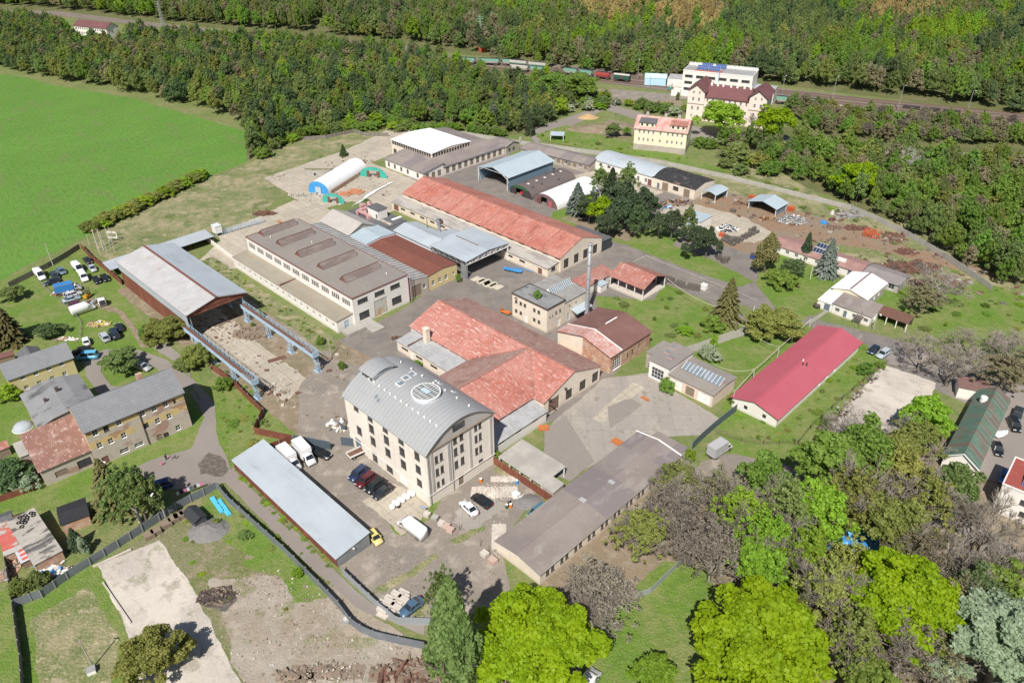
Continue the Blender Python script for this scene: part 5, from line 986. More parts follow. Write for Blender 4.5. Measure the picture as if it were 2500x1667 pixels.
# --- right edge buildings
gr=pxshed('green_roof_hall','long white hall with patchy green and brown pitched roof','C',(680,950),(1075,1000),(1370,360),3.3,gable(3.1,2.4),m_whitew,m_greenroof,axis='v',wins=[('v0',6.6,1.4,2.8,2.0,5,3,'slat')],over=.35,cat='building') if 0 else None
a=G('C',1080,1000,3.3); b=G('C',1375,365,3.3); V=(b-a); GL=V.length; V.normalize(); U=Vector((V.y,-V.x,0)); c0=G('C',705,955,3.0); gw=(a-c0).dot(U)
O=a-U*gw; gh=Bld('green_roof_hall','long white hall with patchy green and brown pitched roof','building',O=(O.x,O.y),ang=math.atan2(U.y,U.x))
gh.vol(.3,gw-.3,.3,GL,gable(3.1,2.3),m_whitew,m_greenroof,axis='v',wins=[('v0',gw*.68,1.5,gw*.34,1.9,5,3,'slat')],over=.35,wth=.3)
mb=MB(); 
for i in range(15):
    v=1.2+i*(GL-2)/15
    if i%4!=3: mb.beam((gw-.0,v,3.2),(gw/2+.3,v+.1,5.55),.1,.05)
gh.part(mb,'roof_battens',mat('pale_battens',(.3,.33,.31),[]))
gh.part(MB().beam((-.1,.0,3.25),(gw/2,.0,5.6),.25,.1).beam((gw/2,0,5.6),(gw+.1,0,3.25),.25,.1),'verge_board',m_whitepaint)
gh.part(MB().tube([(gw*.3,GL-6,4.4),(gw*.3,GL-6,5.6)],[.7,.7],12),'roof_tank',m_whitepaint)
pxshed('brown_roof_annex','flat brown roofed white annex at the far end of the green roofed hall','C',(905,240),(1195,300),(1200,200),3.0,flat(2.9),m_whitew,mat('brown_flat_roof',(.19,.11,.1),[(NZ,1,.5,.65,(.25,.16,.14),.6)]))
a=G('C',1305,1120,6.8); b=G('C',1410,900,6.8); V=(b-a).normalized(); U=Vector((V.y,-V.x,0))
wb=Bld('white_block_with_panels','white block with red roof and blue solar panels at the right edge','building',O=(a.x,a.y),ang=math.atan2(U.y,U.x))
wb.vol(0,13,0,9.5,flat(6.6),m_whitew,mat('plain_red_roof',(.3,.075,.06),[(NZ,.8,.5,.65,(.36,.12,.1),.5)]),over=.15,th=.15,wins=row('v0',[4.0,8.0,12],4.4,1.1,1.2,2,2,'win')+row('v0',[4.6,9.5],1.9,1.1,1.2,2,2,'win'),rimh=.15,rtrim=m_whitepaint)
sp=thing('roof_solar_panels','two tilted blue solar panels on the red roof at the right edge','solar panels',wb.O+U*2.6+V*1.5+Vector((0,0,6.9)),wb.ang)
for k in (0,1): MB().poly([(0,k*3.4,0),(3.6,k*3.4,0),(3.6,k*3.4+2.9,.9),(0,k*3.4+2.9,.9)]).build('panel',m_bluesolar,sp)

# --- far right houses by the station
def farb(c,p0,p1,h,wd,name,label,cat='building'):
    a=G(c,*p0,h); b=G(c,*p1,h); U=b-a; L_=U.length
    bl=Bld(name,label,cat,O=(a.x,a.y),ang=math.atan2(U.y,U.x)); bl.L=L_; return bl
fy=farb('E',(45,745),(775,820),9.0,0,'cream_apartment_house','cream three storey apartment house with faded red roof and two dormers','house')
L_=fy.L; sx=[(p-45)/730*L_ for p in (115,178,240,305,405,505,570,635,700)]
W=row('v0',sx,7.6,.75,1.25,2,2,'ww')+row('v0',sx,4.5,.75,1.25,2,2,'ww')+row('v0',[sx[0]],1.4,.8,.8,1,1,'win')+row('v0',[sx[2]-.3,],1.1,1.6,1.9,1,1,'whitedoor')+row('v0',[sx[3],sx[4]],1.4,.9,1.0,1,1,'ww')+row('v0',sx[5:],1.0,.6,1.7,1,1,'whitedoor')+row('u1',[3,7],6,.75,1.25,2,2,'ww')
fy.vol(.2,L_-.2,.4,12.4,gable(9.1,3.6),m_palewyel,m_faded,over=.5,eover=.4,th=.15,wins=W)
for (s0,s1,rm) in ((1.9,8.4,m_greyroof),(14.7,21.0,m_redrust)):
    mb=MB(); mb.box(s0,s1,1.2,4.6,9.5,11.3,m_palewyel); d_=fy.part(mb,'dormer'); 
    n3=3
    for i in range(n3): w_=s0+(s1-s0)*(i+.5)/n3; MB().box(w_-.45,w_+.45,1.1,1.19,10.1,11.0).build('window',m_glass,d_)
    mb=MB(); mb.poly([(s0-.3,.9,11.35),(s1+.3,.9,11.35),(s1+.3,5.6,12.3),(s0-.3,5.6,12.3)]); mb.poly([(s0-.3,.9,11.25),(s0-.3,5.6,12.2),(s1+.3,5.6,12.2),(s1+.3,.9,11.25)]); mb.build('dormer_roof',rm,d_)
for s_ in (4.0,11.6,17.2): fy.part(MB().box(s_-.6,s_+.6,6,6.9,11.6,14.6,m_conc).box(s_-.7,s_+.7,5.9,7.0,14.601,14.9,m_trim),'chimney')
fy.box('plinth',.15,L_-.1,.32,.395,0,2.5,m_greyw)
st=farb('E',(785,285),(1860,405),11.4,0,'station_building','pale pink station building with maroon roof and two gabled end towers','building')
L_=st.L; tw=L_*.215
W=[]
for o_ in (0,L_-tw):
    for x in (tw*.33,tw*.68): W+=[('v0',x,12.6,.8,1.2,2,2,'ww'),('v0',x,9.6,.9,1.6,2,2,'ww'),('v0',x,5.6,.9,1.6,2,2,'ww'),('v0',x,2.2,.8,1.1,2,2,'ww')]
    st.vol(o_,o_+tw,0,15,gable(13.6,2.9),m_pink,m_maroon,axis='v',over=.8,eover=.9,th=.2,wins=[w_ for w_ in W[-8:]]+[('u1',3,9,.8,1.4,2,2,'ww'),('u1',3,5,.8,1.4,2,2,'ww')],roof='tower_roof',wall='tower_wall')
W=[]
for i in range(8):
    x=(L_-2*tw)*(i+.5)/8; W+=[('v0',x,9.4,.85,1.5,2,2,'ww'),('v0',x,5.4,.85,1.5,2,2,'ww'),('v0',x,2,.85,1.4,2,2,'ww')]
st.vol(tw+.02,L_-tw-.02,1.0,14,gable(11.2,3.9),m_pink,m_maroon,over=.6,eover=0,th=.2,wins=W,skip='u0,u1')
for x in (.25,.33,.4,.5,.58,.67,.75): st.part(MB().box(L_*x-.45,L_*x+.45,6.5,7.3,13.6,16.2),'chimney',m_whitew)
st.part(MB().box(-.06,L_*.215,-.1,-.002,7.4,7.7).box(L_-tw,L_+.06,-.1,-.002,7.4,7.7),'string_course',m_wood)
bw=farb('c',(1708,630),(2330,690),12.5,0,'white_depot_block','big white flat roofed depot block with rows of window bands','building')
L_=bw.L; W=[]
for zz in (10.1,7.0,3.9): 
    for i in range(6): W.append(('v0',L_*(.09+i*.163),zz,L_*.115,1.3,6,1,'win'))
bw.vol(0,L_,0,15,flat(12.5),m_whitew,mat('depot_roof',(.3,.3,.3),[(NZ,.2,.45,.6,(.36,.35,.34),.6)]),over=.1,th=.2,wins=W,rimh=.25,rtrim=m_whitepaint)
bw.part(MB().box(L_*.52,L_*.53,-.25,-.02,0,15),'blue_pipe',m_blue)
mb=MB(); truss(mb,(0,13,0),(L_,13,0),12.9,14.0,26,.18); truss(mb,(0,11.5,0),(L_,11.5,0),12.9,14.0,26,.18); bw.part(mb,'roof_lattice',m_whitepaint)
bw.part(MB().box(L_*.15,L_*.55,1,6.5,12.72,12.76),'red_roof_patch',m_redrust)
for k,(x,y) in enumerate(((.17,4),(.34,4),(.2,9.2),(.4,9.2))):
    o=thing('solar_array',['blue solar array front left on the white depot roof','blue solar array front right on the white depot roof','blue solar array rear left on the white depot roof','blue solar array rear right on the white depot roof'][k],'solar panels',bw.O+Vector((math.cos(bw.ang),math.sin(bw.ang),0))*L_*x+Vector((-math.sin(bw.ang),math.cos(bw.ang),0))*y+Vector((0,0,12.9)),bw.ang,'solar arrays on the white depot')
    MB().poly([(0,0,0),(5.3,0,0),(5.3,2.6,1.6),(0,2.6,1.6)]).build('panel',m_bluesolar,o); MB().beam((0,2.6,1.55),(0,2.6,-.2),.1).beam((5.3,2.6,1.55),(5.3,2.6,-.2),.1).build('frame',m_whitepaint,o)
bw.vol(L_+.05,L_+10.5,3,15,flat(5.6),m_whitew,m_greyslab,over=.1,th=.2,roof='side_roof',wall='side_wall',wins=row('v0',[7],3.4,3,.8,4,1,'win'),rimh=.2)
bw.vol(-4.5,-.05,-2,3,flat(3.2),m_whitew,None,wall='yard_wall')
bb=farb('c',(1365,700),(1555,710),3.6,0,'sky_blue_shed','sky blue shed with pale blue roof left of the white depot','shed')
bb.vol(0,bb.L,0,9,gable(4.0,1.2),mat('sky_blue_wall',(.42,.62,.75),[]),mat('sky_blue_roof',(.5,.68,.8),[]),over=.2,th=.15)
bc=farb('c',(1568,705),(1700,715),3.9,0,'pale_depot_garage','pale grey depot garage between blue shed and white depot','garage')
bc.vol(0,bc.L,0,10,flat(4.2),m_whitew,m_greyslab,over=.1,th=.15,wins=row('v0',[2.2],1.4,2.6,2.2,3,1,'whitedoor'))
fl=farb('a',(655,222),(940,252),7,0,'long_white_farmhouse','long white house with maroon roof by the far road','house')
L_=fl.L
fl.vol(0,L_,0,10,gable(6.8,2.8),m_whitew,m_maroon,over=.5,th=.15,wins=row('v0',lin(2,L_-2,14),5.2,1,1.1,2,1,'win')+row('v0',lin(2,L_-2,14),2.3,1,1.1,2,1,'win')+row('u1',[5],4,1,1.2,2,2,'win'))
cs=opencanopy('garden_canopy','tiny blue roofed garden canopy on the lawn behind the concrete wall',0,5.5,0,4,[(0,2.4),(1,2.7)],m_blueroof,posts=(2,2),skip='v0,u0,u1,v1'); cs.root.location=G('c',525,1255); cs.root.rotation_euler=(0,0,R(-8))
# ------------------------------------------------------------ vegetation
def qmesh(name,c,u,v,m):
    """numpy arrays of card centres and half axes -> one mesh of quads"""
    n=len(c); V=np.empty((n,4,3),np.float32); V[:,0]=c-u-v*.6; V[:,1]=c+u*.8-v; V[:,2]=c+u+v*.6; V[:,3]=c-u*.8+v
    me=bpy.data.meshes.new(name); me.vertices.add(n*4); me.vertices.foreach_set('co',V.reshape(-1))
    me.loops.add(n*4); me.loops.foreach_set('vertex_index',np.arange(n*4,dtype=np.int32))
    me.polygons.add(n); me.polygons.foreach_set('loop_start',np.arange(0,n*4,4,dtype=np.int32)); me.polygons.foreach_set('loop_total',np.full(n,4,np.int32))
    me.materials.append(m); me.update(); me.validate(); return me
def cards(rs,c,nrm,size,elong=1.0,var=.4,spread=.75):
    n=len(c); nn=nrm+rs.normal(0,spread,(n,3)); nn/=np.linalg.norm(nn,axis=1)[:,None]
    t=rs.normal(0,1,(n,3)); u=np.cross(nn,t); u/=np.linalg.norm(u,axis=1)[:,None]; v=np.cross(nn,u)
    s=(size*(1+rs.uniform(-var,var,n)))[:,None]/2
    return c,u*s*elong,v*s
def crown(seed,n,size,rx=4,rz=4,cz=6.0,nb=26,br=.36,inner=.2,squash=1.0,k0=.5,k1=.92,taper=.25,lump=.18):
    rs=np.random.RandomState(seed); d=rs.normal(0,1,(nb,3)); d/=np.linalg.norm(d,axis=1)[:,None]; d[:,2]=np.where(d[:,2]<-.55,-d[:,2],d[:,2])
    k=(rs.uniform(k0**2,k1**2,nb)**.5)[:,None]; ph=rs.uniform(0,6.28,4); az=np.arctan2(d[:,1],d[:,0]); lm=(1+lump*(np.sin(az*2+ph[0])+np.sin(az*3+d[:,2]*3+ph[1])*.8+np.sin(d[:,2]*5+az+ph[2])*.5))[:,None]
    bc=d*k*np.array([rx,rx,rz])*lm; bc[:,:2]*=(1-taper*bc[:,2:3]/rz); bc[:,2]=np.maximum(bc[:,2],-rz*.8); bc=bc+[0,0,cz]; R_=rs.uniform(br*.7,br*1.25,nb)*rx
    w=R_**2; bi=rs.choice(nb,n,p=w/w.sum()); dd=rs.normal(0,1,(n,3)); dd/=np.linalg.norm(dd,axis=1)[:,None]
    fl=(dd[:,2]<-.2)&(rs.rand(n)<.6); dd[fl,2]*=-1
    rr=np.where(rs.rand(n)<inner,rs.uniform(.3,.9,n),rs.uniform(.7,1.22,n))
    c=bc[bi]+dd*rr[:,None]*R_[bi][:,None]*np.array([1,1,squash*min(1.3,rz/rx)])
    return cards(rs,c,dd,size)
def spruce(seed,n,size,r0=3.0,h=10,layers=26,droop=.35,z0=.6):
    rs=np.random.RandomState(seed); C=[];U=[];V=[]
    nbr=layers*11; per=max(3,n//nbr)
    for i in range(nbr):
        t=(i+.5)/nbr; t=t**.85; z=z0+(h-z0)*t; L_=(r0*(1-t)**.85+.12)*rs.uniform(.72,1.12); a=i*2.39996+rs.uniform(-.3,.3)
        s=rs.uniform(.12,1,per); r=L_*s; x=np.cos(a)*r; y=np.sin(a)*r; zz=z-droop*r*s+rs.uniform(-.08,.08,per)
        side=rs.uniform(-1,1,per)*.16*L_*(1.1-s); x+= -np.sin(a)*side; y+=np.cos(a)*side
        C.append(np.stack([x,y,zz],1)); dr=np.array([np.cos(a),np.sin(a),-droop]); dr/=np.linalg.norm(dr)
        wd=np.array([-np.sin(a),np.cos(a),0]); sz=size*(1-.45*t)*rs.uniform(.7,1.2,per)[:,None]
        tl=rs.uniform(-.6,.6,per)[:,None]
        U.append(dr*sz*.75+np.zeros((per,3))); V.append((wd*np.cos(tl)+np.array([0,0,1])*np.sin(tl))*sz*.42)
    return np.concatenate(C),np.concatenate(U),np.concatenate(V)
def branches(seed,h=10,spread=.75,depth=5,n0=4,thin=1.0,rx=None,start=.22):
    """recursive limbs; returns segments (a,b,ra,rb) and tips"""
    rs=random.Random(seed); segs=[]; tips=[]
    def go(p,d,L_,r,k):
        q=p+d*L_; mid=(p+q)/2+Vector((rs.uniform(-1,1),rs.uniform(-1,1),rs.uniform(-.3,.3)))*L_*.06
        segs.append((p,mid,r,r*.86)); segs.append((mid,q,r*.86,r*.7))
        if k==0: tips.append(q); return
        for i in range(rs.choice((2,3,3)) if k>1 else 3):
            ax=Vector((rs.uniform(-1,1),rs.uniform(-1,1),rs.uniform(-.25,.75)))
            nd=(d+ax*spread*rs.uniform(.6,1.15)).normalized(); go(q if i<2 else mid.lerp(q,.4),nd,L_*rs.uniform(.62,.86),r*.62,k-1)
    trunk=Vector((0,0,h*start)); segs.append((Vector((0,0,-.2)),trunk,.034*h,.028*h)); 
    for i in range(n0):
        a=i*6.283/n0+rs.uniform(-.4,.4); go(trunk if i else trunk,Vector((math.cos(a)*spread*.8,math.sin(a)*spread*.8,1)).normalized(),h*.2*rs.uniform(.8,1.15),.015*h,depth)
    return segs,tips
def segmesh(name,segs,m,k=4,minr=0):
    n=len(segs); A=np.array([s_[0] for s_ in segs]);B=np.array([s_[1] for s_ in segs]);ra=np.array([max(minr,s_[2]) for s_ in segs]);rb=np.array([max(minr,s_[3]) for s_ in segs])
    d=B-A; d/=np.linalg.norm(d,axis=1)[:,None]+1e-9; up=np.where(np.abs(d[:,2:3])<.9,[[0,0,1.]],[[1.,0,0]]); x=np.cross(d,up); x/=np.linalg.norm(x,axis=1)[:,None]; y=np.cross(d,x)
    V=np.empty((n,2*k,3),np.float32)
    for j in range(k):
        t=6.2832*j/k; o=x*math.cos(t)+y*math.sin(t); V[:,j]=A+o*ra[:,None]; V[:,k+j]=B+o*rb[:,None]
    base=(np.arange(n)*2*k)[:,None]; F=[]
    for j in range(k): F.append(np.stack([np.full(n,j),np.full(n,(j+1)%k),np.full(n,k+(j+1)%k),np.full(n,k+j)],1)+base)
    F=np.concatenate(F,0).astype(np.int32); nf=len(F)
    me=bpy.data.meshes.new(name); me.vertices.add(n*2*k); me.vertices.foreach_set('co',V.reshape(-1)); me.loops.add(nf*4); me.loops.foreach_set('vertex_index',F.reshape(-1))
    me.polygons.add(nf); me.polygons.foreach_set('loop_start',np.arange(0,nf*4,4,dtype=np.int32)); me.polygons.foreach_set('loop_total',np.full(nf,4,np.int32))
    me.materials.append(m); me.update(); return me
def leafmat(name,c,c2,rough=.55,tr=.45,var=.2):
    if name in('bright','silver'): var=.04
    return mat('leaf_'+name,c,[(NZ,.55,.42,.6,c2,.75),(NZ,2.6,.45,.65,tuple(x*.72 for x in c),.5)],rough=rough,transl=tr,objvar=var,spec=.25)
LM=dict(bright=leafmat('bright',(.33,.47,.012),(.24,.39,.014)),lime=leafmat('lime',(.31,.46,.045),(.25,.4,.04)),green=leafmat('green',(.21,.34,.06),(.27,.40,.08)),
 mid=leafmat('mid',(.22,.30,.09),(.28,.35,.12)),olive=leafmat('olive',(.3,.34,.085),(.36,.38,.11)),brown=leafmat('brown',(.3,.28,.16),(.36,.33,.19)),
 tan=leafmat('tan',(.5,.41,.17),(.58,.48,.21)),silver=leafmat('silver',(.36,.46,.29),(.5,.6,.42)),dark=leafmat('dark',(.13,.2,.08),(.18,.245,.105)),
 conifer=leafmat('conifer',(.055,.082,.04),(.08,.115,.055),tr=.1),blue=leafmat('blue_spruce',(.15,.185,.15),(.23,.26,.22),tr=.1),thuja=leafmat('thuja',(.16,.15,.055),(.21,.19,.08),tr=.1),
 grey=leafmat('grey_twig',(.3,.265,.21),(.37,.33,.27)),blossom=leafmat('blossom',(.33,.4,.22),(.68,.68,.56)))
m_bark=mat('bark',(.13,.105,.085),[(NZ,1.5,.45,.6,(.2,.17,.14),.7,(1,1,.3))]); m_barkpale=mat('pale_bark',(.33,.29,.24),[(NZ,1.2,.45,.6,(.2,.175,.145),.6)]); m_birch=mat('birch_bark',(.55,.52,.48),[(NZ,1.5,.52,.6,(.15,.13,.12),.7)])
SH={
 'hi0':lambda m:qmesh('crown',*crown(1,50000,.2,nb=190,br=.14,k0=.3,k1=1.0,lump=.08,inner=.1),m),'hi1':lambda m:qmesh('crown',*crown(2,50000,.2,nb=180,br=.145,k0=.3,k1=1.0,taper=.45,lump=.08,inner=.1),m),
 'md0':lambda m:qmesh('crown',*crown(3,11000,.3,nb=110,br=.17,k0=.3),m),'md1':lambda m:qmesh('crown',*crown(4,11000,.3,nb=80,br=.2,k0=.3),m),'md2':lambda m:qmesh('crown',*crown(5,10000,.3,nb=130,br=.15,k0=.3),m),
 'lo0':lambda m:qmesh('crown',*crown(6,4600,.38,rz=4.8,cz=5.4,nb=120,br=.14,inner=.4,taper=.45,k0=.3),m),'lo1':lambda m:qmesh('crown',*crown(7,4600,.38,rz=4.8,cz=5.3,nb=90,br=.17,inner=.4,taper=.3,k0=.3),m),
 'lo2':lambda m:qmesh('crown',*crown(8,3000,.36,rx=2.9,rz=5.0,cz=5.2,nb=60,br=.2,inner=.5,taper=.5),m),
 'bush0':lambda m:qmesh('foliage',*crown(9,4200,.42,rz=4.6,cz=4.2,nb=60,br=.2),m),'bush1':lambda m:qmesh('foliage',*crown(10,4200,.42,rz=4.4,cz=4.2,nb=80,br=.18),m),
 'bushhi':lambda m:qmesh('foliage',*crown(19,22000,.24,rz=4.6,cz=4.3,nb=150,br=.15,k0=.4),m),
 'airy0':lambda m:qmesh('crown',*crown(11,7500,.2,nb=210,br=.1,inner=.7,k0=.3,k1=1.0),m),'airy1':lambda m:qmesh('crown',*crown(12,9500,.2,nb=240,br=.1,inner=.7,k0=.3,k1=1.0,taper=.4),m),
 'thin':lambda m:qmesh('crown',*crown(21,3000,.17,nb=200,br=.1,inner=.8,k0=.3,k1=1.0),m),
 'poplar':lambda m:qmesh('crown',*crown(13,42000,.2,rx=1.45,rz=4.9,cz=5.2,nb=260,br=.2,squash=2.4,taper=.5),m),
 'spruce0':lambda m:qmesh('foliage',*spruce(14,11000,.5),m),'spruce1':lambda m:qmesh('foliage',*spruce(15,11000,.45,r0=2.5),m),
 'pine0':lambda m:qmesh('crown',*crown(16,11000,.28,rx=3.6,rz=4.2,cz=5.8,nb=90,br=.17,taper=.5),m),'thuja':lambda m:qmesh('foliage',*crown(17,14000,.28,rx=2.4,rz=5,cz=4.9,nb=110,br=.25,squash=1.5,taper=.45),m),
 'column':lambda m:qmesh('foliage',*crown(18,4000,.4,rx=2.2,rz=5,cz=5,nb=50,br=.3),m),
}
def crownmesh(shape,col): return shared(('C',shape,col),lambda:SH[shape](LM[col]))
_TR={}
def trunkmesh(v,bark):
    def mk():
        segs,_=branches(40+v,10,.75,2,4); return segmesh('trunk',segs,bark,6)
    return shared(('T',v,bark.name),mk)
def baremesh(v,bark,depth=6):
    def mk():
        segs,tips=branches(70+v,10,[.8,.95,.6,.85][v%4],depth,[5,6,5,7][v%4],start=[.22,.16,.3,.1][v%4]); return segmesh('branches',segs,bark,3,minr=.018)
    return shared(('BR',v,bark.name,depth),mk)
SRC={}
NT=[0]
def tree_at(p,shape,col,h,dia,label,name='tree',cat='tree',group=None,bark=None,rz=None,bare=None):
    if shape.startswith('airy') and col in('grey','brown') and bare is not None: shape='thin'
    NT[0]+=1; r=thing(name,label,cat,(p[0],p[1],0),(NT[0]*2.399)%6.283 if rz is None else rz,group)
    sx=dia/8.0; sz=h/10.0; r.scale=(1,1,1)
    bark=bark or m_bark
    if shape.startswith('bush') or shape in('column',): 
        o=link('foliage',crownmesh(shape,col),r,scale=(sx,sx,sz))
        link('stem',shared(('ST',),lambda:MB().tube([(0,0,-.2),(0,0,3),(.3,.1,5)],[.22,.15,.08],6).mesh('stem',m_bark)),r,scale=(sx,sx,sz))
        SRC.setdefault((shape,col),o); return r
    if shape.startswith('spruce') or shape=='thuja': 
        sx=dia/(6.0 if shape=='spruce0' else 5.0)
        link('foliage',crownmesh(shape,col),r,scale=(sx,sx,sz)); link('trunk',shared(('SPT',),lambda:MB().tube([(0,0,-.2),(0,0,5),(0,0,9.8)],[.24,.15,.03],6).mesh('trunk',m_bark)),r,scale=(sx,sx,sz)); return r
    if shape=='poplar': sx=dia/3.6
    if shape=='lo2': sx=dia/6.6
    if bare is not None: link('branches',baremesh(bare,bark),r,scale=(sx,sx,sz))
    elif not shape.startswith('bare'): link('trunk',trunkmesh(NT[0]%3,bark),r,scale=(sx*.8,sx*.8,sz))
    if shape.startswith('bare'): link('branches',baremesh(int(shape[4:] or 0),bark),r,scale=(sx,sx,sz)); return r
    o=link('crown',crownmesh(shape,col),r,scale=(sx,sx,sz)); SRC.setdefault((shape,col),o)
    return r
def tree(c,x,y,dpx,h,shape,col,label,cf=.55,**kw):
    """crown centre at a photo point, real height h"""
    p=G(c,x,y,h*cf); s_=K[c][2]; dist=(p-Vector((0,0,CAM_H))).length; dia=dpx/s_*dist/FPX
    return tree_at(p,shape,col,h,dia,label,**kw)
# near trees along the bottom of the picture
tree('z',1232,1480,265,15,'hi0','bright','huge bright yellow green maple at the bottom centre of the picture')
tree('z',1745,1500,300,17,'hi1','bright','big bright yellow green maple in the lower right with deep shade beside it')
tree('z',2068,1385,230,15,'hi0','bright','round bright yellow green tree right of the biggest maple, pale at one side',rz=2.0)
tree('z',2310,1490,250,15,'hi1','silver','silvery green tree in the bottom right corner')
tree('z',1037,1462,118,24,'poplar','mid','dense columnar poplar at the bottom left of the huge maple',cf=.62)
tree('z',1015,1365,75,12,'airy0','mid','thin pale birch half hidden behind the columnar poplar',bark=m_birch,name='birch_tree')
tree('z',340,1500,135,9,'bushhi','olive','olive yellow bushy tree on the edge of the white concrete pad')
tree('z',1385,1365,175,11,'airy1','grey','bare grey tree with fan of twigs right of the huge maple',bark=m_barkpale,name='bare_tree',bare=3)
tree('z',1330,1390,90,9,'bare0','grey','smaller bare tree squeezed between the huge maple and the fanned bare tree',bark=m_barkpale,name='bare_tree')
PK=[ # x,y,d,h,shape,col,bare,label
 (1470,1230,130,12,'airy0','olive',0,'half bare tree against the end of the long brown roof'),
 (1530,1180,130,13,'airy1','grey',2,'grey brown twiggy tree in front of the middle of the long brown roof'),
 (1560,1110,110,9,'airy0','olive',1,'thin olive tree nearest the gate apron by the long brown roof'),
 (1600,1230,150,14,'airy0','grey',3,'tall grey twiggy tree left of the leaning trunk'),
 (1650,1130,120,12,'airy0','brown',0,'brown twiggy tree below the turning circle'),
 (1700,1190,130,13,'airy1','lime',2,'olive twiggy tree right of the turning circle, lower one'),
 (1640,1270,120,13,'airy0','grey',1,'bare forked tree with a dark crooked trunk'),
 (1760,1110,120,12,'md0','green',None,'fresh green tree at the end of the pale turning circle'),
 (1800,1180,130,15,'airy0','mid',1,'tall greyish tree with bare top branches between two green crowns'),
 (1760,1250,130,13,'airy1','lime',1,'yellow olive tree left of the blue tarpaulins'),
 (1740,1310,120,12,'md2','lime',None,'yellow green tree above the big bright maple'),
 (1850,1290,130,13,'airy1','lime',0,'thin olive tree in front of the white tarpaulin'),
 (1900,1070,150,15,'md2','green',None,'large green tree left of the pair behind the concrete lot'),
 (1990,1060,150,16,'md1','green',None,'large green tree below the pale concrete lot'),
 (2060,1110,150,15,'airy1','olive',1,'broad olive green tree between the green crowns and the white hall'),
 (2120,1160,140,14,'airy1','olive',2,'olive tree leafing thinly beside the white gabled hall'),
 (2190,1130,110,12,'md0','mid',None,'small green tree touching the white gable of the hall'),
 (1960,1160,150,15,'airy1','olive',2,'mid green tree in the middle of the park wood'),
 (2040,1210,140,14,'md2','olive',None,'olive tree above the green tarpaulin'),
 (1880,1180,130,14,'md0','lime',None,'light green tree behind the white tarpaulin'),
 (2130,960,110,10,'md2','lime',None,'bright green tree overlapping the left eaves of the green roofed hall'),
 (2100,1015,110,10,'airy1','olive',1,'small brownish olive tree below the bright one at the green roofed hall'),
 (2060,1050,110,11,'md1','olive',None,'rounded olive tree at the corner of the concrete lot'),
 (1960,985,110,7,'bare1','grey',None,'bare grey bush at the lower edge of the concrete lot'),
 (1890,1370,150,14,'airy1','olive',2,'olive tree right of the big bright maple'),
 (1950,1310,120,13,'airy0','olive',3,'twiggy tree just below the blue tarpaulins'),
 (2110,1290,130,13,'airy1','brown',0,'brownish tree right of the blue tarpaulins'),
 (2200,1280,150,14,'bare0','grey',None,'bare tree with long spreading limbs over the park path'),
 (2270,1220,140,13,'bare2','grey',None,'bare tree left of the white block with panels'),
 (2330,1280,130,14,'bare3','grey',None,'bare tree in front of the white block with panels'),
 (2190,1400,150,13,'airy1','brown',1,'brown twiggy tree between bright tree and silver tree'),
 (2080,1490,150,12,'airy0','grey',2,'grey bare tree below the round bright tree'),
 (1960,1480,130,13,'airy1','olive',0,'olive tree below the gap right of the big bright maple'),
 (2150,1520,130,11,'airy0','brown',3,'reddish twiggy tree left of the silver tree'),
 (2250,1380,120,11,'md1','dark',None,'dark green low tree above the silver tree'),
 (2300,1330,110,10,'bush0','green',None,'dark green shrub mass under the leaning trunks'),
 (1990,1560,120,9,'md2','green',None,'green tree cut by the bottom edge in the lower right'),
 (1500,1560,110,6,'md0','lime',None,'bright green low tree cut by the bottom edge near the path'),
 (2215,1180,90,8,'bare1','grey',None,'brown bare shrub at the corner of the white gabled hall'),
 (1820,1420,90,9,'airy1','olive',2,'thin olive tree behind the top of the big bright maple'),
]
for x,y,d,h,sh_,col,br_,lb in PK: tree('z',x,y,d,h,sh_,col,lb,bare=br_,bark=m_barkpale if (br_ is not None or sh_.startswith('bare')) else None,group='park trees in the lower right',name='bare_tree' if sh_.startswith('bare') else 'tree')
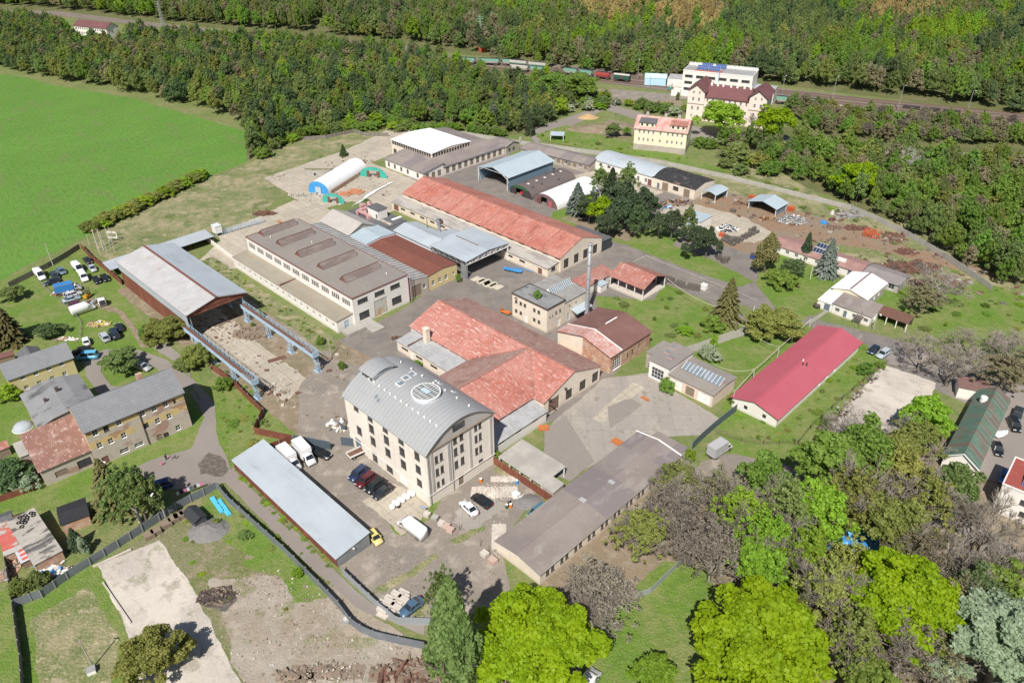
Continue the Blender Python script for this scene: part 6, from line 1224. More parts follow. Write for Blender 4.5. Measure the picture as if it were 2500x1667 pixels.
# trees inside and around the works
WT=[('z',1372,482,72,9,'md1','bright','bright yellow green round tree among the dark pines','tree'),
 ('z',1327,455,60,11,'spruce0','blue','blue spruce at the left of the dark pine group, by the white tunnel hut','spruce'),
 ('z',1355,478,72,10,'pine0','conifer','dark pine between the blue spruce and the bright tree','pine'),
 ('z',1405,430,55,14,'spruce1','conifer','tall dark spruce sticking up behind the pine group','spruce'),
 ('z',1380,425,55,12,'airy1','mid','loose green birch at the back left of the pine group','birch'),
 ('z',1440,425,62,14,'airy1','mid','loose green birch at the back right of the pine group','birch'),
 ('z',1425,495,90,11,'pine0','conifer','wide dark pine right of the bright tree','pine'),
 ('z',1430,455,80,12,'pine0','conifer','dark pine in the middle of the group','pine'),
 ('z',1480,475,70,12,'pine0','conifer','dark pine at the right end of the group','pine'),
 ('z',1465,505,65,10,'pine0','dark','low dark pine at the right front of the group','pine'),
 ('z',1395,520,60,9,'pine0','conifer','dark pine at the very front of the group','pine'),
 ('z',1515,520,50,9,'pine0','conifer','first pine of the second pine row, at its left end','pine'),
 ('z',1545,518,62,10,'pine0','conifer','second tall pine of the row on the kerbed lawn','pine'),
 ('z',1582,515,48,11,'airy1','mid','birch like green tree inside the second pine row','birch'),
 ('z',1600,555,66,10,'pine0','conifer','dark pine at the right front of the second row','pine'),
 ('z',1625,560,56,10,'pine0','conifer','last dark pine of the second row by the stored pallets','pine'),
 ('z',1675,690,76,13,'spruce0','thuja','tall olive spruce standing alone by the main road','spruce'),
 ('z',1763,585,50,12,'thuja','thuja','tall brownish cypress in front of the pink roofed range','cypress'),
 ('z',1855,565,34,9,'spruce1','conifer','narrow dark spruce in front of the solar panels','spruce'),
 ('z',1906,592,54,12,'spruce0','blue','pale blue spruce right of the solar panels','spruce'),
 ('z',1822,612,60,5,'bush0','dark','dark green shrub in front of the pink roofed range','shrub'),
 ('z',1800,640,74,5,'bush1','green','wide bright green shrub at the road side lawn','shrub'),
 ('z',1775,738,115,9,'bushhi','olive','large round olive green tree beside the raspberry roof','tree'),
 ('z',1637,742,58,4,'bush0','green','green shrub on the lawn left of the lone spruce','shrub'),
 ('z',1576,757,36,2.6,'bush1','lime','small bright round bush alone on the lawn','shrub'),
 ('z',1630,808,50,4,'bush1','blossom','pale blossoming shrub behind the garages','shrub'),
 ('z',1640,785,30,4,'column','lime','small upright yellow green shrub above the blossoming shrub','shrub'),
 ('z',1533,884,36,4,'bush0','green','bright green bush growing at the garage gate','shrub'),
 ('z',1690,915,34,3,'bush1','green','shrub at the corner of raspberry roofed building','shrub'),
 ('z',1990,845,36,3,'bush0','green','shrub on the grass between raspberry roof and concrete lot','shrub'),
 ('z',1053,637,16,3,'bush1','green','bush against the sheet wall of the lattice canopy','shrub'),
 ('z',2160,655,110,9,'bare1','grey','large bare brown tree at the end of the scrap yard','tree'),
 ('z',2120,690,80,8,'airy0','brown','brownish bare tree just below the large one at the scrap yard end','tree'),
 ('z',2120,815,110,9,'bare0','grey','bare tree on the left of the road beyond the concrete lot','tree'),
 ('z',2185,850,110,9,'bare2','grey','bare tree casting a branched shadow on the road','tree'),
 ('z',2240,800,110,9,'bare1','grey','bare tree on the far side of the road','tree'),
 ('z',2310,860,110,9,'airy0','brown','brown bare tree right of the green roofed hall end','tree'),
 ('z',2330,790,100,9,'bare3','grey','bare tree at the right edge above the road','tree'),
 ('z',376,755,90,7,'bushhi','olive','big round olive shrub tree against the rust clad hall','tree'),
 ('z',455,815,74,6,'bushhi','olive','round olive shrub tree right beside the light blue runway','tree'),
 ('z',335,765,34,5,'bush0','green','green shrub left of the round shrub tree at the hall','shrub'),
 ('z',420,835,44,3.5,'bush1','mid','green shrub between the two round shrub trees','shrub'),
 ('z',512,880,40,3.5,'bush0','green','bright green shrub at the rusty fence','shrub'),
 ('z',277,832,78,6,'md2','mid','spreading green tree inside the loop of the lane','tree'),
 ('z',110,757,52,4,'bush1','dark','round dark green bush on the mown garden','shrub'),
 ('z',8,745,70,11,'spruce0','thuja','olive spruce at the left edge of the garden','spruce'),
 ('z',26,675,46,4,'md1','mid','small round fruit tree by the timber fence','tree'),
 ('z',245,1115,90,13,'spruce0','thuja','drooping olive spruce in front of the tenement','spruce'),
 ('z',300,1140,105,13,'airy1','mid','weeping birch beside the drooping spruce','birch'),
 ('z',320,1150,80,11,'md0','mid','green lower half of tree right of the weeping birch','tree'),
 ('z',25,1085,80,6,'bush1','dark','dark green garden shrub at the left edge under the red sheet roof','shrub'),
 ('z',55,1105,50,3.6,'bush0','silver','silvery low juniper beside the brown fence','shrub'),
 ('z',15,900,50,4,'bush0','lime','yellow green hedge bush at the left edge by the yellow house','shrub'),
 ('z',170,1235,36,5,'spruce1','conifer','dark juniper next to the patchwork roofed shed','juniper'),
 ('z',190,1252,36,4,'column','silver','grey green juniper in front of the dark one','juniper'),
 ('z',85,1330,44,3.5,'bush0','mid','green shrub by the sheds at the bend of the grey fence','shrub'),
 ('z',40,1350,40,3.5,'airy0','olive','thin young tree at the corner of the two left fences','tree'),
 ('z',788,345,20,5,'spruce1','dark','small dark spruce on the edge of the dry meadow','spruce'),
 ('z',842,465,22,2.6,'airy0','green','young leafy sapling at the torn green arch','sapling'),
 ('z',1660,278,100,15,'md0','lime','large chestnut tree between the two station houses','tree'),
 ('z',1780,288,80,15,'md1','bright','yellow green maple right of the station building','tree'),
 ('z',1740,290,56,8,'bare2','grey','bare tree in front of the right station tower','tree'),
 ('z',1969,414,82,13,'md2','bright','bright yellow green tree alone in the right hand wood','tree'),
 ('z',1610,325,36,5,'bush1','green','round dark green shrub right of the cream apartment house','shrub'),
 ('z',1632,328,34,5,'bush0','green','second round green shrub right of the cream apartment house','shrub'),
 ('z',1408,300,40,6,'md2','mid','small tree on the lawn left of the earth heap','tree'),
 ('z',1440,303,22,4,'md1','green','little round tree just right of the small lawn tree','tree'),
 ('z',1530,304,14,3,'bush1','dark','small dark bush on the earth heap edge','shrub'),
 ('z',1557,222,16,4,'column','mid','upright shrub on the station yard','shrub'),
 ('z',1480,392,14,2,'bush0','lime','tiny bush at the concrete wall','shrub') ,
 ('z',1668,373,38,4.5,'bush1','mid','dull green willow bush on the reed strip, nearest the cream house','shrub'),
 ('z',1704,386,40,5,'bush0','mid','dull green willow bush on the reed strip, nearest the wall','shrub'),
 ('z',1694,345,70,8,'bush1','mid','large dull green willow behind the reed strip','shrub'),
 ('z',1765,385,50,6,'bush1','green','fresh green willow bush right of the reed strip','shrub'),
 ('z',1720,372,26,3,'bush0','lime','bright green bush on the reed strip','shrub'),
 ('z',1130,265,28,12,'spruce1','blue','silver blue spruce left of the pair behind the clerestory hall','spruce'),
 ('z',1206,245,28,12,'spruce1','blue','silver blue spruce right of the pair behind the clerestory hall','spruce'),
 ('z',1217,285,26,10,'spruce1','conifer','dark green spruce below the right blue spruce','spruce'),
 ('z',1270,200,100,12,'md0','green','large green tree left of the railway trees pair','tree'),
 ('z',1330,200,100,12,'md1','green','large green tree standing in front of the hopper wagons','tree'),
 ('z',565+220,838,18,2.5,'bush0','green','bush beside the end of the crane runway','shrub'),
 ('z',735,782,22,2.5,'bush1','green','bush at the corner of the long annex','shrub'),
 ('z',598,640+80,20,2.4,'bush0','green','bush at the foot of the first runway leg','shrub'),
 ('z',580,745,10,1.4,'bush0','mid','little bush inside the runway yard','shrub'),
 ('z',958,835,22,2.5,'bush1','green','bush squeezed behind the mill roof','shrub'),
 ('z',1140,1045,26,2.5,'bush0','green','light green bush at the mill corner by the rusty fence','shrub'),
 ('z',1585,1045,30,3.5,'bush1','lime','yellow green bush at the end of the long brown roof','shrub'),
 ('z',1268,640+60,1,2,'bush0','green','tiny weed tree','shrub'),
]
for c,x,y,d,h,sh_,col,lb,nm in WT:
    if d<5: continue
    kw={}
    if sh_.startswith('bare'): kw['bark']=m_barkpale
    if nm=='birch': kw['bark']=m_birch
    tree(c,x,y,d,h,sh_,col,lb,cf=.5,name={'tree':'tree','spruce':'spruce_tree','pine':'pine_tree','birch':'birch_tree','cypress':'cypress_tree'}.get(nm,nm),cat=nm if nm in('shrub','sapling','juniper') else 'tree',**kw)
bu=tree('m',1285,420,85,2,'bush0','green','green bush growing on the felt roof of the stained block',cf=.5,name='shrub',cat='shrub'); p=S(86.6,35.6,7.1); bu.location=p
# hedge along the field: one shrub after another
ORD='first second third fourth fifth sixth seventh eighth ninth tenth eleventh twelfth thirteenth fourteenth fifteenth sixteenth last'.split()
hd=[('z',215,528),('z',460,410)]
a,b=G(*hd[0]),G(*hd[1]); rng=random.Random(3)
for i in range(17):
    p=a.lerp(b,i/16)+Vector((rng.uniform(-.8,.8),rng.uniform(-.8,.8),0)); 
    tree_at(p,'bush%d'%(i%2),['olive','lime','olive'][i%3],rng.uniform(3.0,4.2),rng.uniform(6.5,8.5),'olive hedge shrub along the green field, '+ORD[i]+' counted from the timber masts',name='shrub',cat='shrub',group='hedge shrubs along the field')
# --- woods: the nearest trees one by one, the rest as masses
def inside(p,poly):
    x,y=p; c=False; n=len(poly)
    for i in range(n):
        x0,y0=poly[i]; x1,y1=poly[(i+1)%n]
        if (y0>y)!=(y1>y) and x<(x1-x0)*(y-y0)/(y1-y0)+x0: c=not c
    return c
def scatter(poly,spacing,seed,maxn=9999):
    P=[tuple((G(*q) if isinstance(q,tuple) else q)[:2]) for q in poly]; xs=[p[0] for p in P]; ys=[p[1] for p in P]; rg=random.Random(seed); out=[]
    nx=int((max(xs)-min(xs))/spacing)+1; ny=int((max(ys)-min(ys))/spacing)+1
    for i in range(nx):
        for j in range(ny):
            p=(min(xs)+(i+rg.uniform(.05,.95))*spacing,min(ys)+(j+rg.uniform(.05,.95))*spacing)
            if inside(p,P): out.append(p)
    return out
def mass(name,label,cat,pts,kinds,seed,hr,dr,colfn=None):
    """one 'stuff' object: points carrying instances of crowns"""
    rs=np.random.RandomState(seed); pts=np.array(pts,np.float32); n=len(pts)
    if n==0: return
    me=bpy.data.meshes.new(name); me.vertices.add(n); co=np.zeros((n,3),np.float32); co[:,:2]=pts; me.vertices.foreach_set('co',co.reshape(-1))
    for k in kinds:
        if k not in SRC:
            raise RuntimeError('no source for %s'%(k,))
    idx=np.array([colfn(p,rs) for p in pts],np.int32) if colfn else rs.randint(0,len(kinds),n)
    a=me.attributes.new('idx','INT','POINT'); a.data.foreach_set('value',idx.astype(np.int32))
    h=rs.uniform(*hr,n)/10; d=rs.uniform(*dr,n)/8*np.where(np.array([kinds[i][0]=='lo2' for i in idx]),8/6.6,1); s_=np.stack([d,d,h],1).astype(np.float32)
    a=me.attributes.new('scl','FLOAT_VECTOR','POINT'); a.data.foreach_set('vector',s_.reshape(-1))
    r=np.zeros((n,3),np.float32); r[:,2]=rs.uniform(0,6.28,n); a=me.attributes.new('rot','FLOAT_VECTOR','POINT'); a.data.foreach_set('vector',r.reshape(-1))
    o=link(name,me); o['kind']='stuff'; tag(o,label,cat)
    g=bpy.data.node_groups.new(name,'GeometryNodeTree'); g.interface.new_socket('Geometry',in_out='INPUT',socket_type='NodeSocketGeometry'); g.interface.new_socket('Geometry',in_out='OUTPUT',socket_type='NodeSocketGeometry')
    N=g.nodes; L_=g.links; gi=N.new('NodeGroupInput'); go=N.new('NodeGroupOutput'); ip=N.new('GeometryNodeInstanceOnPoints'); jn=N.new('GeometryNodeJoinGeometry')
    for k in reversed(kinds):
        oi=N.new('GeometryNodeObjectInfo'); oi.inputs['Object'].default_value=SRC[k]; oi.inputs['As Instance'].default_value=True; oi.transform_space='ORIGINAL'; L_.new(oi.outputs['Geometry'],jn.inputs[0])
    def at(nm,ty):
        q=N.new('GeometryNodeInputNamedAttribute'); q.data_type=ty; q.inputs['Name'].default_value=nm; return q.outputs['Attribute']
    er=N.new('FunctionNodeEulerToRotation'); L_.new(at('rot','FLOAT_VECTOR'),er.inputs[0]); L_.new(er.outputs[0],ip.inputs['Rotation'])
    L_.new(at('scl','FLOAT_VECTOR'),ip.inputs['Scale']); L_.new(at('idx','INT'),ip.inputs['Instance Index']); ip.inputs['Pick Instance'].default_value=True
    L_.new(gi.outputs[0],ip.inputs['Points']); L_.new(jn.outputs[0],ip.inputs['Instance']); L_.new(ip.outputs[0],go.inputs[0])
    md=o.modifiers.new('scatter','NODES'); md.node_group=g
    return o
def topx(p,z=0):
    q=np.array([p[0],p[1],z-CAM_H]); d=q@_F; return (IW/2+FPX*(q@_X)/d)*.9408,(IH/2-FPX*(q@_U)/d)*.9408
rg=random.Random(11)
LBC=dict(green='fresh green',mid='dull green',olive='olive yellow',brown='brown twiggy',dark='dark green',lime='light green',blossom='white blossoming',grey='grey')
def wood(poly,spacing,seed,label,group,kinds,hr,dr,limit,mlabel,rej=None):
    pts=[p for p in scatter(poly,spacing,seed) if not(rej and rej(*topx(p)))]
    pts.sort(key=lambda p:p[0]**2+p[1]**2); near,far=pts[:limit],pts[limit:]
    for p in near:
        k=rg.choice(kinds); tree_at(p,k[0],k[1],rg.uniform(*hr),rg.uniform(*dr),LBC[k[1]]+' '+label,group=group+', '+LBC[k[1]],**(dict(name='shrub',cat='shrub') if k[0].startswith('bush') else {}))
    if far: mass('woodland',mlabel,'woodland',far,kinds,seed,hr,dr)
    return len(pts)
_k1=[('lo0','green'),('lo1','mid'),('lo0','mid'),('lo1','green'),('lo2','brown'),('lo0','olive'),('lo1','dark'),('lo2','mid'),('lo0','lime'),('lo0','dark'),('lo1','dark'),('lo0','mid')]
cnt={}
clear1=lambda x,y:(1075<x<1245 and 172<y<198 and y<172+(x-1075)*.12+14) or (1375<x<1462 and 265<y<320)
cnt['W1']=wood(Z(574,118,700,124,900,146,1100,168,1250,186,1330,215,1300,262,1240,300,1170,306,1060,292,880,290,820,296,700,308,620,340,574,362),5.2,21,'tree in the dense wood between green field and clerestory hall','trees of the wood behind the works',_k1,(5,12),(3.8,9.5),85,'dense mixed spring wood between the railway and the works wall',clear1)
cnt['W1c']=wood(Z(590,362,640,325,700,303,820,290,880,286,940,293,1060,298,1170,310,1170,318,1060,309,940,305,880,298,820,303,700,320,640,342,600,368),4.2,27,'bush in the hedge band just outside the wall of the dry meadow','bushes outside the meadow wall',[('bush0','green'),('bush1','lime'),('bush0','mid'),('bush1','green')],(3,5.5),(4.5,7),60,'bush band outside the meadow wall')
cnt['W1b']=wood(Z(1330,215,1420,235,1500,250,1560,262,1540,272,1470,256,1400,245,1370,262,1300,262),5.5,22,'bush by the station access road','bushes along the station access road',[('bush0','green'),('bush1','blossom'),('bush0','mid'),('bush1','lime')],(3.5,6),(5,8),40,'bushes by the road')
_k3=[('lo0','green'),('lo1','mid'),('lo0','mid'),('lo1','green'),('lo0','olive'),('lo2','brown'),('lo1','green')]
rej3=lambda x,y:(1630<x<1735 and 355<y<395) or ((x-2035)/25)**2+((y-480)/10)**2<1 or ((x-2085)**2/400+(y-430)**2/1600<1) or (x<1660 and y<318) or False
cnt['W3']=wood(Z(1640,325,1800,334,1960,352,2100,366,2400,384,2600,410,2620,790,2400,680,2330,668,2235,626,2165,590,2085,532,1985,484,1880,440,1760,400,1680,382),5.6,23,'tree in the thick young wood beyond the concrete wall at the right','trees of the right hand wood',_k3,(5,11.5),(4,9.5),95,'thick young wood at the right between wall and station road',rej3)
cnt['W4']=wood(Z(1800,243,1960,262,2100,278,2400,312,2400,345,2100,330,1960,320,1840,300),5.5,24,'bare or leafy bush on the slope between the railway and the station road','bushes below the railway',[('lo2','brown'),('lo0','green'),('airy0','grey'),('lo1','mid'),('airy0','brown'),('lo0','lime')] ,(5,8.5),(5,8),60,'bushes on the slope below the railway') if False else 0
tree_at(S(205,150),'airy0','grey',7,7,'thin grey bush at the far end of the scrap yard wall',name='shrub',cat='shrub')
# far forest north of the railway: coloured in broad stands
KN=[('lo0','green'),('lo1','mid'),('lo2','brown'),('lo0','olive'),('lo1','tan'),('lo1','dark'),('lo2','mid'),('lo0','lime'),('lo0','mid')]
for sh_,col in KN:
    if (sh_,col) not in SRC: 
        p=G('z',880+len(SRC)*9,132); tree_at(p,sh_,col,9,6,{'tan':'tan yellow budding tree on the bank beside the railway','lime':'lime green tree on the bank beside the railway','dark':'dark green tree on the bank beside the railway','brown':'brown twiggy tree on the bank beside the railway','olive':'olive tree on the bank beside the railway'}.get(col,'green tree on the bank beside the railway, '+sh_))
def stand(p,rs):
    x,y=topx(p)
    def g_(cx,cy,rx,ry): return ((x-cx)/rx)**2+((y-cy)/ry)**2<1
    if g_(1410,50,75,30) or g_(1575,65,75,42): return 4 if rs.rand()<.85 else 0
    if g_(1990,30,60,18) or g_(2080,48,90,30) or g_(2000,62,20,14): return 4 if rs.rand()<.7 else 6
    if g_(2180,105,110,24) or g_(2000,100,45,18): return 7
    if g_(1800,80,170,34) or g_(2330,110,60,40): return 5 if rs.rand()<.55 else 8
    if g_(1620,165,60,22) or g_(1370,120,60,12) or g_(1990,155,60,25) or g_(1880,150,20,14): return 7 if rs.rand()<.7 else 0
    n=math.sin(x*.011+1.3)*math.cos(y*.05+x*.004)+math.sin(x*.027)*.5
    r=rs.rand()
    if n>.5: return [0,7,0,1][int(r*4)]
    if n<-.5: return [8,6,2,5][int(r*4)]
    return [1,8,6,2,3,0,8,2][int(r*8)]
railtop=lambda x:np.interp(x,[-900,120,300,560,760,940,1100,1300,1400,1560,1650,1800,2000,2200,2352,2700],[-30,20,40,66,80,98,122,156,170,182,175,196,212,240,262,330])
pts=[p for p in scatter(Z(-700,-75,2700,-75,2700,335,2352,262,2000,212,1560,184,1400,172,1300,158,1100,124,940,100,560,70,300,44,120,22,-700,-20),6.3,31) if topx(p)[1]<railtop(topx(p)[0]) and not(abs(topx(p)[0]-(735-(topx(p)[1]-60)*.35))<11 and topx(p)[1]<90)]
cnt['north']=len(pts); mass('forest','far mixed spring forest beyond the railway','forest',pts,KN,32,(8,17),(4,10.5),stand)
pts=[p for p in scatter(Z(-700,40,60,52,130,66,300,84,560,108,574,118,574,290,300,212,115,186,0,160,-700,120),6.0,33) if not(155<topx(p)[0]<300 and topx(p)[1]<108)]
cnt['nw']=len(pts); mass('woodland','mixed wood at the top left behind the green field','woodland',pts,[('lo0','green'),('lo1','mid'),('lo2','brown'),('lo1','dark'),('lo0','olive'),('lo0','mid')],34,(8,12),(6,9))
pts=scatter(Z(560,92,720,103,940,124,1040,140,1000,142,900,132,700,114,560,104),6,35)+scatter(Z(1130,140,1300,160,1400,172,1560,188,1640,196,1640,190,1400,168,1130,134),6,36)
mass('tree_belt','narrow belt of trees between the two railway lines','woodland',pts,[('lo0','green'),('lo2','brown'),('lo1','mid')],37,(6,10),(5,7))
pts=scatter(Z(1800,243,1960,262,2100,278,2400,312,2400,345,2100,330,1960,320,1860,304),5.2,38)
mass('scrub','brown and green scrub on the slope below the railway at the right','scrub',pts,[('lo2','brown'),('lo0','green'),('airy0','grey'),('lo1','mid'),('lo2','brown'),('airy0','olive')],39,(5,8),(5,8))
pts=scatter(Z(1460,238,1580,258,1580,270,1520,262,1440,250),5,40)+scatter(Z(2000,815,2100,850,2200,870,2320,920,2352,900,2200,830),14,41)
mass('scrub','low scrub by the station yard and along the road','scrub',pts,[('lo0','green'),('lo0','mid')],42,(2.5,4.5),(4,6))
# weeds and tufts
WE=[]
for poly,sp in ((SP(-12,-6.5,54,-7,60,-10,58,-13,30,-11.5,0,-12,-12,-14),1.6),(SP(78,-12,92,-10,96,-20,88,-24,80,-18),1.8),(Z(370,1215,500,1120,960,1480,700,1400,480,1400,380,1250),3.4),(Z(1690,930,1965,775,2040,835,1900,960,1850,1020,1700,1012),2.2),
   (SP(112,118,140,119,200,122,208,140,170,146,135,140,118,134),2.6),(Z(1230,310,1300,288,1400,318,1600,365,1500,375,1240,322),3.5),(Z(500,880,545,890,640,1000,600,1020,530,1080,500,1010),1.7),(SP(45,-36.5,62,-35.5,62,-33,45,-33.2),1.0),(SP(82,-50.8,118,-50.8,118,-49.8,82,-49.8),.7)):
    P_=[(q if isinstance(q,tuple) else q) for q in poly]
    PP=[G(*q) if isinstance(q,tuple) else q for q in P_]
    xs=[p.x for p in PP]; ys=[p.y for p in PP]; rr=random.Random(len(WE)+5); pl=[(p.x,p.y) for p in PP]
    for i in range(int((max(xs)-min(xs))/sp)+1):
        for j in range(int((max(ys)-min(ys))/sp)+1):
            p=(min(xs)+(i+rr.random())*sp,min(ys)+(j+rr.random())*sp)
            if rr.random()<.4 and inside(p,pl): WE.append(p)
def clearof(p):
    u,v=inS(Vector((p[0],p[1],0)))
    return not(-13<u<54.5 and -33.4<v<-16.5) and not(-1<u<54.5 and -5.2<v<60)
WE=[p for p in WE if clearof(p)]
bb=[p for pl,sp in ((Z(1495,780,1560,800,1640,790,1712,742,1620,690,1530,652,1500,690,1365,680,1490,760),5),(Z(1700,1012,1850,1020,2030,840,1965,775),5),(Z(500,880,545,890,640,1000,530,1080,500,1010),4),(Z(2030,655,2240,640,2400,700,2400,830,2120,760),6),(Z(1230,310,1600,365,1500,375,1240,322),6),(Z(1640,372,1880,445,2100,560,2080,575,1860,460,1640,392),5),(Z(700,1290,760,1370,620,1290,430,1190,500,1118),5),(SP(90,152,170,150,190,138,200,150,160,158,100,158),5)) for p in scatter(pl,sp,77) if (p[0]*7.1+p[1]*3.3)%1<.4]
mass('low_bushes','low wild bushes and tall weeds dotted over the lawns and verges','bushes',bb,[('bush0','green'),('bush1','mid'),('bush0','olive'),('bush1','lime')],51,(.4,1.5),(.8,3))
mass('weeds','low weeds and grass tufts over the rough ground','weeds',WE,[('bush0','green'),('bush1','lime'),('bush0','mid'),('bush0','olive')],50,(.15,.5),(.5,1.5))
print('COUNTS',cnt,'weeds',len(WE),'trees',NT[0])
# ------------------------------------------------------------ vehicles
CZ=.12
def loft(mb,secs,m,close=True):
    """secs: list of rings (same count), quads between; caps"""
    n=len(secs[0]); b=len(mb.v); mm=mb.mslot(m)
    for s_ in secs: mb.v+= [tuple(p) for p in s_]
    for i in range(len(secs)-1):
        for j in range(n if close else n-1):
            a=b+i*n+j; c=b+i*n+(j+1)%n; mb.f.append((a,c,c+n,a+n)); mb.mi.append(mm)
    if close:
        mb.f.append(tuple(b+j for j in range(n))[::-1]); mb.mi.append(mm); e=b+(len(secs)-1)*n; mb.f.append(tuple(e+j for j in range(n))); mb.mi.append(mm)
CT={ # L,W,H, belt profile (x,z) front->rear, glass (x at belt/roof)
 'sedan':(4.7,1.8,1.45,[(0,.52),(.06,.66),(.28,.82),(.5,.88),(.78,.93),(.93,.95),(1,.75)],(.27,.40,.68,.84)),
 'hatch':(4.0,1.72,1.5,[(0,.5),(.06,.68),(.24,.88),(.5,.93),(.85,.98),(.97,.95),(1,.7)],(.22,.36,.80,.95)),
 'wagon':(4.7,1.82,1.55,[(0,.55),(.06,.72),(.27,.9),(.5,.95),(.85,.98),(.98,.95),(1,.7)],(.25,.38,.86,.98)),
 'suv':(4.6,1.9,1.75,[(0,.6),(.05,.85),(.26,1.02),(.5,1.06),(.85,1.08),(.98,1.05),(1,.75)],(.24,.35,.87,.985)),
 'van':(5.0,1.95,2.0,[(0,.55),(.04,.85),(.16,1.1),(.5,1.15),(.85,1.18),(.99,1.15),(1,.8)],(.13,.28,.93,.99)),
}
def carmeshes(kind,tall=None):
    L_,W_,H_,belt,(g0,g1,g2,g3)=CT[kind]; w=W_/2
    mb=MB(); secs=[]
    for t,z in belt:
        x=L_/2-t*L_; k=.84 if t in(0,1) else (.95 if t<.08 or t>.92 else 1); zb=.34 if t in (0,1) else .22
        secs.append([(x,-w*k,zb),(x,-w*k*1.0,z*.62),(x,-w*k*.94,z),(x,w*k*.94,z),(x,w*k,z*.62),(x,w*k,zb)])
    body=MB(); loft(body,secs,None); zbelt=lambda t:np.interp(t,[b_[0] for b_ in belt],[b_[1] for b_ in belt])
    X=lambda t:L_/2-t*L_
    gl=MB(); rw=w*.74
    B=[(X(g0),zbelt(g0)),(X((g0+g3)/2),zbelt(.5)),(X(g3),zbelt(g3))]
    P0=[(X(g0),-w*.9,zbelt(g0)-.02),(X(g3),-w*.9,zbelt(g3)-.02),(X(g3),w*.9,zbelt(g3)-.02),(X(g0),w*.9,zbelt(g0)-.02)]
    P1=[(X(g1),-rw,H_-.05),(X(g2),-rw,H_-.05),(X(g2),rw,H_-.05),(X(g1),rw,H_-.05)]
    for i in range(4): gl.poly([P0[i],P0[(i+1)%4],P1[(i+1)%4],P1[i]])
    rf=MB(); e=.0
    R0=[(x+(.05 if i in(0,3) else -.05),y*1.03,z) for i,(x,y,z) in enumerate(P1)]; R1=[(x,y*.85,H_) for x,y,z in P1]
    rf.poly(R1)
    for i in range(4): rf.poly([R0[i],R0[(i+1)%4],R1[(i+1)%4],R1[i]])
    # pillars
    for sgn in (-1,1):
        for (ta,tb) in ((g0,g1),(g3,g2)): rf.beam((X(ta),sgn*w*.9,zbelt(ta)-.02),(X(tb),sgn*rw,H_-.03),.09,.09)
        tm=(g1+g2)/2; rf.beam((X(tm),sgn*w*.905,zbelt(tm)-.02),(X(tm),sgn*rw*1.01,H_-.03),.08,.06)
        if kind!='sedan': tm=g2-.06; rf.beam((X(tm),sgn*w*.905,zbelt(tm)-.02),(X(tm),sgn*rw*1.01,H_-.03),.12,.06)
        rf.box(X(g0)-.35,X(g0)-.2,sgn*(w+.09)-.07,sgn*(w+.09)+.07,zbelt(g0)-.0,zbelt(g0)+.14)
    return body,gl,rf,L_,W_,H_
def wheelmesh(r=.33,wd=.22):
    return shared(('wh',r),lambda:MB().tube([(0,-wd/2,0),(0,wd/2,0)],r,14).mesh('tyre',m_tyre)),shared(('rm',r),lambda:MB().tube([(0,-wd/2-.012,0),(0,wd/2+.012,0)],r*.62,10).mesh('rim',m_rim))
def addwheels(r_,L_,W_,xs,rad=.33):
    ty,rm=wheelmesh(rad)
    for x in xs:
        for sgn in (-1,1):
            o=link('wheel',ty,r_,(x,sgn*(W_/2-.12),rad)); link('rim',rm,o)
def pose(c,p,q,z=.6):
    a=G(c,*p,z); b=G(c,*q,z); d=b-a; return (a.x,a.y,CZ),math.atan2(d.y,d.x)
def car(kind,colr,label,c,p,q,group=None,rough=.22,sc_=1):
    loc,rz=pose(c,p,q); name={'van':'parked_van','suv':'parked_car'}.get(kind,'parked_car')
    r_=thing(name,label,'van' if kind=='van' else 'car',loc,rz,group); r_.scale=(sc_,)*3
    key='car_paint_%02x%02x%02x'%tuple(int(255*min(1,x)) for x in colr); pm=paint(key,colr,rough)
    body,gl,rf,L_,W_,H_=carmeshes(kind)
    link('body',shared(('cb',kind,key),lambda:body.mesh('body',pm,True)),r_); link('glazing',shared(('cg',kind),lambda:gl.mesh('glazing',m_carglass)),r_); link('roof',shared(('cr',kind,key),lambda:rf.mesh('roof',pm)),r_)
    addwheels(r_,L_,W_,(L_*.31,-L_*.3))
    hl=shared(('hl',),lambda:MB().box(-.08,.04,-.2,.2,-.07,.09).mesh('headlight',m_lamp)); tl=shared(('tl',),lambda:MB().box(-.04,.08,-.14,.14,-.12,.12).mesh('tail_light',m_tail))
    z=CT[kind][3][1][1]
    for sgn in (-1,1): link('headlight',hl,r_,(L_/2-.1,sgn*W_*.32,z-.06)); link('tail_light',tl,r_,(-L_/2+.02,sgn*W_*.36,z+.04))
    return r_
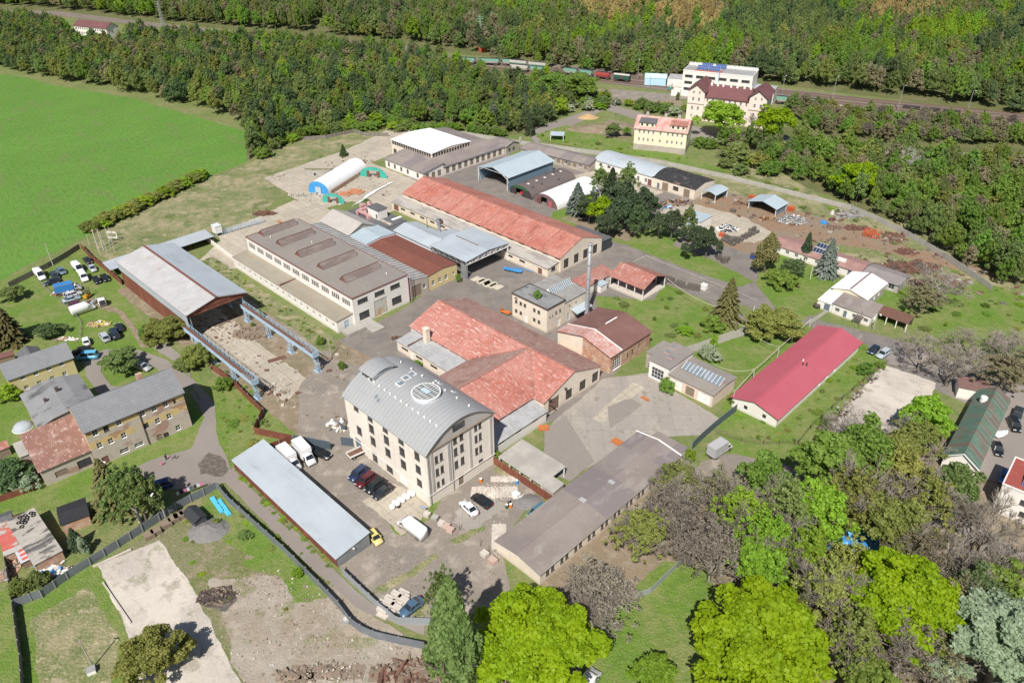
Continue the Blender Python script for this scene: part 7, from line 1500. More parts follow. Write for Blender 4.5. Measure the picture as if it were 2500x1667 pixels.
def panelvan(colr,label,c,p,q,L_=5.9,H_=2.6,group=None,openrear=False):
    loc,rz=pose(c,p,q,1.2); r_=thing('panel_van',label,'van',loc,rz,group); w=1.0; key='van_paint_%02x%02x%02x'%tuple(int(255*min(1,x)) for x in colr); pm=paint(key,colr,.3)
    X=L_/2; secs=[]
    for x,zt,k in ((X,.75,.86),(X-.15,1.0,.95),(X-.95,1.25,1),(X-1.7,H_-.1,.97),(X-2.3,H_,.97),(-X+.3,H_,.97),(-X,H_-.12,.93)):
        secs.append([(x,-w*k,.3),(x,-w*k,zt*.6),(x,-w*k*.93,zt-.08),(x,-w*k*.8,zt),(x,w*k*.8,zt),(x,w*k*.93,zt-.08),(x,w*k,zt*.6),(x,w*k,.3)])
    b=MB(); loft(b,secs,None); b.build('body',pm,r_,True)
    g=MB(); g.poly([(X-.98,-.82,1.3),(X-.98,.82,1.3),(X-1.62,.74,H_-.2),(X-1.62,-.74,H_-.2)]); g.xf(Matrix.Translation((.06,0,.04))); g.build('windscreen',m_carglass,r_)
    for sgn in (-1,1):
        g=MB(); y=sgn*(w*.985); g.poly([(X-1.15,y,1.2),(X-2.1,y,1.2),(X-2.1,y*.96,1.85),(X-1.55,y*.96,1.85)]); g.build('side_window',m_carglass,r_)
        link('headlight',shared(('hl',),lambda:None),r_,(X-.1,sgn*.7,.85)); link('mirror',shared(('mir',),lambda:MB().box(-.1,.05,-.1,.1,0,.3).mesh('mirror',m_trim)),r_,(X-1.25,sgn*1.12,1.25))
    if openrear: MB().box(-X-.04,-X-.001,-.75,.75,.6,2.1).build('open_rear',m_dkin,r_)
    addwheels(r_,L_,2.0,(X-.95,-X+1.1),.36); return r_
def boxtruck(label,c,p,q,cab=(.75,.75,.76),box=(.78,.78,.78),Lb=4.6,Hb=2.4,side=None,group=None):
    loc,rz=pose(c,p,q,1.5); r_=thing('box_truck',label,'truck',loc,rz,group); X=(Lb+2.0)/2
    pm=paint('truck_cab_%02x'%int(cab[0]*255),cab,.3); bm_=mat('truck_box_%02x%02x'%(int(box[0]*255),int(box[2]*255)),box,[(NZ,1,.5,.7,tuple(x*.85 for x in box),.4)],rough=.5)
    b=MB(); secs=[]
    for x,zt,k in ((X,.8,.86),(X-.15,1.05,.95),(X-.7,1.35,1),(X-1.25,2.2,.93),(X-1.9,2.3,.93)): secs.append([(x,-k,.35),(x,-k,zt*.6),(x,-k*.9,zt),(x,k*.9,zt),(x,k,zt*.6),(x,k,.35)])
    loft(b,secs,None); b.build('cab',pm,r_,True)
    g=MB(); g.poly([(X-.66,-.8,1.42),(X-.66,.8,1.42),(X-1.17,.72,2.12),(X-1.17,-.72,2.12)]); g.build('windscreen',m_carglass,r_)
    for sgn in (-1,1): MB().poly([(X-.85,sgn*.985,1.3),(X-1.75,sgn*.985,1.3),(X-1.75,sgn*.93,1.95),(X-1.25,sgn*.93,1.95)]).build('side_window',m_carglass,r_)
    bx=MB().box(-X,X-2.0,-1.1,1.1,.85,.85+Hb,bm_); bx.build('cargo_box',None,r_); 
    ed=MB(); 
    for y in (-1.11,1.11):
        for z in (.87,.83+Hb): ed.beam((-X,y,z),(X-2,y,z),.08)
    ed.build('edge_rails',m_trimgrey,r_); MB().box(-X,X-.5,-.45,.45,.45,.8).build('chassis',m_trim,r_)
    addwheels(r_,Lb+2,2.05,(X-.85,-X+1.1),.4); return r_
WHT=(.8,.8,.8); NAVY=(.02,.035,.09); BLK=(.015,.017,.02)
car('suv',NAVY,'dark navy estate, first of four cars parked in a row beside the mill','s',(348,1192),(292,1238))
car('suv',(.09,.012,.02),'dark red estate, second in the row of four beside the mill','s',(415,1250),(355,1293))
car('suv',BLK,'black estate, third in the row of four beside the mill','s',(497,1300),(432,1348))
car('sedan',(.03,.032,.036),'charcoal saloon, last in the row of four beside the mill','s',(565,1350),(505,1392))
car('sedan',WHT,'white saloon with black roof glass parked nearest the mill corner','s',(1330,1495),(1275,1440))
car('wagon',BLK,'black estate car parked next to the white saloon','s',(1443,1430),(1385,1390))
car('suv',(.06,.17,.22),'teal blue off roader half hidden behind the long brown roof','t',(540,510),(500,538))
car('sedan',(.07,.13,.2),'steel blue saloon parked by the stacked slabs at the bottom of the yard','q',(1285,1095),(1240,1130))
car('wagon',BLK,'black car beside the two white box trucks','q',(722,146),(762,162))
car('hatch',(.7,.58,.2),'cream yellow small car at the near corner of the long shed','q',(1052,662),(1075,690))
boxtruck('white box truck nearer the long white roof','q',(525,175),(590,240),group='white box trucks')
boxtruck('white box truck beside the black car','q',(618,140),(680,208),group='white box trucks')
panelvan(WHT,'long white panel van on the gravel in front of the mill','q',(1285,600),(1210,545),L_=6.6)
boxtruck('grey tarpaulin box truck on the turning circle','u',(415,635),(470,600),box=(.42,.42,.42),Lb=4.2,Hb=2.3)
# flatbed by the mill door
loc,rz=pose('s',(335,1010),(390,985)); fb=thing('flatbed_truck','small flatbed truck with rusty tipper bed by the mill door','truck',loc,rz)
mb=MB(); mb.box(-2,1.6,-.95,.95,.8,.9,m_rust); mb.box(-2,1.6,-.98,-.92,.9,1.3,m_whitepaint); mb.box(-2,1.6,.92,.98,.9,1.3,m_whitepaint); mb.box(-2.05,-1.99,-.95,.95,.9,1.3,m_whitepaint); mb.build('bed',None,fb)
b=MB(); loft(b,[[(x,-k,.4),(x,-k,z),(x,k,z),(x,k,.4)] for x,z,k in ((3.1,.9,.8),(2.9,1.3,.9),(2.6,1.9,.85),(1.75,1.95,.85))],None); b.build('cab',m_whitepaint,fb); MB().box(-1.8,2.9,-.35,.35,.45,.78).build('chassis',m_trim,fb); addwheels(fb,5,1.9,(2.3,-1.1),.36)
# cars on the grass by the rust clad hall
panelvan(WHT,'white panel van parked against the timber fence','e',(352,985),(400,1032),L_=5.4)
car('hatch',(.13,.19,.27),'grey blue hatchback behind the white van at the fence','e',(545,957),(585,985))
car('wagon',(.04,.06,.09),'dark slate estate next to the grey blue hatchback','e',(490,1000),(510,1030))
car('sedan',(.02,.025,.04),'long black saloon sideways in front of the slate estate','e',(462,1052),(400,1070))
panelvan(WHT,'white high roof van, rear one of two parked nose to tail','e',(692,925),(735,965),L_=5.4)
panelvan(WHT,'white van, front one of two parked nose to tail','e',(742,1000),(760,1030),L_=4.6,H_=2.2)
car('sedan',(.03,.03,.04),'black car with white bonnet near the rusty panel fence','e',(780,862),(800,882))
car('sedan',(.42,.45,.48),'silver saloon in front of the black and white car','e',(822,930),(845,958))
car('hatch',BLK,'black hatchback beside the grey gravel patch','e',(860,1038),(885,1068))
car('sedan',BLK,'black saloon next to the weathered timber stacks','e',(933,1015),(960,1045))
boxtruck('bright blue box lorry body among the scrapped cars','e',(605,1102),(680,1085),cab=(.5,.5,.52),box=(.04,.2,.5),Lb=4.8,Hb=2.1)
car('wagon',(.5,.5,.52),'white and grey scrapped estate below the blue lorry','e',(650,1165),(700,1150),rough=.6)
car('sedan',(.3,.36,.42),'silver scrapped saloon in the lower wreck row','e',(635,1205),(690,1190),rough=.5)
car('hatch',(.12,.03,.07),'plum scrapped car behind the long white van','e',(682,1255),(730,1240),rough=.5)
panelvan(WHT,'long white van lying by the garden fence','e',(735,1288),(800,1265),L_=6.2)
panelvan(WHT,'white cut off van body with an open dark rear','e',(905,1220),(895,1190),L_=3.6,H_=2.2,openrear=True)
car('sedan',(.02,.03,.04),'black car near the rubbish heap on the track','e',(1060,1455),(1045,1425))
car('van',(.025,.035,.06),'dark blue minibus behind the tenement','e',(1020,1520),(1000,1490))
car('suv',(.42,.46,.5),'small silver off roader with spare wheel beside the dark minibus','e',(932,1545),(912,1520))
car('hatch',(.75,.77,.78),'white hatchback on the grass behind the pale yellow house','k',(768,195),(760,165))
car('sedan',BLK,'black saloon at the corner of the pale yellow house','k',(722,278),(665,290))
car('van',(.12,.42,.65),'sky blue minivan at the corner of the pale yellow house','k',(785,330),(720,335))
car('wagon',(.4,.41,.43),'silver estate half under the spreading tree','k',(1270,422),(1310,435))
car('suv',(.02,.04,.13),'dark blue car on the lane by the conifers','k',(1425,1482),(1365,1500))
car('hatch',(.1,.13,.18),'dark car in the shade of the weeping birch','o',(1140,215),(1130,180))
car('hatch',(.015,.03,.055),'dark blue car, left of the pair by the raspberry roof','u',(1392,12),(1365,35))
car('wagon',(.4,.45,.5),'silver car, right of the pair by the raspberry roof','u',(1455,35),(1430,52))
car('sedan',BLK,'black car alone in the middle of the right hand lot','u',(2183,640),(2190,665))
car('suv',BLK,'black car behind the trees in the right hand lot, nearer the white boat','u',(2288,490),(2300,515))
car('suv',(.03,.04,.04),'dark green black car at the top of the right hand lot','u',(2308,425),(2300,450))
car('sedan',(.02,.12,.35),'blue car in the shade beside the white block with panels','u',(2232,820),(2225,850))
panelvan(WHT,'white van roof at the very bottom edge near the huge maple','t',(850,1560),(885,1510),L_=5.4,H_=2.2)
bt=thing('covered_boat','small white covered boat on the right hand lot','boat',pose('u',(2203,545),(2225,535))[0],.4); b=MB(); loft(b,[[(x,-w_,.3),(x,-w_,.8),(x,0,.95),(x,w_,.8),(x,w_,.3)] for x,w_ in ((-1.6,.7),(0,.85),(1.2,.7),(2,.1))],None); b.build('hull',m_whitepaint,bt,True); MB().box(-1.2,1,-.5,.5,.1,.3).build('trailer',m_trim,bt)
# fork lift
def forklift(label,c,p,col,rz=.3):
    o=thing('forklift',label,'forklift',tuple(G(c,*p)[:2])+(CZ,),rz); MB().box(-1.1,.9,-.55,.55,.35,1.1).build('body',col,o); mb=MB()
    for x in (-.9,.6):
        for y in (-.5,.5): mb.beam((x,y,1.1),(x*.9,y,2.1),.08)
    mb.box(-.9,.6,-.52,.52,2.1,2.16); mb.build('cage',m_trim,o); mb=MB(); mb.beam((1.0,-.35,.2),(1.0,-.35,2.9),.12); mb.beam((1.0,.35,.2),(1.0,.35,2.9),.12); mb.beam((1.0,-.35,2.8),(1.0,.35,2.8),.1); mb.beam((1.0,-.3,.25),(2.1,-.3,.22),.1,.05); mb.beam((1.0,.3,.25),(2.1,.3,.22),.1,.05); mb.build('mast',m_trim,o); addwheels(o,2,1.1,(.6,-.7),.3)
forklift('yellow forklift with tall mast behind the long white van','e',(785,1195),paint('forklift_yellow',(.6,.3,.02)),1.4)
forklift('teal forklift on the yard of the white depot','c',(1590,800),m_teal,.2)
# ------------------------------------------------------------ people
def person(label,c,p,top,low,hair,h=1.7,pose_=0,rz=0):
    b=G(c,*p); s_=h/1.7; o=thing('person',label,'person',(b.x,b.y,CZ),rz)
    V=[(0,0,.95),(0,0,1.18),(0,0,1.42),(0,0,1.5),(0,.01,1.6),(-.09,0,.9),(-.11,.06,.5),(-.12,-.04,.06),(-.12,.08,.03),(.09,0,.9),(.11,-.04,.5),(.12,.05,.06),(.12,.17,.03),(-.19,0,1.38),(-.26,.02,1.12),(-.24,.14,.9),(.19,0,1.38),(.27,.0,1.12),(.25,.12,.9),(-.24,.17,.82),(.25,.15,.82)]
    E=[(0,1),(1,2),(2,3),(3,4),(0,5),(5,6),(6,7),(7,8),(0,9),(9,10),(10,11),(11,12),(2,13),(13,14),(14,15),(15,19),(2,16),(16,17),(17,18),(18,20)]
    Rr=[.13,.12,.13,.055,.1,.085,.06,.045,.035,.085,.06,.045,.035,.055,.042,.035,.055,.042,.035,.03,.03]
    me=bpy.data.meshes.new('body'); me.from_pydata([tuple(x*s_ for x in v) for v in V],E,[]); me.materials.append(paint('skin',(.5,.3,.22),.6))
    ob=link('body',me,o); ob.modifiers.new('skin','SKIN')
    for i,r in enumerate(Rr): me.skin_vertices[0].data[i].radius=(r*s_,r*s_)
    me.skin_vertices[0].data[0].use_root=True; sd_=ob.modifiers.new('s','SUBSURF'); sd_.levels=1; sd_.render_levels=1
    MB().tube([(0,0,.95*s_),(0,0,1.15*s_),(0,0,1.4*s_),(0,0,1.47*s_)],[.17*s_,.155*s_,.2*s_,.08*s_],10).tube([(-.2*s_,0,1.4*s_),(-.265*s_,.02,1.12*s_)],[.075*s_,.06*s_],6).tube([(.2*s_,0,1.4*s_),(.275*s_,0,1.12*s_)],[.075*s_,.06*s_],6).build('shirt',top,o,True)
    MB().tube([(-.03*s_,0,.98*s_),(-.1*s_,.02,.75*s_),(-.11*s_,.06*s_,.5*s_),(-.12*s_,-.03*s_,.14*s_)],[.12*s_,.11*s_,.08*s_,.07*s_],8).tube([(.03*s_,0,.98*s_),(.1*s_,0,.75*s_),(.11*s_,-.03*s_,.5*s_),(.12*s_,.05*s_,.14*s_)],[.12*s_,.11*s_,.08*s_,.07*s_],8).build('trousers',low,o,True)
    MB().tube([(0,-.02,1.6*s_),(0,-.02,1.68*s_),(0,-.02,1.73*s_)],[.115*s_,.1*s_,.04*s_],10).build('hair',hair,o,True)
    return o
_w=paint('cloth_white',(.7,.7,.7),.9); _p=paint('cloth_pink',(.75,.2,.4),.9); _k=paint('cloth_black',(.03,.03,.035),.9); _bl=paint('cloth_blue',(.08,.12,.25),.9); _h=paint('hair_dark',(.04,.025,.02),.7)
person('small person in a pink top standing alone on the square in front of the tenement','k',(1447,1303),_p,_p,_h,1.25,rz=.4)
person('person in dark clothes, tallest of the three walking on the square','k',(1485,1252),_k,_k,_h,1.7,rz=1.2)
person('child in pink walking next to the person in dark clothes','k',(1528,1250),_p,_w,_h,1.2,rz=2)
person('child in black walking last of the three on the square','k',(1568,1243),_k,_k,_h,1.15,rz=2)
person('person in a white top outside the tenement door','k',(948,1312),_w,_bl,_h,1.7,rz=3)
# ------------------------------------------------------------ fences and walls
def fence(name,label,pts,h,m,cat='fence',step=3.0,post=m_trimgrey,zt=True,th=.06,openw=False,posth=None):
    """pts are photo points on the top edge (zt) or world points"""
    P=[(G(*q,h) if zt else G(*q)) if isinstance(q,tuple) else q for q in pts]; P=[Vector((p.x,p.y,0)) for p in P]
    o=thing(name,label,cat,(P[0].x,P[0].y,0)); O=P[0]; P=[p-O for p in P]
    mb=MB(); n=len(P)
    if not openw:
        L_=[];R_=[]
        for i,p in enumerate(P):
            d=(P[min(i+1,n-1)]-P[max(i-1,0)]).normalized(); q=Vector((-d.y,d.x,0))*th/2; L_.append(p+q); R_.append(p-q)
        H=Vector((0,0,h))
        for i in range(n-1):
            mb.poly([R_[i],R_[i+1],R_[i+1]+H,R_[i]+H]); mb.poly([L_[i+1],L_[i],L_[i]+H,L_[i+1]+H]); mb.poly([R_[i]+H,R_[i+1]+H,L_[i+1]+H,L_[i]+H])
        mb.build('sheeting',m,o)
    ph=posth or h+.1; pm=shared(('post',name,h,post.name),lambda:MB().box(-.07,.07,-.07,.07,0,ph).mesh('post',post)); k=0; wr=MB()
    for i in range(n-1):
        d=P[i+1]-P[i]; m_=max(1,round(d.length/step)); nrm=Vector((-d.y,d.x,0)).normalized()*(th/2+.07) if not openw else Vector((0,0,0))
        for j in range(m_):
            if k<100: link('post',pm,o,P[i]+d*j/m_+nrm,math.atan2(d.y,d.x)); k+=1
        if openw:
            for z in (h*.35,h*.65,h*.97): wr.beam((P[i].x,P[i].y,z),(P[i+1].x,P[i+1].y,z),.03,.03)
    if openw: wr.build('wires',m,o)
    return o
def pz(c,*a): return [(c,a[i],a[i+1]) for i in range(0,len(a),2)]
fence('sheet_fence','long grey sheet fence curving between the lane and the waste ground',pz('q',72,325,130,400,210,472,330,580,480,712,620,850,700,930,820,1055,900,1162,960,1205,1040,1243,1200,1280,1360,1312),1.9,m_fencegrey)
fence('sheet_fence','dark grey sheet fence running from the lane corner down left between sheds and concrete pad',pz('o',1595,80,1400,175,1290,235,1040,395,860,510,650,640,480,745,290,880,210,905,80,955),1.9,m_fencegrey)
fence('sheet_fence','pale sheet fence from the long shed corner to the steel blue saloon',pz('q',845,850,960,960,1070,1062,1190,1158,1280,1160,1400,1165),1.8,m_fencepale)
fence('panel_fence','dark concrete panel fence down the left edge',pz('o',25,625,55,800,80,960,105,1150,135,1350,150,1600),1.9,m_concdk)
fence('rusty_fence','long rusty sheet fence between the crane runway and the green verge',pz('k',1880,395,2000,475,2100,560,2200,660,2334,785)+pz('q',300,-20,540,30,375,92),2.0,m_rustwall)
fence('sheet_fence','dark blue ribbed fence behind the box trucks',pz('q',548,28,640,45,775,72),2.3,m_bluesheet)
fence('sheet_fence','short dark blue ribbed fence panel touching the mill',pz('q',840,42,915,50),2.3,m_bluesheet)
fence('rusty_fence','straight rusty brown fence from the mill corner to the long brown roof',[S(118.6,-11.9),S(135.6,-11.9)],2.0,m_rustwall)
fence('concrete_wall','long pale concrete panel wall behind the works',[S(-60,122),S(-41,129.3),S(-21,135.2),S(15.3,149),S(39.8,157.4),S(69.3,161.5),S(95.5,163.3),S(114.2,164.7),S(124.7,161.6),S(136.2,156.6),S(150.2,148.7),S(160,142),S(168,136)],1.9,m_conc,cat='wall',post=m_conc,step=3.8,th=.12)
fence('concrete_wall','concrete and mesh boundary wall along the top of the dry meadow',pz('b',1270,1185,1060,1180,960,1150,870,1170,700,1205,500,1218,290,1220,180,1290,30,1385),1.6,m_concdk,cat='wall',post=m_conc,step=4)
fence('timber_fence','dark weathered panel fence along the edge of the green field',pz('e',70,1055,290,945,420,880,560,800,640,750,700,712),1.7,m_concdk,post=m_wood,step=3.2)
fence('rusty_fence','rusty brown panel fence from field corner to the crane hall',pz('e',710,705,800,800,910,890,1075,1030),1.9,m_rustwall)
fence('white_panel_fence','white corrugated fence at the head of the runway yard',pz('e',1825,640,1900,690,2000,765,2090,830),1.8,m_whitew)
fence('sheet_fence','blue grey sheet fence from the turning circle to the raspberry roof',pz('u',240,600,300,540,385,465,525,355),2.0,m_bluesheet)
fence('wire_fence','rusty wire fence on leaning posts above the turning circle',pz('u',400,520,560,565,700,580,900,580,1010,660),1.6,m_trim,openw=True,post=m_wood,step=4)
fence('wire_fence','wire fence between the grass strip and the pale concrete lot',pz('u',920,580,1000,480,1200,300,1400,130,1500,60),1.5,m_trim,openw=True,post=m_trim,step=5)
fence('sheet_fence','grey sheet fence piece behind the fanned bare tree',pz('t',755,1165,890,1095),1.6,m_fencepale)
fence('sheet_fence','grey sheet fence leading up through the bare trees',pz('t',1165,1005,1245,975,1410,815)+pz('u',470,1040,640,870),1.5,m_fencepale)
fence('wire_fence','low garden fence between the mown garden and the wreck yard',pz('e',345,1040,500,1180,640,1300,715,1390,705,1560),1.0,m_trimgrey,openw=True,post=m_wood,step=4)
fence('rusty_fence','brown board fence from the left edge to the tenement wing',pz('o',-30,190,250,95),1.5,m_rustwall)
fence('yard_gate','pale green steel gate at the entrance of the scrap yard',pz('j',560,645,650,680),1.6,mat('pale_green_gate',(.33,.45,.38),[]),cat='gate',openw=True)
fence('yard_gate','white steel gate and rail at the end of raspberry roof',pz('n',2165,820,2205,785),1.6,m_whitepaint,cat='gate',openw=True)
# ------------------------------------------------------------ poles, lamps, wires
def pole(name,label,c,b,t,m=m_conc,r=.12,arms=0,lamp=False,cat='pole',h=None,lean=True):
    B=G(c,*b); 
    a,b2,s_=K[c]; d=_F*FPX+_X*((a+t[0]/s_)-IW/2)-_U*((b2+t[1]/s_)-IH/2); hd=math.hypot(d[0],d[1]); tt=math.hypot(B.x,B.y)/hd; hh=h or max(1.5,CAM_H+d[2]*tt)
    o=thing(name,label,cat,(B.x,B.y,0)); MB().tube([(0,0,0),(0,0,hh)],[r,r*.65],8).build('shaft',m,o)
    if arms: MB().beam((-arms/2,0,hh-.3),(arms/2,0,hh-.3),.12).build('crossarm',m_wood,o); 
    if lamp: MB().beam((0,0,hh),(0,-1.3,hh+.25),.08).build('arm',m_trimgrey,o); MB().box(-.16,.16,-1.9,-1.2,hh+.15,hh+.32).build('lamp_head',m_whitepaint,o)
    return o,hh
pole('utility_pole','grey concrete pole with box at its foot, casting a long shadow at the bottom left','o',(690,1455),(590,1248),arms=1.0)
ub=thing('utility_box','white utility box at the foot of the bottom left pole','box',tuple(G('o',683,1490)[:2])+(0,),.5); MB().box(-.6,.6,-.5,.5,0,.9).build('cabinet',m_whitepaint,ub); MB().box(-.65,.65,-.55,.55,.9,.98).build('lid',m_trimgrey,ub)
pole('utility_pole','concrete pole beside the grey fence and the timber crates','o',(1228,350),(1155,135),lamp=True)
pole('utility_pole','white concrete pole with crossarms at the field edge','e',(475,910),(395,710),m=m_paleStone,arms=1.6)
pole('utility_pole','concrete pole at the corner of the waste verge by the skylight hall','l',(1125,1355),(1085,1200))
pole('lamp_post','pale lamp post standing in the lawn in front of the pink roofed range','j',(1012,1100),(1035,985),m=m_whitepaint,r=.09)
pole('lamp_post','white post on the roadside next to the round olive tree','j',(503,1420),(505,1330),m=m_whitepaint,r=.09)
for k,(b,t) in enumerate((((1450,990),(1470,900)),((1230,1195),(1247,1098)),((1045,1430),(1060,1300)),((1735,720),(1750,650)))):
    pole('concrete_post','white concrete post %s beside the raspberry roof'%['in the middle of the line','second from the near end','at the near end by the garages','at the far end of the line'][k],'n',b,t,m=m_paleStone,r=.12)
pole('utility_pole','tall pole leaning in front of the white office porch','n',(2185,700),(2190,550)) 
pole('lamp_post','street lamp at the corner of the white office','n',(2300,750),(2325,590),lamp=True)
for k,(c,b,t,l_) in enumerate((('c',(1300,725),(1322,530),'tall yard lamp left of the sky blue shed'),('c',(1408,800),(1420,625),'tall yard lamp in front of the sky blue shed'),('c',(845,640),(855,495),'yard lamp over the hopper wagons'),('d',(365,780),(395,620),'tall lamp right of the white depot'),('d',(775,840),(835,625),'tallest floodlight mast beside the tracks'),('d',(1315,905),(1375,700),'floodlight mast in the middle of the right hand tracks'),('d',(1885,920),(1960,745),'last floodlight mast along the right hand tracks'),('c',(1090,1040),(1090,900),'street lamp on the station access road'),('a',(1200,290),(1170,145),'road lamp right of the long white farmhouse'),('a',(1468,300),(1440,165),'second road lamp right of the long white farmhouse'),('a',(1655,300),(1640,190),'third road lamp right of the long white farmhouse'),('c',(78,540),(80,400),'slim mast behind the left wagons'),('c',(525,530),(533,435),'slim mast by the round willow'),('b',(935,365),(940,320),'small lamp under the round willow at the old railway'))):
    pole('lamp_mast',l_,c,b,t,m=m_trimgrey,r=.16 if c!='c' else .14,lamp=True,cat='lamp')
def lattice_mast(label,c,b,t,m):
    B=G(c,*b); o=thing('lattice_pylon',label,'pylon',(B.x,B.y,0)); a,b2,s_=K[c]; d=_F*FPX+_X*((a+t[0]/s_)-IW/2)-_U*((b2+t[1]/s_)-IH/2); hh=CAM_H+d[2]*math.hypot(B.x,B.y)/math.hypot(d[0],d[1])
    mb=MB(); n=14
    for sx,sy in ((1,1),(1,-1),(-1,-1),(-1,1)): mb.beam((sx*1.3,sy*1.3,0),(sx*.25,sy*.25,hh),.18)
    for i in range(n):
        z0,z1=hh*i/n,hh*(i+1)/n; k0,k1=1.3-1.05*i/n,1.3-1.05*(i+1)/n
        for (ax,ay,bx,by) in ((1,1,1,-1),(1,-1,-1,-1),(-1,-1,-1,1),(-1,1,1,1)): mb.beam((ax*k0,ay*k0,z0),(bx*k1,by*k1,z1),.1)
    mb.build('lattice_tower',m,o); mb=MB()
    for z in (hh*.82,hh*.9,hh*.97): mb.beam((-2.4,0,z),(2.4,0,z),.15)
    mb.build('crossarms',m,o)
lattice_mast('green lattice pylon behind the railway','b',(2092,430),(2080,140),mat('green_pylon',(.25,.4,.33),[]))
lattice_mast('pale lattice pylon above the far road at the top left','a',(1468,290),(1405,10),m_trimgrey)
def wire(pts,label,m=m_paleStone,r=.035,sag=1.2):
    P=[]
    for i in range(len(pts)-1):
        a,b=pts[i],pts[i+1]
        for j in range(8): t=j/8; P.append(a.lerp(b,t)-Vector((0,0,sag*4*t*(1-t))))
    P.append(pts[-1]); o=MB().tube([tuple(p) for p in P],r,4,m,False).build('heating_pipe' if r>.06 else 'cable',None); tag(o,label,'cable'); return o
wp=[G('n',1060,1300,3.4),G('n',1247,1098,3.6),G('n',1470,900,3.4),G('n',1750,650,3.2)]
wire(wp,'pale insulated cable strung along the posts beside the raspberry roof',r=.07,sag=.25)
wire([G('n',1470,900,3.6),G('n',1170,720,3.0),G('n',920,550,4.0),G('n',470,290,4.3)],'pale cable hanging from the posts across the lawn to the open barn',r=.06,sag=1.0)
wire([G('n',1247,1098,3.4),G('n',880,1050,4.2)],'sagging cable from the posts to the garage row',r=.05,sag=1.2)
# old switch frame with pale posts at the field corner
sf=thing('switch_frame','two tall timber masts with crosspieces at the corner of the green field','pylon',tuple(G('e',880,770)[:2])+(0,),0)
mb=MB(); 
for x in (0,1.6): mb.beam((x,0,0),(x,0,7.2),.22)
sf_=mb.build('masts',m_paleStone,sf); mb=MB()
for z in (3.6,5.2,6.4,6.9): mb.beam((-.6,.15,z),(2.2,.15,z+(.4 if z<6 else 0)),.12)
mb.build('crosspieces',m_wood,sf)
for k,(x,y,yt) in enumerate(((910,700,645),(1000,700,625),(985,740,640),(955,800,740),(895,820,770),(1020,775,700),(800,735,680))):
    o=MB().tube([(0,0,0),(.15,0,(y-yt)/14)],[.1,.08],6).build('pale_post',m_paleStone); q=G('e',x,y); o.location=(q.x,q.y,0); tag(o,'short pale concrete post near the timber masts, '+['just left of the white frame','behind the white frame','right of the frame foot','in front of the green bush','closest to the crane hall','farthest right','left of the timber masts'][k],'post','pale posts around the old switch frame')
fr=thing('goal_post','white tilted rectangular frame on the pale posts','frame',tuple(G('e',1015,690)[:2])+(1.5,),0.2); mb=MB(); mb.beam((-1.3,0,0),(1.3,0,-.3),.3); mb.beam((-1.3,0,1.9),(1.3,0,1.5),.3); mb.beam((-1.3,0,0),(-1.3,0,1.9),.25); mb.beam((1.3,0,-.3),(1.3,0,1.5),.25); mb.build('bars',m_whitepaint,fr); MB().beam((-1.2,0,-1.5),(-1.2,0,0),.14).build('support_post',m_paleStone,fr); 
# ------------------------------------------------------------ stores, stacks, heaps
def heap(name,label,c,p,rx,ry,h,mats,n=60,seed=1,size=(.3,1.4),long_=3,cat='heap',parent=None):
    """jumbled pile of pieces, one thing"""
    rs=random.Random(seed); q=G(c,*p) if c else p; mb=MB()
    for i in range(n):
        a=rs.uniform(0,6.28); r=math.sqrt(rs.random()); x,y=math.cos(a)*r*rx,math.sin(a)*r*ry; z=h*(1-r)*rs.uniform(.3,1)+.08
        l_=rs.uniform(*size)*(long_ if rs.random()<.45 else 1)/1.6; w_=rs.uniform(*size)*.35; M=Matrix.Translation((x,y,z))@Matrix.Rotation(rs.uniform(0,6.28),4,'Z')@Matrix.Rotation(rs.uniform(-.5,.5),4,'Y')@Matrix.Rotation(rs.uniform(-.5,.5),4,'X')
        k=len(mb.v); mb.box(-l_/2,l_/2,-w_/2,w_/2,-w_*.35,w_*.35,rs.choice(mats)); mb.v[k:]=[tuple(M@Vector(v)) for v in mb.v[k:]]
    mb.tube([(0,0,-.1),(0,0,h*.5)],[min(rx,ry)*.8,min(rx,ry)*.3],10,mats[0]); mb.box(-rx*.95,rx*.95,-ry*.6,ry*.6,-.05,.04,mats[0])
    o=mb.build(name,None); o.location=(q.x,q.y,CZ); tag(o,label,cat); return o
def mound(name,label,c,p,rx,ry,h,m,seed=0,cat='heap'):
    rs=random.Random(seed); q=G(c,*p); rings=7; k=22; mb=MB(); V=[]
    for i in range(rings+1):
        t=i/rings; V.append([(math.cos(6.2832*j/k)*rx*t*(1+rs.uniform(-.07,.07)),math.sin(6.2832*j/k)*ry*t*(1+rs.uniform(-.07,.07)),h*(1-t**1.3)+(rs.uniform(-.06,.06)*h if 0<t<1 else 0)-(0.03 if t==1 else 0)) for j in range(k)])
    for i in range(rings):
        for j in range(k): mb.poly([V[i][j],V[i+1][j],V[i+1][(j+1)%k],V[i][(j+1)%k]])
    o=mb.build(name,m,None,True); o.location=(q.x,q.y,.08); tag(o,label,cat); return o
GREYS=[m_trimgrey,m_conc,m_wood,m_wood,m_trimgrey,m_sheetgrey,m_whitepaint]
m_pallet=mat('grey_pallet_wood',(.13,.115,.1),[(NZ,3,.45,.65,(.2,.18,.16),.6)])
heap('scrap_heap','mixed colourful scrap heap in front of the black roofed workshop','i',(1830,790),6,2.8,1.2,[m_rust,m_wood,m_trimgrey,m_trim,m_sandpile],140,1)
heap('scrap_heap','blue and white scraps at the near end of the workshop scrap heap','i',(1765,830),1.8,1.1,.7,[m_blue,m_whitepaint,m_rust],24,2)
heap('metal_heap','big pale grey heap of jumbled frames beside the gable shelter','j',(850,580),5.2,3.6,1.9,GREYS+[m_sheetgrey,m_sheetgrey],220,3)
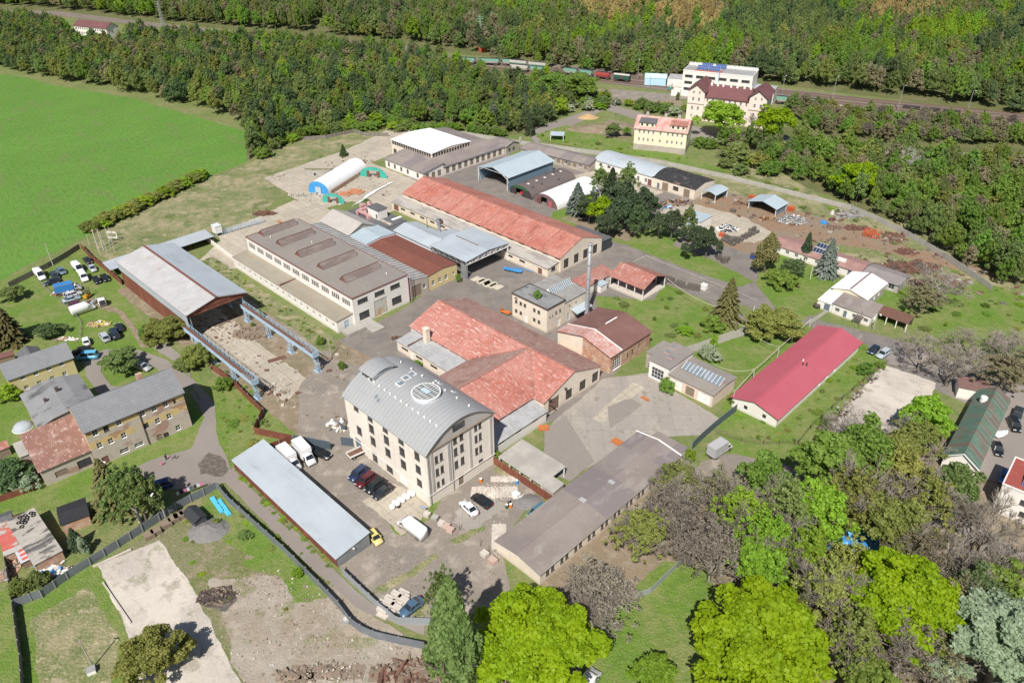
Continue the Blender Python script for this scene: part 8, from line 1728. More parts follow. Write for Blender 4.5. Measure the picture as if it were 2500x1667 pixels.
heap('metal_heap','grey and white heap of frames near the concrete wall','j',(1350,530),5,3.6,1.2,[m_trimgrey,m_trim,m_conc,m_wood,m_sheetgrey],140,4)
heap('rusty_heap','low ring of twiggy grey rods on the rust stained ground','j',(1220,645),3.4,2,.5,[m_wood,m_rust],60,5,(.2,1))
heap('rusty_heap','small rusty pile just below the concrete wall heap','j',(1235,575),2.2,1,.5,[m_rust],26,6)
heap('rusty_heap','rusty sheets and rods left of the orange frames','j',(1430,650),4,2.2,.7,[m_rust],60,7)
heap('rusty_heap','flat rusty frame pile between the orange frames and the wall','j',(1760,720),3.5,2,.5,[m_rust],46,8,(.4,1.8))
heap('rusty_heap','rusty bars in the grass higher up near the wall end','j',(1880,860),3.4,2.4,.5,[m_rust],46,9,(.4,1.8))
heap('rusty_heap','widest rusty heap of bars at the far right of the scrap yard','j',(1900,1000),9,4,.8,[m_rust,m_rust,m_trim],200,10,(.5,2.6))
heap('rusty_heap','dark rusty scraps at the end of the grey ridge roof','j',(2010,1140),4,2,.9,[m_rust,m_trim],60,11)
heap('rusty_heap','rusty scraps behind the blue gable shelter','j',(440,430),4,1.6,.8,[m_rust,m_wood],50,12)
heap('scrap_heap','black and white plastic heap beside the pallet stacks','j',(270,655),3.6,2.6,.9,[m_whitepaint,m_trim,m_trim,m_bluesheet],90,13)
heap('scrap_heap','rusty machine parts at the scrap yard gate','j',(640,570),2.6,1.4,1,[m_rust,m_sandpile],36,14)
heap('brushwood_heap','rusty red brushwood heap behind the skylight hall','h',(310,885),4,1.8,.8,[m_rust],110,15,(.3,1.6))
heap('rubble_heap','pale pinkish brick rubble heap in front of the mill','s',(1560,1355),4.8,2.4,.9,[m_paleStone,mat('pink_rubble',(.6,.47,.4),[]),m_whitew],260,16,(.15,.5),1)
heap('rubble_heap','scattered pale rubble along the rusty fence by the mill','s',(1660,1240),3.2,1.3,.35,[m_paleStone,m_whitew],80,17,(.15,.45),1)
heap('timber_heap','boards and blue sheets lying at the mill corner','s',(175,765),2.8,1.3,.6,[m_wood,m_whitepaint,m_bluesheet,m_paleStone],40,18,(.5,2.4))
heap('brushwood_heap','brown cut brushwood at the bottom edge left of the poplar','q',(1290,1510),7,2.2,1,[m_wood,m_wood,m_rust],150,19,(.4,2))
heap('brushwood_heap','charred brushwood on the waste ground by the concrete pad','o',(1600,930),3.2,2.0,.5,[m_trim,m_wood,m_trim],150,20,(.15,.9))
heap('brushwood_heap','small reddish brushwood at the bottom edge','q',(560,1530),3,1.2,.6,[m_wood],50,21,(.3,1.6))
heap('rubble_heap','rubble and lumps at the bottom edge of the waste ground','q',(760,1500),6,2,.6,[m_wood,m_wood,m_conc,m_paleStone],90,22,(.2,.9),1)
heap('scrap_heap','scrapped parts beside the blue lorry body','e',(560,1160),3.2,1.2,.9,[m_trim,m_rust,m_whitepaint,m_redpaint],60,23)
heap('scrap_heap','engine parts between forklift and white van bodies','e',(845,1235),2,1.1,.7,[m_trim,m_trimgrey],30,24)
heap('scrap_heap','garden junk with yellow dinghy colours behind the tenement','e',(880,1430),3.2,1.6,.4,[m_sandpile,m_wood,m_whitepaint,paint('acid_yellow',(.6,.7,.02),.6)],34,25)
heap('scrap_heap','household junk below the patchwork roofed shed','o',(390,740),3.2,1.4,.5,[m_whitepaint,m_brick,m_wood,m_blue],46,26)
heap('scrap_heap','junk in the narrow yard left of the patchwork roofed shed','o',(110,700),1.4,4,.5,[m_brick,m_wood,m_trimgrey],50,27)
heap('scrap_heap','white sheets and junk on the mown garden','k',(600,180),3,.8,.4,[m_whitepaint,m_wood,m_brick],26,28)
heap('timber_heap','roots and sticks lying in the runway yard','l',(420,1150),5,3,.25,[m_wood,m_wood],90,29,(.4,2.2))
heap('scrap_heap','machine parts at the yard corner of the cross wing hall','l',(1740,1190),2.2,.8,.6,[m_rust,m_trim],26,30)
heap('stone_heap','loose blocks beside the old bunker meadow','h',(600,720),3.4,1.4,.8,[m_conc,m_paleStone],50,31,(.3,1.0),1)
heap('scrap_heap','bricks and debris along the front of the long brown roof','t',(300,660),1.4,5,.3,[m_paleStone,m_whitew],60,32,(.15,.5),1)
heap('tarpaulin_heap','blue tarpaulins lying between the park trees','u',(1250,1245),5,2.6,1.2,[m_blue,mat('sky_tarpaulin',(.2,.5,.75),[])],70,33,(.8,2.2))
heap('tarpaulin_heap','white tarpaulin shelter between the park trees','u',(960,1195),2.8,2.2,2.0,[m_whitepaint,m_palewall],60,34,(.9,2.0),1)
heap('tarpaulin_heap','green plastic sheets at the right of the blue tarpaulins','u',(1370,1175),1.8,1,.9,[m_teal],26,35,(.5,1.4))
for c,p,r,s_ in (('t',(880,1490),2,36),): pass
mound('gravel_mound','dark grey gravel mound on the waste ground','o',(1540,440),3.9,3.2,1.3,m_grpile,1)
mound('sand_mound','yellow sand heap on the station lawn','c',(860,1050),5,3.6,1.8,m_sandpile,2)
mound('earth_mound','wide brown earth heap left of the cream apartment house','c',(1060,1150),20,8,1.8,m_dirt,3)
mound('gravel_mound','pale gravel mound by the barrels near the rusty fence','s',(1860,1440),3.0,2.2,.7,m_grpile,4)
mound('rubble_mound','pale rubble mound at the pipe end of the yard','s',(1790,1400),1.6,1.2,.35,m_paleStone,5)
# pallets / box pallets, each its own thing
def crate(label,p,rz,w=1.2,d=.9,h=.9,m=None,group=None,name='box_pallet',cat='pallet'):
    key=('cr',w,d,h,(m or m_wood).name)
    def mk():
        mb=MB(); mb.box(-w/2,w/2,-d/2,d/2,.0,.12); n=max(2,int(h/.22))
        for i in range(n): z=.16+i*(h-.2)/n; mb.box(-w/2-.02,w/2+.02,-d/2-.02,d/2+.02,z,z+(h-.2)/n*.7)
        for x in (-w/2,w/2-.08):
            for y in (-d/2,d/2-.08): mb.box(x,x+.08,y,y+.08,.12,h)
        return mb.mesh('crate',m or m_wood)
    o=link(name,shared(key,mk)); o.location=(p[0],p[1],p[2] if len(p)>2 else CZ); o.rotation_euler=(0,0,rz); tag(o,label,cat,group); return o
m_pallet=mat('grey_pallet_wood',(.13,.115,.1),[(NZ,3,.45,.65,(.2,.18,.16),.6)])
rs=random.Random(8)
def line_of(c,pts,n,label,group,m,rows=1,**kw):
    P=[G(c,*q) for q in pts]; tot=len(P)-1
    for i in range(n):
        t=i/(n-1)*tot if n>1 else 0; k=min(int(t),tot-1); p=P[k].lerp(P[k+1],t-k); d=P[k+1]-P[k]; a=math.atan2(d.y,d.x); nr=Vector((-math.sin(a),math.cos(a),0))
        for r_ in range(rows):
            q=p+nr*r_*1.25
            z=CZ
            for lv in range(rs.choice((1,2,2))): crate(label,(q.x,q.y,z),a+rs.uniform(-.08,.08),m=m,group=group,**kw); z+=kw.get('h',.9)+.0
line_of('j',[(240,760),(330,800),(440,740),(540,690)],10,'dark grey stacked box pallet in the curved row by the scrap yard gate','pallets by the scrap yard gate',m_pallet,rows=2)
line_of('n',[(480,320),(600,370),(740,400)],9,'dark box pallet in the row between the open barn and the road','pallets by the open barn',m_pallet)
line_of('i',[(2200,1290),(2260,1330),(2290,1290)],4,'dark box pallet at the tip of the kerbed lawn with the second pine row','pallets on the lawn tip',m_pallet)
crate('white wire box pallet at the road end of the barn row',tuple(G('n',795,390)[:2])+(CZ,),SA,1.6,1.4,1.7,m_whitepaint,name='wire_crate',cat='crate')
crate('red stacked box beside the pallet stacks',tuple(G('j',225,720)[:2])+(CZ,),SA,1.5,1.2,1.2,m_redpaint,name='red_crate',cat='crate')
crate('dark pallet stack alone in the middle of the scrap yard slabs',tuple(G('j',325,500)[:2])+(CZ,),SA,1.8,1.2,1.0,m_pallet)
for k,(x,y,l_,m) in enumerate(((540,600,'single pallet of grey bricks nearest the mill corner post',m_conc),(1380-930,630,'',None))): pass
for x,y,l_,m in ((1380,535,'grey brick pallet next to the sign post',m_paleStone),(1430,555,'grey brick pallet second from the sign post',m_conc),(1470,590,'pale brick pallet, left of the three together',m_paleStone),(1500,605,'pinkish brick pallet, middle of the three together',mat('pink_brick_pack',(.55,.4,.34),[('brick',(.3,.3,.04),.2,.8,(.35,.24,.2),.6)])),(1525,630,'pinkish brick pallet, right of the three together',MATS['pink_brick_pack'])):
    crate(l_,tuple(G('q',x,y)[:2])+(CZ,),SA+.3,1.15,1.0,.9,m,name='brick_pallet',cat='pallet')
crate('white wrapped block pack beside the yard entrance',tuple(G('t',212,780)[:2])+(CZ,),SA,1.3,1.1,1.0,m_paleStone,name='brick_pallet',cat='pallet')
crate('pink brick pack at the corner of the long brown roof',tuple(G('t',262,822)[:2])+(CZ,),SA,1.4,1.2,1.0,MATS['pink_brick_pack'],name='brick_pallet',cat='pallet')
i=0
for r_ in range(4):
    for k in range(4):
        q=G('q',1110+k*42-r_*2,1075-k*22+r_*26); 
        o=MB().box(-1.0,1.0,-.5,.5,0,.25+.25*((r_+k)%3)).build('concrete_slab_stack',m_paleStone); o.location=(q.x,q.y,CZ); o.rotation_euler=(0,0,SA+.25+.05*((r_*k)%3)); tag(o,'pale concrete slab stack lying next to the steel blue saloon','slabs','slab stacks by the steel blue saloon')
# big bags
for k in range(9):
    t=k/8; x=650+t*180; y=1500-t*115-(k%2)*22; q=G('s',x,y)
    o=MB().tube([(0,0,0),(0,0,.3),(0,0,.75),(0,0,.95)],[.5,.6,.58,.3],8).build('big_bag',m_whitepaint,None,True); o.location=(q.x,q.y,CZ); o.rotation_euler=(0,0,k); tag(o,'white bulk bag at the mill corner, '+ORD[k]+' in the row from the tyre','bag','white bulk bags at the mill corner')
o=MB().tube([(0,0,0),(0,0,.25)],[.4,.4],14).build('tyre_weight',m_tyre); q=G('s',705,1485); o.location=(q.x,q.y,CZ); tag(o,'black tyre beside the white bulk bags','tyre')
for x,y,cm,l_ in ((1667,1490,m_dkgreenp,'green barrel of the three beside the gravel'),(1688,1448,m_trim,'black barrel behind the green and orange ones'),(1702,1485,paint('barrel_orange',(.7,.2,.02),.5),'orange barrel of the three beside the gravel'),(1758,1273,m_blue,'blue barrel by the rusty fence'),(1437,1258,MATS['barrel_orange'],'small orange bucket by the mill rubble')):
    o=thing('barrel',l_,'barrel',tuple(G('s',x,y+8)[:2])+(CZ,)); MB().tube([(0,0,0),(0,0,.45),(0,0,.9)],[.29,.31,.29],12).build('drum',cm,o); MB().tube([(0,0,.9),(0,0,.93)],[.27,.27],12).build('lid',m_whitepaint if 'black' not in l_ else m_trimgrey,o)
wc=crate('white frame trolley with black lid on pale gravel',tuple(G('s',1752,1400)[:2])+(CZ,),SA,1.3,1.0,1.2,m_whitepaint,name='frame_trolley',cat='trolley')
sg=thing('sign_post','post with round blue and black sign at the mill corner','sign',tuple(G('s',928,1560)[:2])+(0,),0); MB().tube([(0,0,0),(0,0,2.3)],.04,6).build('post',m_trimgrey,sg); MB().box(-.3,.3,-.06,-.02,1.9,2.5).build('sign_plate',m_blue,sg); MB().box(-.18,.18,-.075,-.061,2.15,2.35).build('symbol',m_whitepaint,sg)
for x,y in ((1458,1180),(1556,1190),(1583,600+20),): pass
for c,x,y,l_ in (('t',185,720,'thin rusty stake by the white wrapped block pack'),('t',238,760,'thin rusty stake by the pink brick pack'),('t',57,622,'thin dark stake beside the brick pallets')):
    o=MB().tube([(0,0,0),(0,0,1.9)],.05,6).build('stake',m_rust); q=G(c,x,y); o.location=(q.x,q.y,0); tag(o,l_,'stake')
# light blue panels and posts, reel, pad blocks
for k in range(2):
    q=G('o',1610+k*50,255+k*20); o=MB().box(-2.6,2.6,-.45,.45,0,.3).box(-2.3,-.4,-.3,.3,.301,.4).box(.3,2.3,-.3,.3,.301,.4).build('blue_panel_stack',mat('cyan_blue_panels',(.1,.5,.68),[('brick',(1.2,1.2,.06),.2,.8,(.07,.36,.5),.5)])); o.location=(q.x,q.y,CZ); o.rotation_euler=(0,0,R(-50)); tag(o,['bright light blue panel stack, left one on the grass','bright light blue panel stack, right one on the grass'][k],'panels')
q=G('q',878,1178); cr_=thing('cable_reel','grey wire reel lying on the rubble by the curved fence','reel',(q.x,q.y,CZ)); MB().tube([(0,0,.0),(0,0,.3)],[.85,.85],20).build('coil',m_trimgrey,cr_); MB().tube([(0,0,.301),(0,0,.36)],[.45,.45],16).build('hub',m_paleStone,cr_)
for k,(x,y,w_) in enumerate(((1235,405,1.4),(1290,370,1.4),(1330,350,1.3),(1370,325,1.2),(1110,490,1.3),(1160,460,1.3))):
    crate('weathered timber crate %s'%['below the concrete pole','second from the concrete pole','third from the concrete pole','touching the charcoal cabin','at the left of the lower pair','at the right of the lower pair'][k],tuple(G('o',x,y)[:2])+(CZ,),R(38),w_*1.3,w_*1.1,1.0,m_wood,name='timber_crate',cat='crate')
# kerb pieces on the pad
mb=MB(); o=MB().box(-3.2,3.2,-.15,.15,0,.35).build('concrete_beam',m_paleStone); q=G('o',835,650); o.location=(q.x,q.y,CZ); o.rotation_euler=(0,0,R(38)); tag(o,'long white concrete beam at the head of the concrete pad','beam')
a=G('o',765,830); b=G('o',970,1130); o=MB().beam((0,0,.2),tuple(b-a+Vector((0,0,.2))),.25,.4).build('pad_kerb',m_paleStone); o.location=(a.x,a.y,0); tag(o,'low white kerb wall along the left side of the concrete pad','kerb')
# trailers etc in the works
q=G('i',372,1400); bt2=thing('blue_trailer','bright blue frame trailer on the asphalt by the red hall','trailer',(q.x,q.y,CZ),SA+.35); MB().box(-2.9,2.9,-.7,.7,.55,.68).build('frame',m_blue,bt2); mb=MB(); 
for x in (-2,-1,0,1,2): mb.box(x-.08,x+.08,-1,1,.681,.8)
mb.build('crossbars',m_blue,bt2); addwheels(bt2,5,1.5,(1.2,-1.2),.3)
o=MB().box(-3,3,-.1,.1,0,.15).build('blue_beam',m_blue); q=G('i',470,1380); o.location=(q.x,q.y,CZ); o.rotation_euler=(0,0,SA+.25); tag(o,'thin blue beam lying beside the red hall lean-to','beam')
q=G('m',1000,605); ot=thing('orange_trolley','orange lifting trolley next to the stained block','trolley',(q.x,q.y,CZ),SA+.2); MB().box(-1.5,1.5,-.6,.6,.4,.5).box(-1.4,-1.3,-.55,.55,.501,1.2).box(.3,1.4,-.5,.5,.501,.75).build('frame',paint('trolley_orange',(.65,.18,.03),.5),ot); addwheels(ot,3,1.2,(1,-1),.3)
for k,(c,x,y,rz_,l_) in enumerate((('t',1033,78,SA,'rusty orange metal box on the cracked courtyard'),('s',1995,790,SA+.9,'orange rusty frame beside the end lean-to'),('l',665,155,SA,'orange rusty plate on the slabs behind the skylight hall'),('n',275,1365,SA,'small orange plate on the courtyard'),('A',1445,928,.5,'flat rust brown plate on the runway yard slabs'))):
    o=MB().box(-1.1,1.1,-.8,.8,0,.35 if k<2 else .08).box(-1.0,1.0,-.7,.7,.351,.4).build('rusty_plate',mat('orange_rust',(.48,.16,.05),[(NZ,2,.45,.65,(.35,.13,.06),.6)]) if k!=4 else m_rust) if k<2 else MB().box(-1.1,1.1,-.45,.45,0,.08).build('rusty_plate',MATS['orange_rust'] if k!=4 else m_rust)
    q=G(c,x,y); o.location=(q.x,q.y,CZ); o.rotation_euler=(0,0,rz_); tag(o,l_,'metal plate'); 
    if k==4: o.scale=(2.0,1.6,1)
for k in range(9):
    r_,c_=divmod(k,3); q=G('m',735+c_*55+r_*48,300+c_*26+r_*12)
    o=MB().box(-1.45,1.45,-.85,.85,0,.16+.08*(k%2)).build('concrete_slab',m_slabs:=mat('loose_slab',(.55,.5,.4),[(NZ,1,.45,.65,(.45,.4,.32),.6)])); o.location=(q.x,q.y,CZ); o.rotation_euler=(0,0,SA+R(90)); tag(o,'loose beige slab on the asphalt under the lattice canopy corner','slab','loose slabs near the lattice canopy')
# orange tube frames
def frames(label,c,p,w_,d_,h_,m):
    q=G(c,*p); o=thing('tube_frame_stack',label,'frame',(q.x,q.y,CZ),SA+.2); rs2=random.Random(4)
    for i in range(7):
        mb=MB(); x=-w_/2+w_*i/6; dx=rs2.uniform(-.3,.3)
        for z in (.05,h_*.5,h_): mb.beam((x,-d_/2,z),(x+dx,d_/2,z),.12)
        for y in (-d_/2,-d_/6,d_/6,d_/2): mb.beam((x,y,.05),(x+dx,y,h_),.12)
        mb.build('frame',m,o)
    mb=MB()
    for y in (-d_/2,0,d_/2):
        for z in (.1,h_): mb.beam((-w_/2,y,z+.08),(w_/2,y,z+.08),.1)
    mb.build('crossbars',m,o)
frames('stack of bright orange red tube frames in the middle of the scrap yard','j',(1555,715),4.2,4.0,1.6,m_redpaint)
frames('small orange frame stack right beside the gable shelter','j',(840,490),2,1.6,1.2,m_redpaint)
frames('small orange frame behind the gable shelter','j',(500,380),2.4,1.2,.8,m_redpaint)
q=G('j',1133,605); o=MB().box(-1.1,1.1,-.6,.6,0,.6).box(-1.0,1.0,-.5,.5,.601,.7).build('blue_crate',m_blue); o.location=(q.x,q.y,CZ); o.rotation_euler=(0,0,SA); tag(o,'blue grey metal crate on the rust stained ground','crate')
q=G('j',1207,525); o=MB().tube([(0,0,0),(0,0,.8),(0,0,1.6)],[.8,.6,.2],8).build('old_mixer',m_paleStone); o.location=(q.x,q.y,CZ); tag(o,'pale drum mixer standing in the scrap yard','mixer')
q=G('j',520,915); sk_=thing('blue_skip','blue skip container half behind the brownish cypress','skip',(q.x,q.y,CZ),SA+.4); loft_=MB(); loft(loft_,[[(x,-.9,.1),(x,-.9,1.2),(x,.9,1.2),(x,.9,.1)] for x in (-1.3,1.3)],None); loft_.build('bin',mat('skip_blue',(.03,.06,.22),[]),sk_); MB().box(-1.35,1.35,-.95,.95,1.2,1.27).build('rim',m_trim,sk_)
q=G('j',1072,1350); o=thing('black_tank','round black rain tank at the white office','tank',(q.x,q.y,CZ)); MB().tube([(0,0,0),(0,0,.9),(0,0,1.2)],[.95,.95,.5],14).build('tank',m_trim,o,True); MB().tube([(0,0,1.2),(0,0,1.32)],[.25,.25],10).build('lid',m_whitepaint,o)
q=G('l',120,270); wt=thing('white_tank','white cube tank on steel rack behind the white fence','tank',(q.x,q.y,CZ),SA); MB().box(-1.3,1.3,-1.1,1.1,1.0,3.4).build('tank_body',m_whitepaint,wt); mb=MB()
for x in (-1.2,1.2):
    for y in (-1,1): mb.beam((x,y,0),(x,y,1.0),.14)
mb.build('rack',m_lblue,wt); MB().box(-1.4,1.4,-1.2,1.2,3.4,3.5).build('lid',m_palewall,wt)
for k in range(5):
    q=G('l',190+k*75,255-k*22); o=thing('ladder_rack','pale blue steel rack %s of five in the line behind the skylight hall'%['first','second','third','fourth','last'][k],'rack',(q.x,q.y,CZ),SA+R(90)); mb=MB()
    for x in (-1.4,-.7,0,.7,1.4): mb.beam((x,-.5,0),(x,-.3,1.5),.1); mb.beam((x,.5,0),(x,.3,1.5),.1)
    mb.build('uprights',m_lblue,o); mb=MB()
    for z in (.5,1.0,1.5): mb.beam((-1.5,-.4,z),(1.5,-.4,z),.08); mb.beam((-1.5,.4,z),(1.5,.4,z),.08)
    mb.build('rails',m_palewall,o)
# tyres on the patchwork roof
tl_,tw_=tyb.LW
for k,(x,y) in enumerate(((.3,.86),(.32,.76),(.4,.84),(.44,.95),(.46,.88),(.48,.8),(.58,.84),(.62,.93),(.65,.88),(.84,.93),(.9,.9),(.86,.86))):
    mb=MB(); n=12; mb.tube([(math.cos(6.2832*i/n)*.3,math.sin(6.2832*i/n)*.3,0) for i in range(n+1)],.1,6,None,False); o=mb.build('tyre_weight',m_tyre,None,True); c_,s_=math.cos(tyb.ang),math.sin(tyb.ang); v=y*tw_
    o.location=(tyb.O.x+c_*x*tl_-s_*v,tyb.O.y+s_*x*tl_+c_*v,2.5+(y-.46)/.54*.5+.22); tag(o,'old black tyre weighing down the flaking roof of the patchwork shed','tyre','tyres on the patchwork shed roof')
# dome, fuel: transparent garden dome by the barn
q=G('k',205,965); dm=thing('garden_dome','clear plastic garden dome beside the sooty barn','dome',(q.x,q.y,0)); mb=MB(); n=16
for i in range(5):
    for j in range(n):
        f=lambda a,b:(math.cos(6.2832*b/n)*2.0*math.cos(a*.31),math.sin(6.2832*b/n)*2.0*math.cos(a*.31),1.5*math.sin(a*.31)); mb.poly([f(i,j),f(i,j+1),f(i+1,j+1),f(i+1,j)])
mb.build('cover',mat('clear_plastic',(.4,.44,.48),[],rough=.15,spec=.8),dm,True); MB().tube([(math.cos(6.2832*j/n)*2.05,math.sin(6.2832*j/n)*2.05,.08) for j in range(n+1)],.07,5,None,False).build('base_ring',m_whitepaint,dm)
cl=thing('clothes_line','washing line with coloured clothes by the lane corner','clothes line',tuple(G('o',1300,215)[:2])+(0,),R(35)); mb=MB(); mb.tube([(0,0,0),(0,0,1.9)],.05,6); mb2=MB(); mb2.tube([(6,0,0),(6,0,1.9)],.05,6); mb.build('pole',m_wood,cl); mb2.build('pole',m_wood,cl); MB().beam((0,0,1.85),(6,0,1.85),.02).build('line',m_trim,cl)
for i in range(8): MB().box(.5+i*.65,.5+i*.65+.5,-.02,.02,1.0,1.83).build('laundry',[_w,_k,_p,_w,_bl,_k,_w,_p][i],cl)
# tents and blue bits on the garden
q=G('k',160,105); o=thing('blue_tent','small blue tent beside the spruce in the garden','tent',(q.x,q.y,0),.4); mb=MB(); p=[(-.9,-.9,0),(.9,-.9,0),(.9,.9,0),(-.9,.9,0)]
for i in range(4): mb.poly([p[i],p[(i+1)%4],(0,0,1.5)])
mb.build('canvas',m_blue,o); MB().tube([(0,0,0),(0,0,1.6)],.03,5).build('pole',m_trimgrey,o)
# ------------------------------------------------------------ railway
m_sleeper=mat('track_sleepers',(.12,.09,.075),[('stripe',1.5,.4,.6,(.2,.165,.14),.8,'X')])
def track(label,c,p,q,c2=None):
    a=G(c,*p); b=G(c2 or c,*q); d=b-a; L_=d.length; o=thing('railway_track',label,'railway track',(a.x,a.y,.14),math.atan2(d.y,d.x),'tracks of the station yard'); MB().box(0,L_,-1.3,1.3,0,.08).build('sleepers',m_sleeper,o)
    for y in (-.72,.72): MB().box(0,L_,y-.06,y+.06,.081,.24).build('rail',m_rust,o)
track('railway track nearest the station side','c',(-200,620),(2300,290*3.36-0),'d') if False else None
rl=[((560,105),(2352,283)),((560,100),(2352,277)),((700,106),(2352,270)),((1000,132),(2352,264))]
for k,(p,q) in enumerate(rl): track('straight railway track, %s of the four counted from the station side'%['first','second','third','last'][k],'z',p,q)
def wagon(label,c,p,q,kind,cols,group=None):
    a=G(c,*p); b=G(c,*q); d=b-a; L_=d.length; o=thing('railway_wagon',label,'wagon',(a.x,a.y,.3),math.atan2(d.y,d.x),group)
    MB().box(.3,L_-.3,-1.2,1.2,1.0,1.2).build('underframe',m_trim,o)
    for x in (L_*.18,L_*.82): MB().box(x-1.1,x+1.1,-1.05,1.05,.2,.95).build('bogie',m_trim,o)
    mb=MB()
    if kind=='hopper':
        mb.box(.5,L_-.5,-1.35,1.35,2.3,3.6,cols[0]); mb.poly([(.9,-1.36,2.3),(L_-.9,-1.36,2.3),(L_-1.6,-1.0,1.2),(1.6,-1.0,1.2)],cols[1]); mb.box(1.2,L_-1.2,-1.0,1.0,1.2,2.299,cols[1])
        mb.build('hopper_body',None,o); mb=MB()
        for i in range(7): x=.6+(L_-1.2)*i/6; mb.box(x-.06,x+.06,-1.42,-1.36,1.3,3.6)
        mb.build('ribs',cols[0],o); MB().box(.55,L_-.55,-1.1,1.1,3.601,3.66).build('load',m_dkin,o)
    elif kind=='box':
        mb.box(.4,L_-.4,-1.4,1.4,1.2,3.4,cols[0]); mb.poly([(.3,-1.5,3.4),(L_-.3,-1.5,3.4),(L_-.3,0,3.9),(.3,0,3.9)],cols[1]); mb.poly([(.3,1.5,3.4),(.3,0,3.9),(L_-.3,0,3.9),(L_-.3,1.5,3.4)],cols[1]); mb.build('box_body',None,o); MB().box(L_*.4,L_*.6,-1.46,-1.401,1.3,3.2).build('door',m_trim,o)
    else:
        mb.box(.3,L_-.3,-1.35,1.35,1.2,1.35,cols[0]); mb.build('deck',None,o); mb=MB()
        for i in range(6): x=.5+(L_-1)*i/5; mb.box(x-.06,x+.06,-1.4,-1.3,1.351,2.0)
        mb.build('stakes',m_rust,o)
GN_=mat('wagon_green',(.17,.36,.27),[(NZ,.7,.5,.65,(.25,.42,.35),.6)]); GW_=mat('wagon_dusty_white',(.5,.48,.42),[(NZ,.8,.45,.65,(.38,.36,.32),.6)]); RW_=mat('wagon_red',(.38,.07,.06),[(NZ,.8,.5,.65,(.3,.1,.08),.6)]); DG_=mat('wagon_dark_green',(.03,.09,.07),[])
wagon('dark green box wagon, last of the train next to the yard lamp','c',(1085,720),(1235,737),'box',(DG_,GW_))
wagon('red hopper wagon next to the dark green box wagon','c',(925,700),(1060,716),'hopper',(RW_,RW_))
wagon('green hopper wagon partly behind the big trees','c',(790,680),(905,697),'hopper',(GN_,GW_))
wagon('green hopper wagon between the two big trees','c',(640,665),(770,680),'hopper',(GN_,GW_))
for k in range(2): wagon('dusty hopper wagon, %s in the front row left of the big trees'%['left one','right one'][k],'c',(165+k*178,632+k*17),(335+k*178,648+k*17),'hopper',(GN_ if k else GW_,GW_),'wagons left of the big trees')
for k in range(3): wagon('hopper wagon with green top, %s of three behind the bushes'%['first','second','third'][k],'b',(1850+k*215,570+k*8),(2050+k*215,578+k*8),'hopper',(GN_,GW_),'wagons in the rear row')
for k in range(2): wagon('grey topped hopper wagon, %s in the rear row above the front wagons'%['left one','right one'][k],'c',(160+k*170,590+k*18),(325+k*170,606+k*18),'hopper',(GW_,GN_),'wagons in the rear row')
wagon('faded red hopper wagon far left behind the bare trees','b',(1415,512),(1610,528),'hopper',(RW_,RW_))
wagon('green hopper wagon directly right of the station tower','d',(305,850),(500,868),'hopper',(GN_,GW_))
wagon('green and white hopper wagon, second right of the station tower','d',(512,868),(712,886),'hopper',(GN_,GW_))
for k in range(3): wagon('dark flat wagon, %s of three at the right end of the tracks'%['first','second','third'][k],'d',(1350+k*165,890+k*18),(1500+k*165,906+k*18),'flat',(m_dkin,m_rust),'flat wagons at the right end')
pf=strip('platform',m_paleStone,[('d',730,862),('d',1640,985)],2.5,0,z=.6)
# parked vehicles in the clearing behind wagons
crate('red machine cab in the clearing behind the wagons',tuple(G('b',2110,460)[:2])+(CZ,),.3,5,2.4,2.4,m_redpaint,name='red_cabin',cat='cabin')
crate('white site cabin in the clearing behind the wagons',tuple(G('c',190,480)[:2])+(CZ,),.1,7,2.6,2.5,m_whitepaint,name='white_cabin',cat='cabin')
# dead white tree by the right wood
dt_=G('z',2075,395); tree_at(dt_,'bare3','grey',10,12,'dead white barked tree with twisted limbs in the right hand wood',name='dead_tree',bark=m_birch)

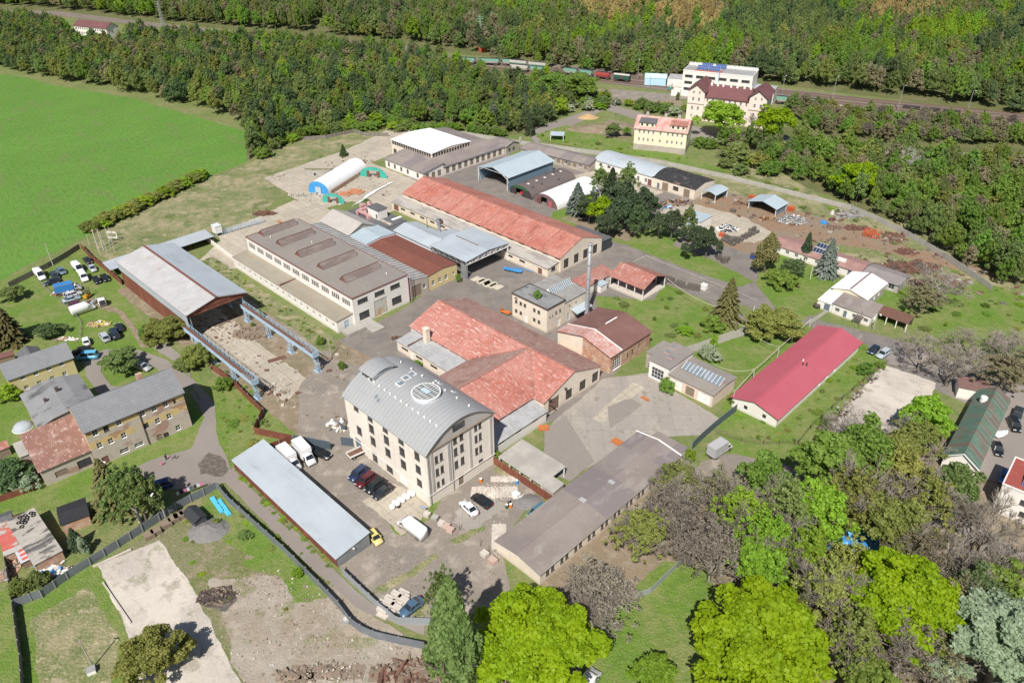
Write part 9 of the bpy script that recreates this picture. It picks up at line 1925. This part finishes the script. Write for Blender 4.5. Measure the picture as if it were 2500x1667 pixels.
# ------------------------------------------------------------ loose litter: uncountable small pieces
def litter(name,label,poly,n,size,mats,seed):
    P=[(p.x,p.y) for p in [G(*q) if isinstance(q,tuple) else q for q in poly]]; rs=random.Random(seed); mb=MB(); xs=[p[0] for p in P]; ys=[p[1] for p in P]; k=0
    cl=[(rs.uniform(min(xs),max(xs)),rs.uniform(min(ys),max(ys))) for _ in range(9)]
    for _ in range(n*30):
        if k>=n: break
        if rs.random()<.55: c=rs.choice(cl); p=(rs.gauss(c[0],2.2),rs.gauss(c[1],2.2))
        else: p=(rs.uniform(min(xs),max(xs)),rs.uniform(min(ys),max(ys)))
        if not inside(p,P): continue
        u,v=inS(Vector((p[0],p[1],0)))
        if (-1<u<54.5 and -5.3<v<19) or (81<u<119 and -50.5<v<-42): continue
        k+=1; a=rs.uniform(0,3.14); s_=rs.uniform(*size); w_=s_*rs.uniform(.2,1); h_=rs.uniform(.05,.25)*s_+.08; q=len(mb.v); mb.box(-s_/2,s_/2,-w_/2,w_/2,.06,.1+h_,rs.choice(mats))
        c,sn=math.cos(a),math.sin(a); mb.v[q:]=[(p[0]+x*c-y*sn,p[1]+x*sn+y*c,z) for x,y,z in mb.v[q:]]
    o=mb.build(name,None); o['kind']='stuff'; tag(o,label,'rubble')
litter('rubble','small stones and rubble scattered over the waste ground at the bottom',Z(540,1330,640,1300,760,1380,960,1490,960,1600,560,1600,500,1450),420,(.12,.4),[m_paleStone,m_conc,m_wood,m_wood,m_conc],1)
litter('debris','loose sticks and scraps over the scrap yard ground',SP(74,134,106,132,118,120,160,127,196,130,190,146,150,156,100,155,74,148),420,(.2,1.6),[m_rust,m_wood,m_pallet,m_conc,m_rust],2)
litter('debris','loose bits of wood and stone in the runway yard',SP(-8,-32,60,-32,80,-32,90,-14,60,-8,54,-14,0,-14),300,(.15,1.1),[m_wood,m_conc,m_paleStone,m_rust],3)
litter('debris','pebbles and broken bits on the front yard gravel',Z(840,1300,1000,1230,1130,1100,1230,1120,1140,1250,1150,1380,1000,1420,900,1390),220,(.1,.3),[m_wood,m_conc,m_conc],4)
litter('debris','litter around the old tunnel huts and dry slabs',SP(-62,42,-30,38,-12,46,-14,74,-40,76,-60,90),260,(.15,.9),[m_paleStone,m_wood,m_conc,m_rust],5)
litter('debris','broken stones along the edges of the pale concrete lot',Z(1870,985,1960,900,2020,840,2040,840,1960,930,1920,1000,2010,1040,1900,1020),160,(.15,.8),[m_wood,m_conc,m_trim],6)
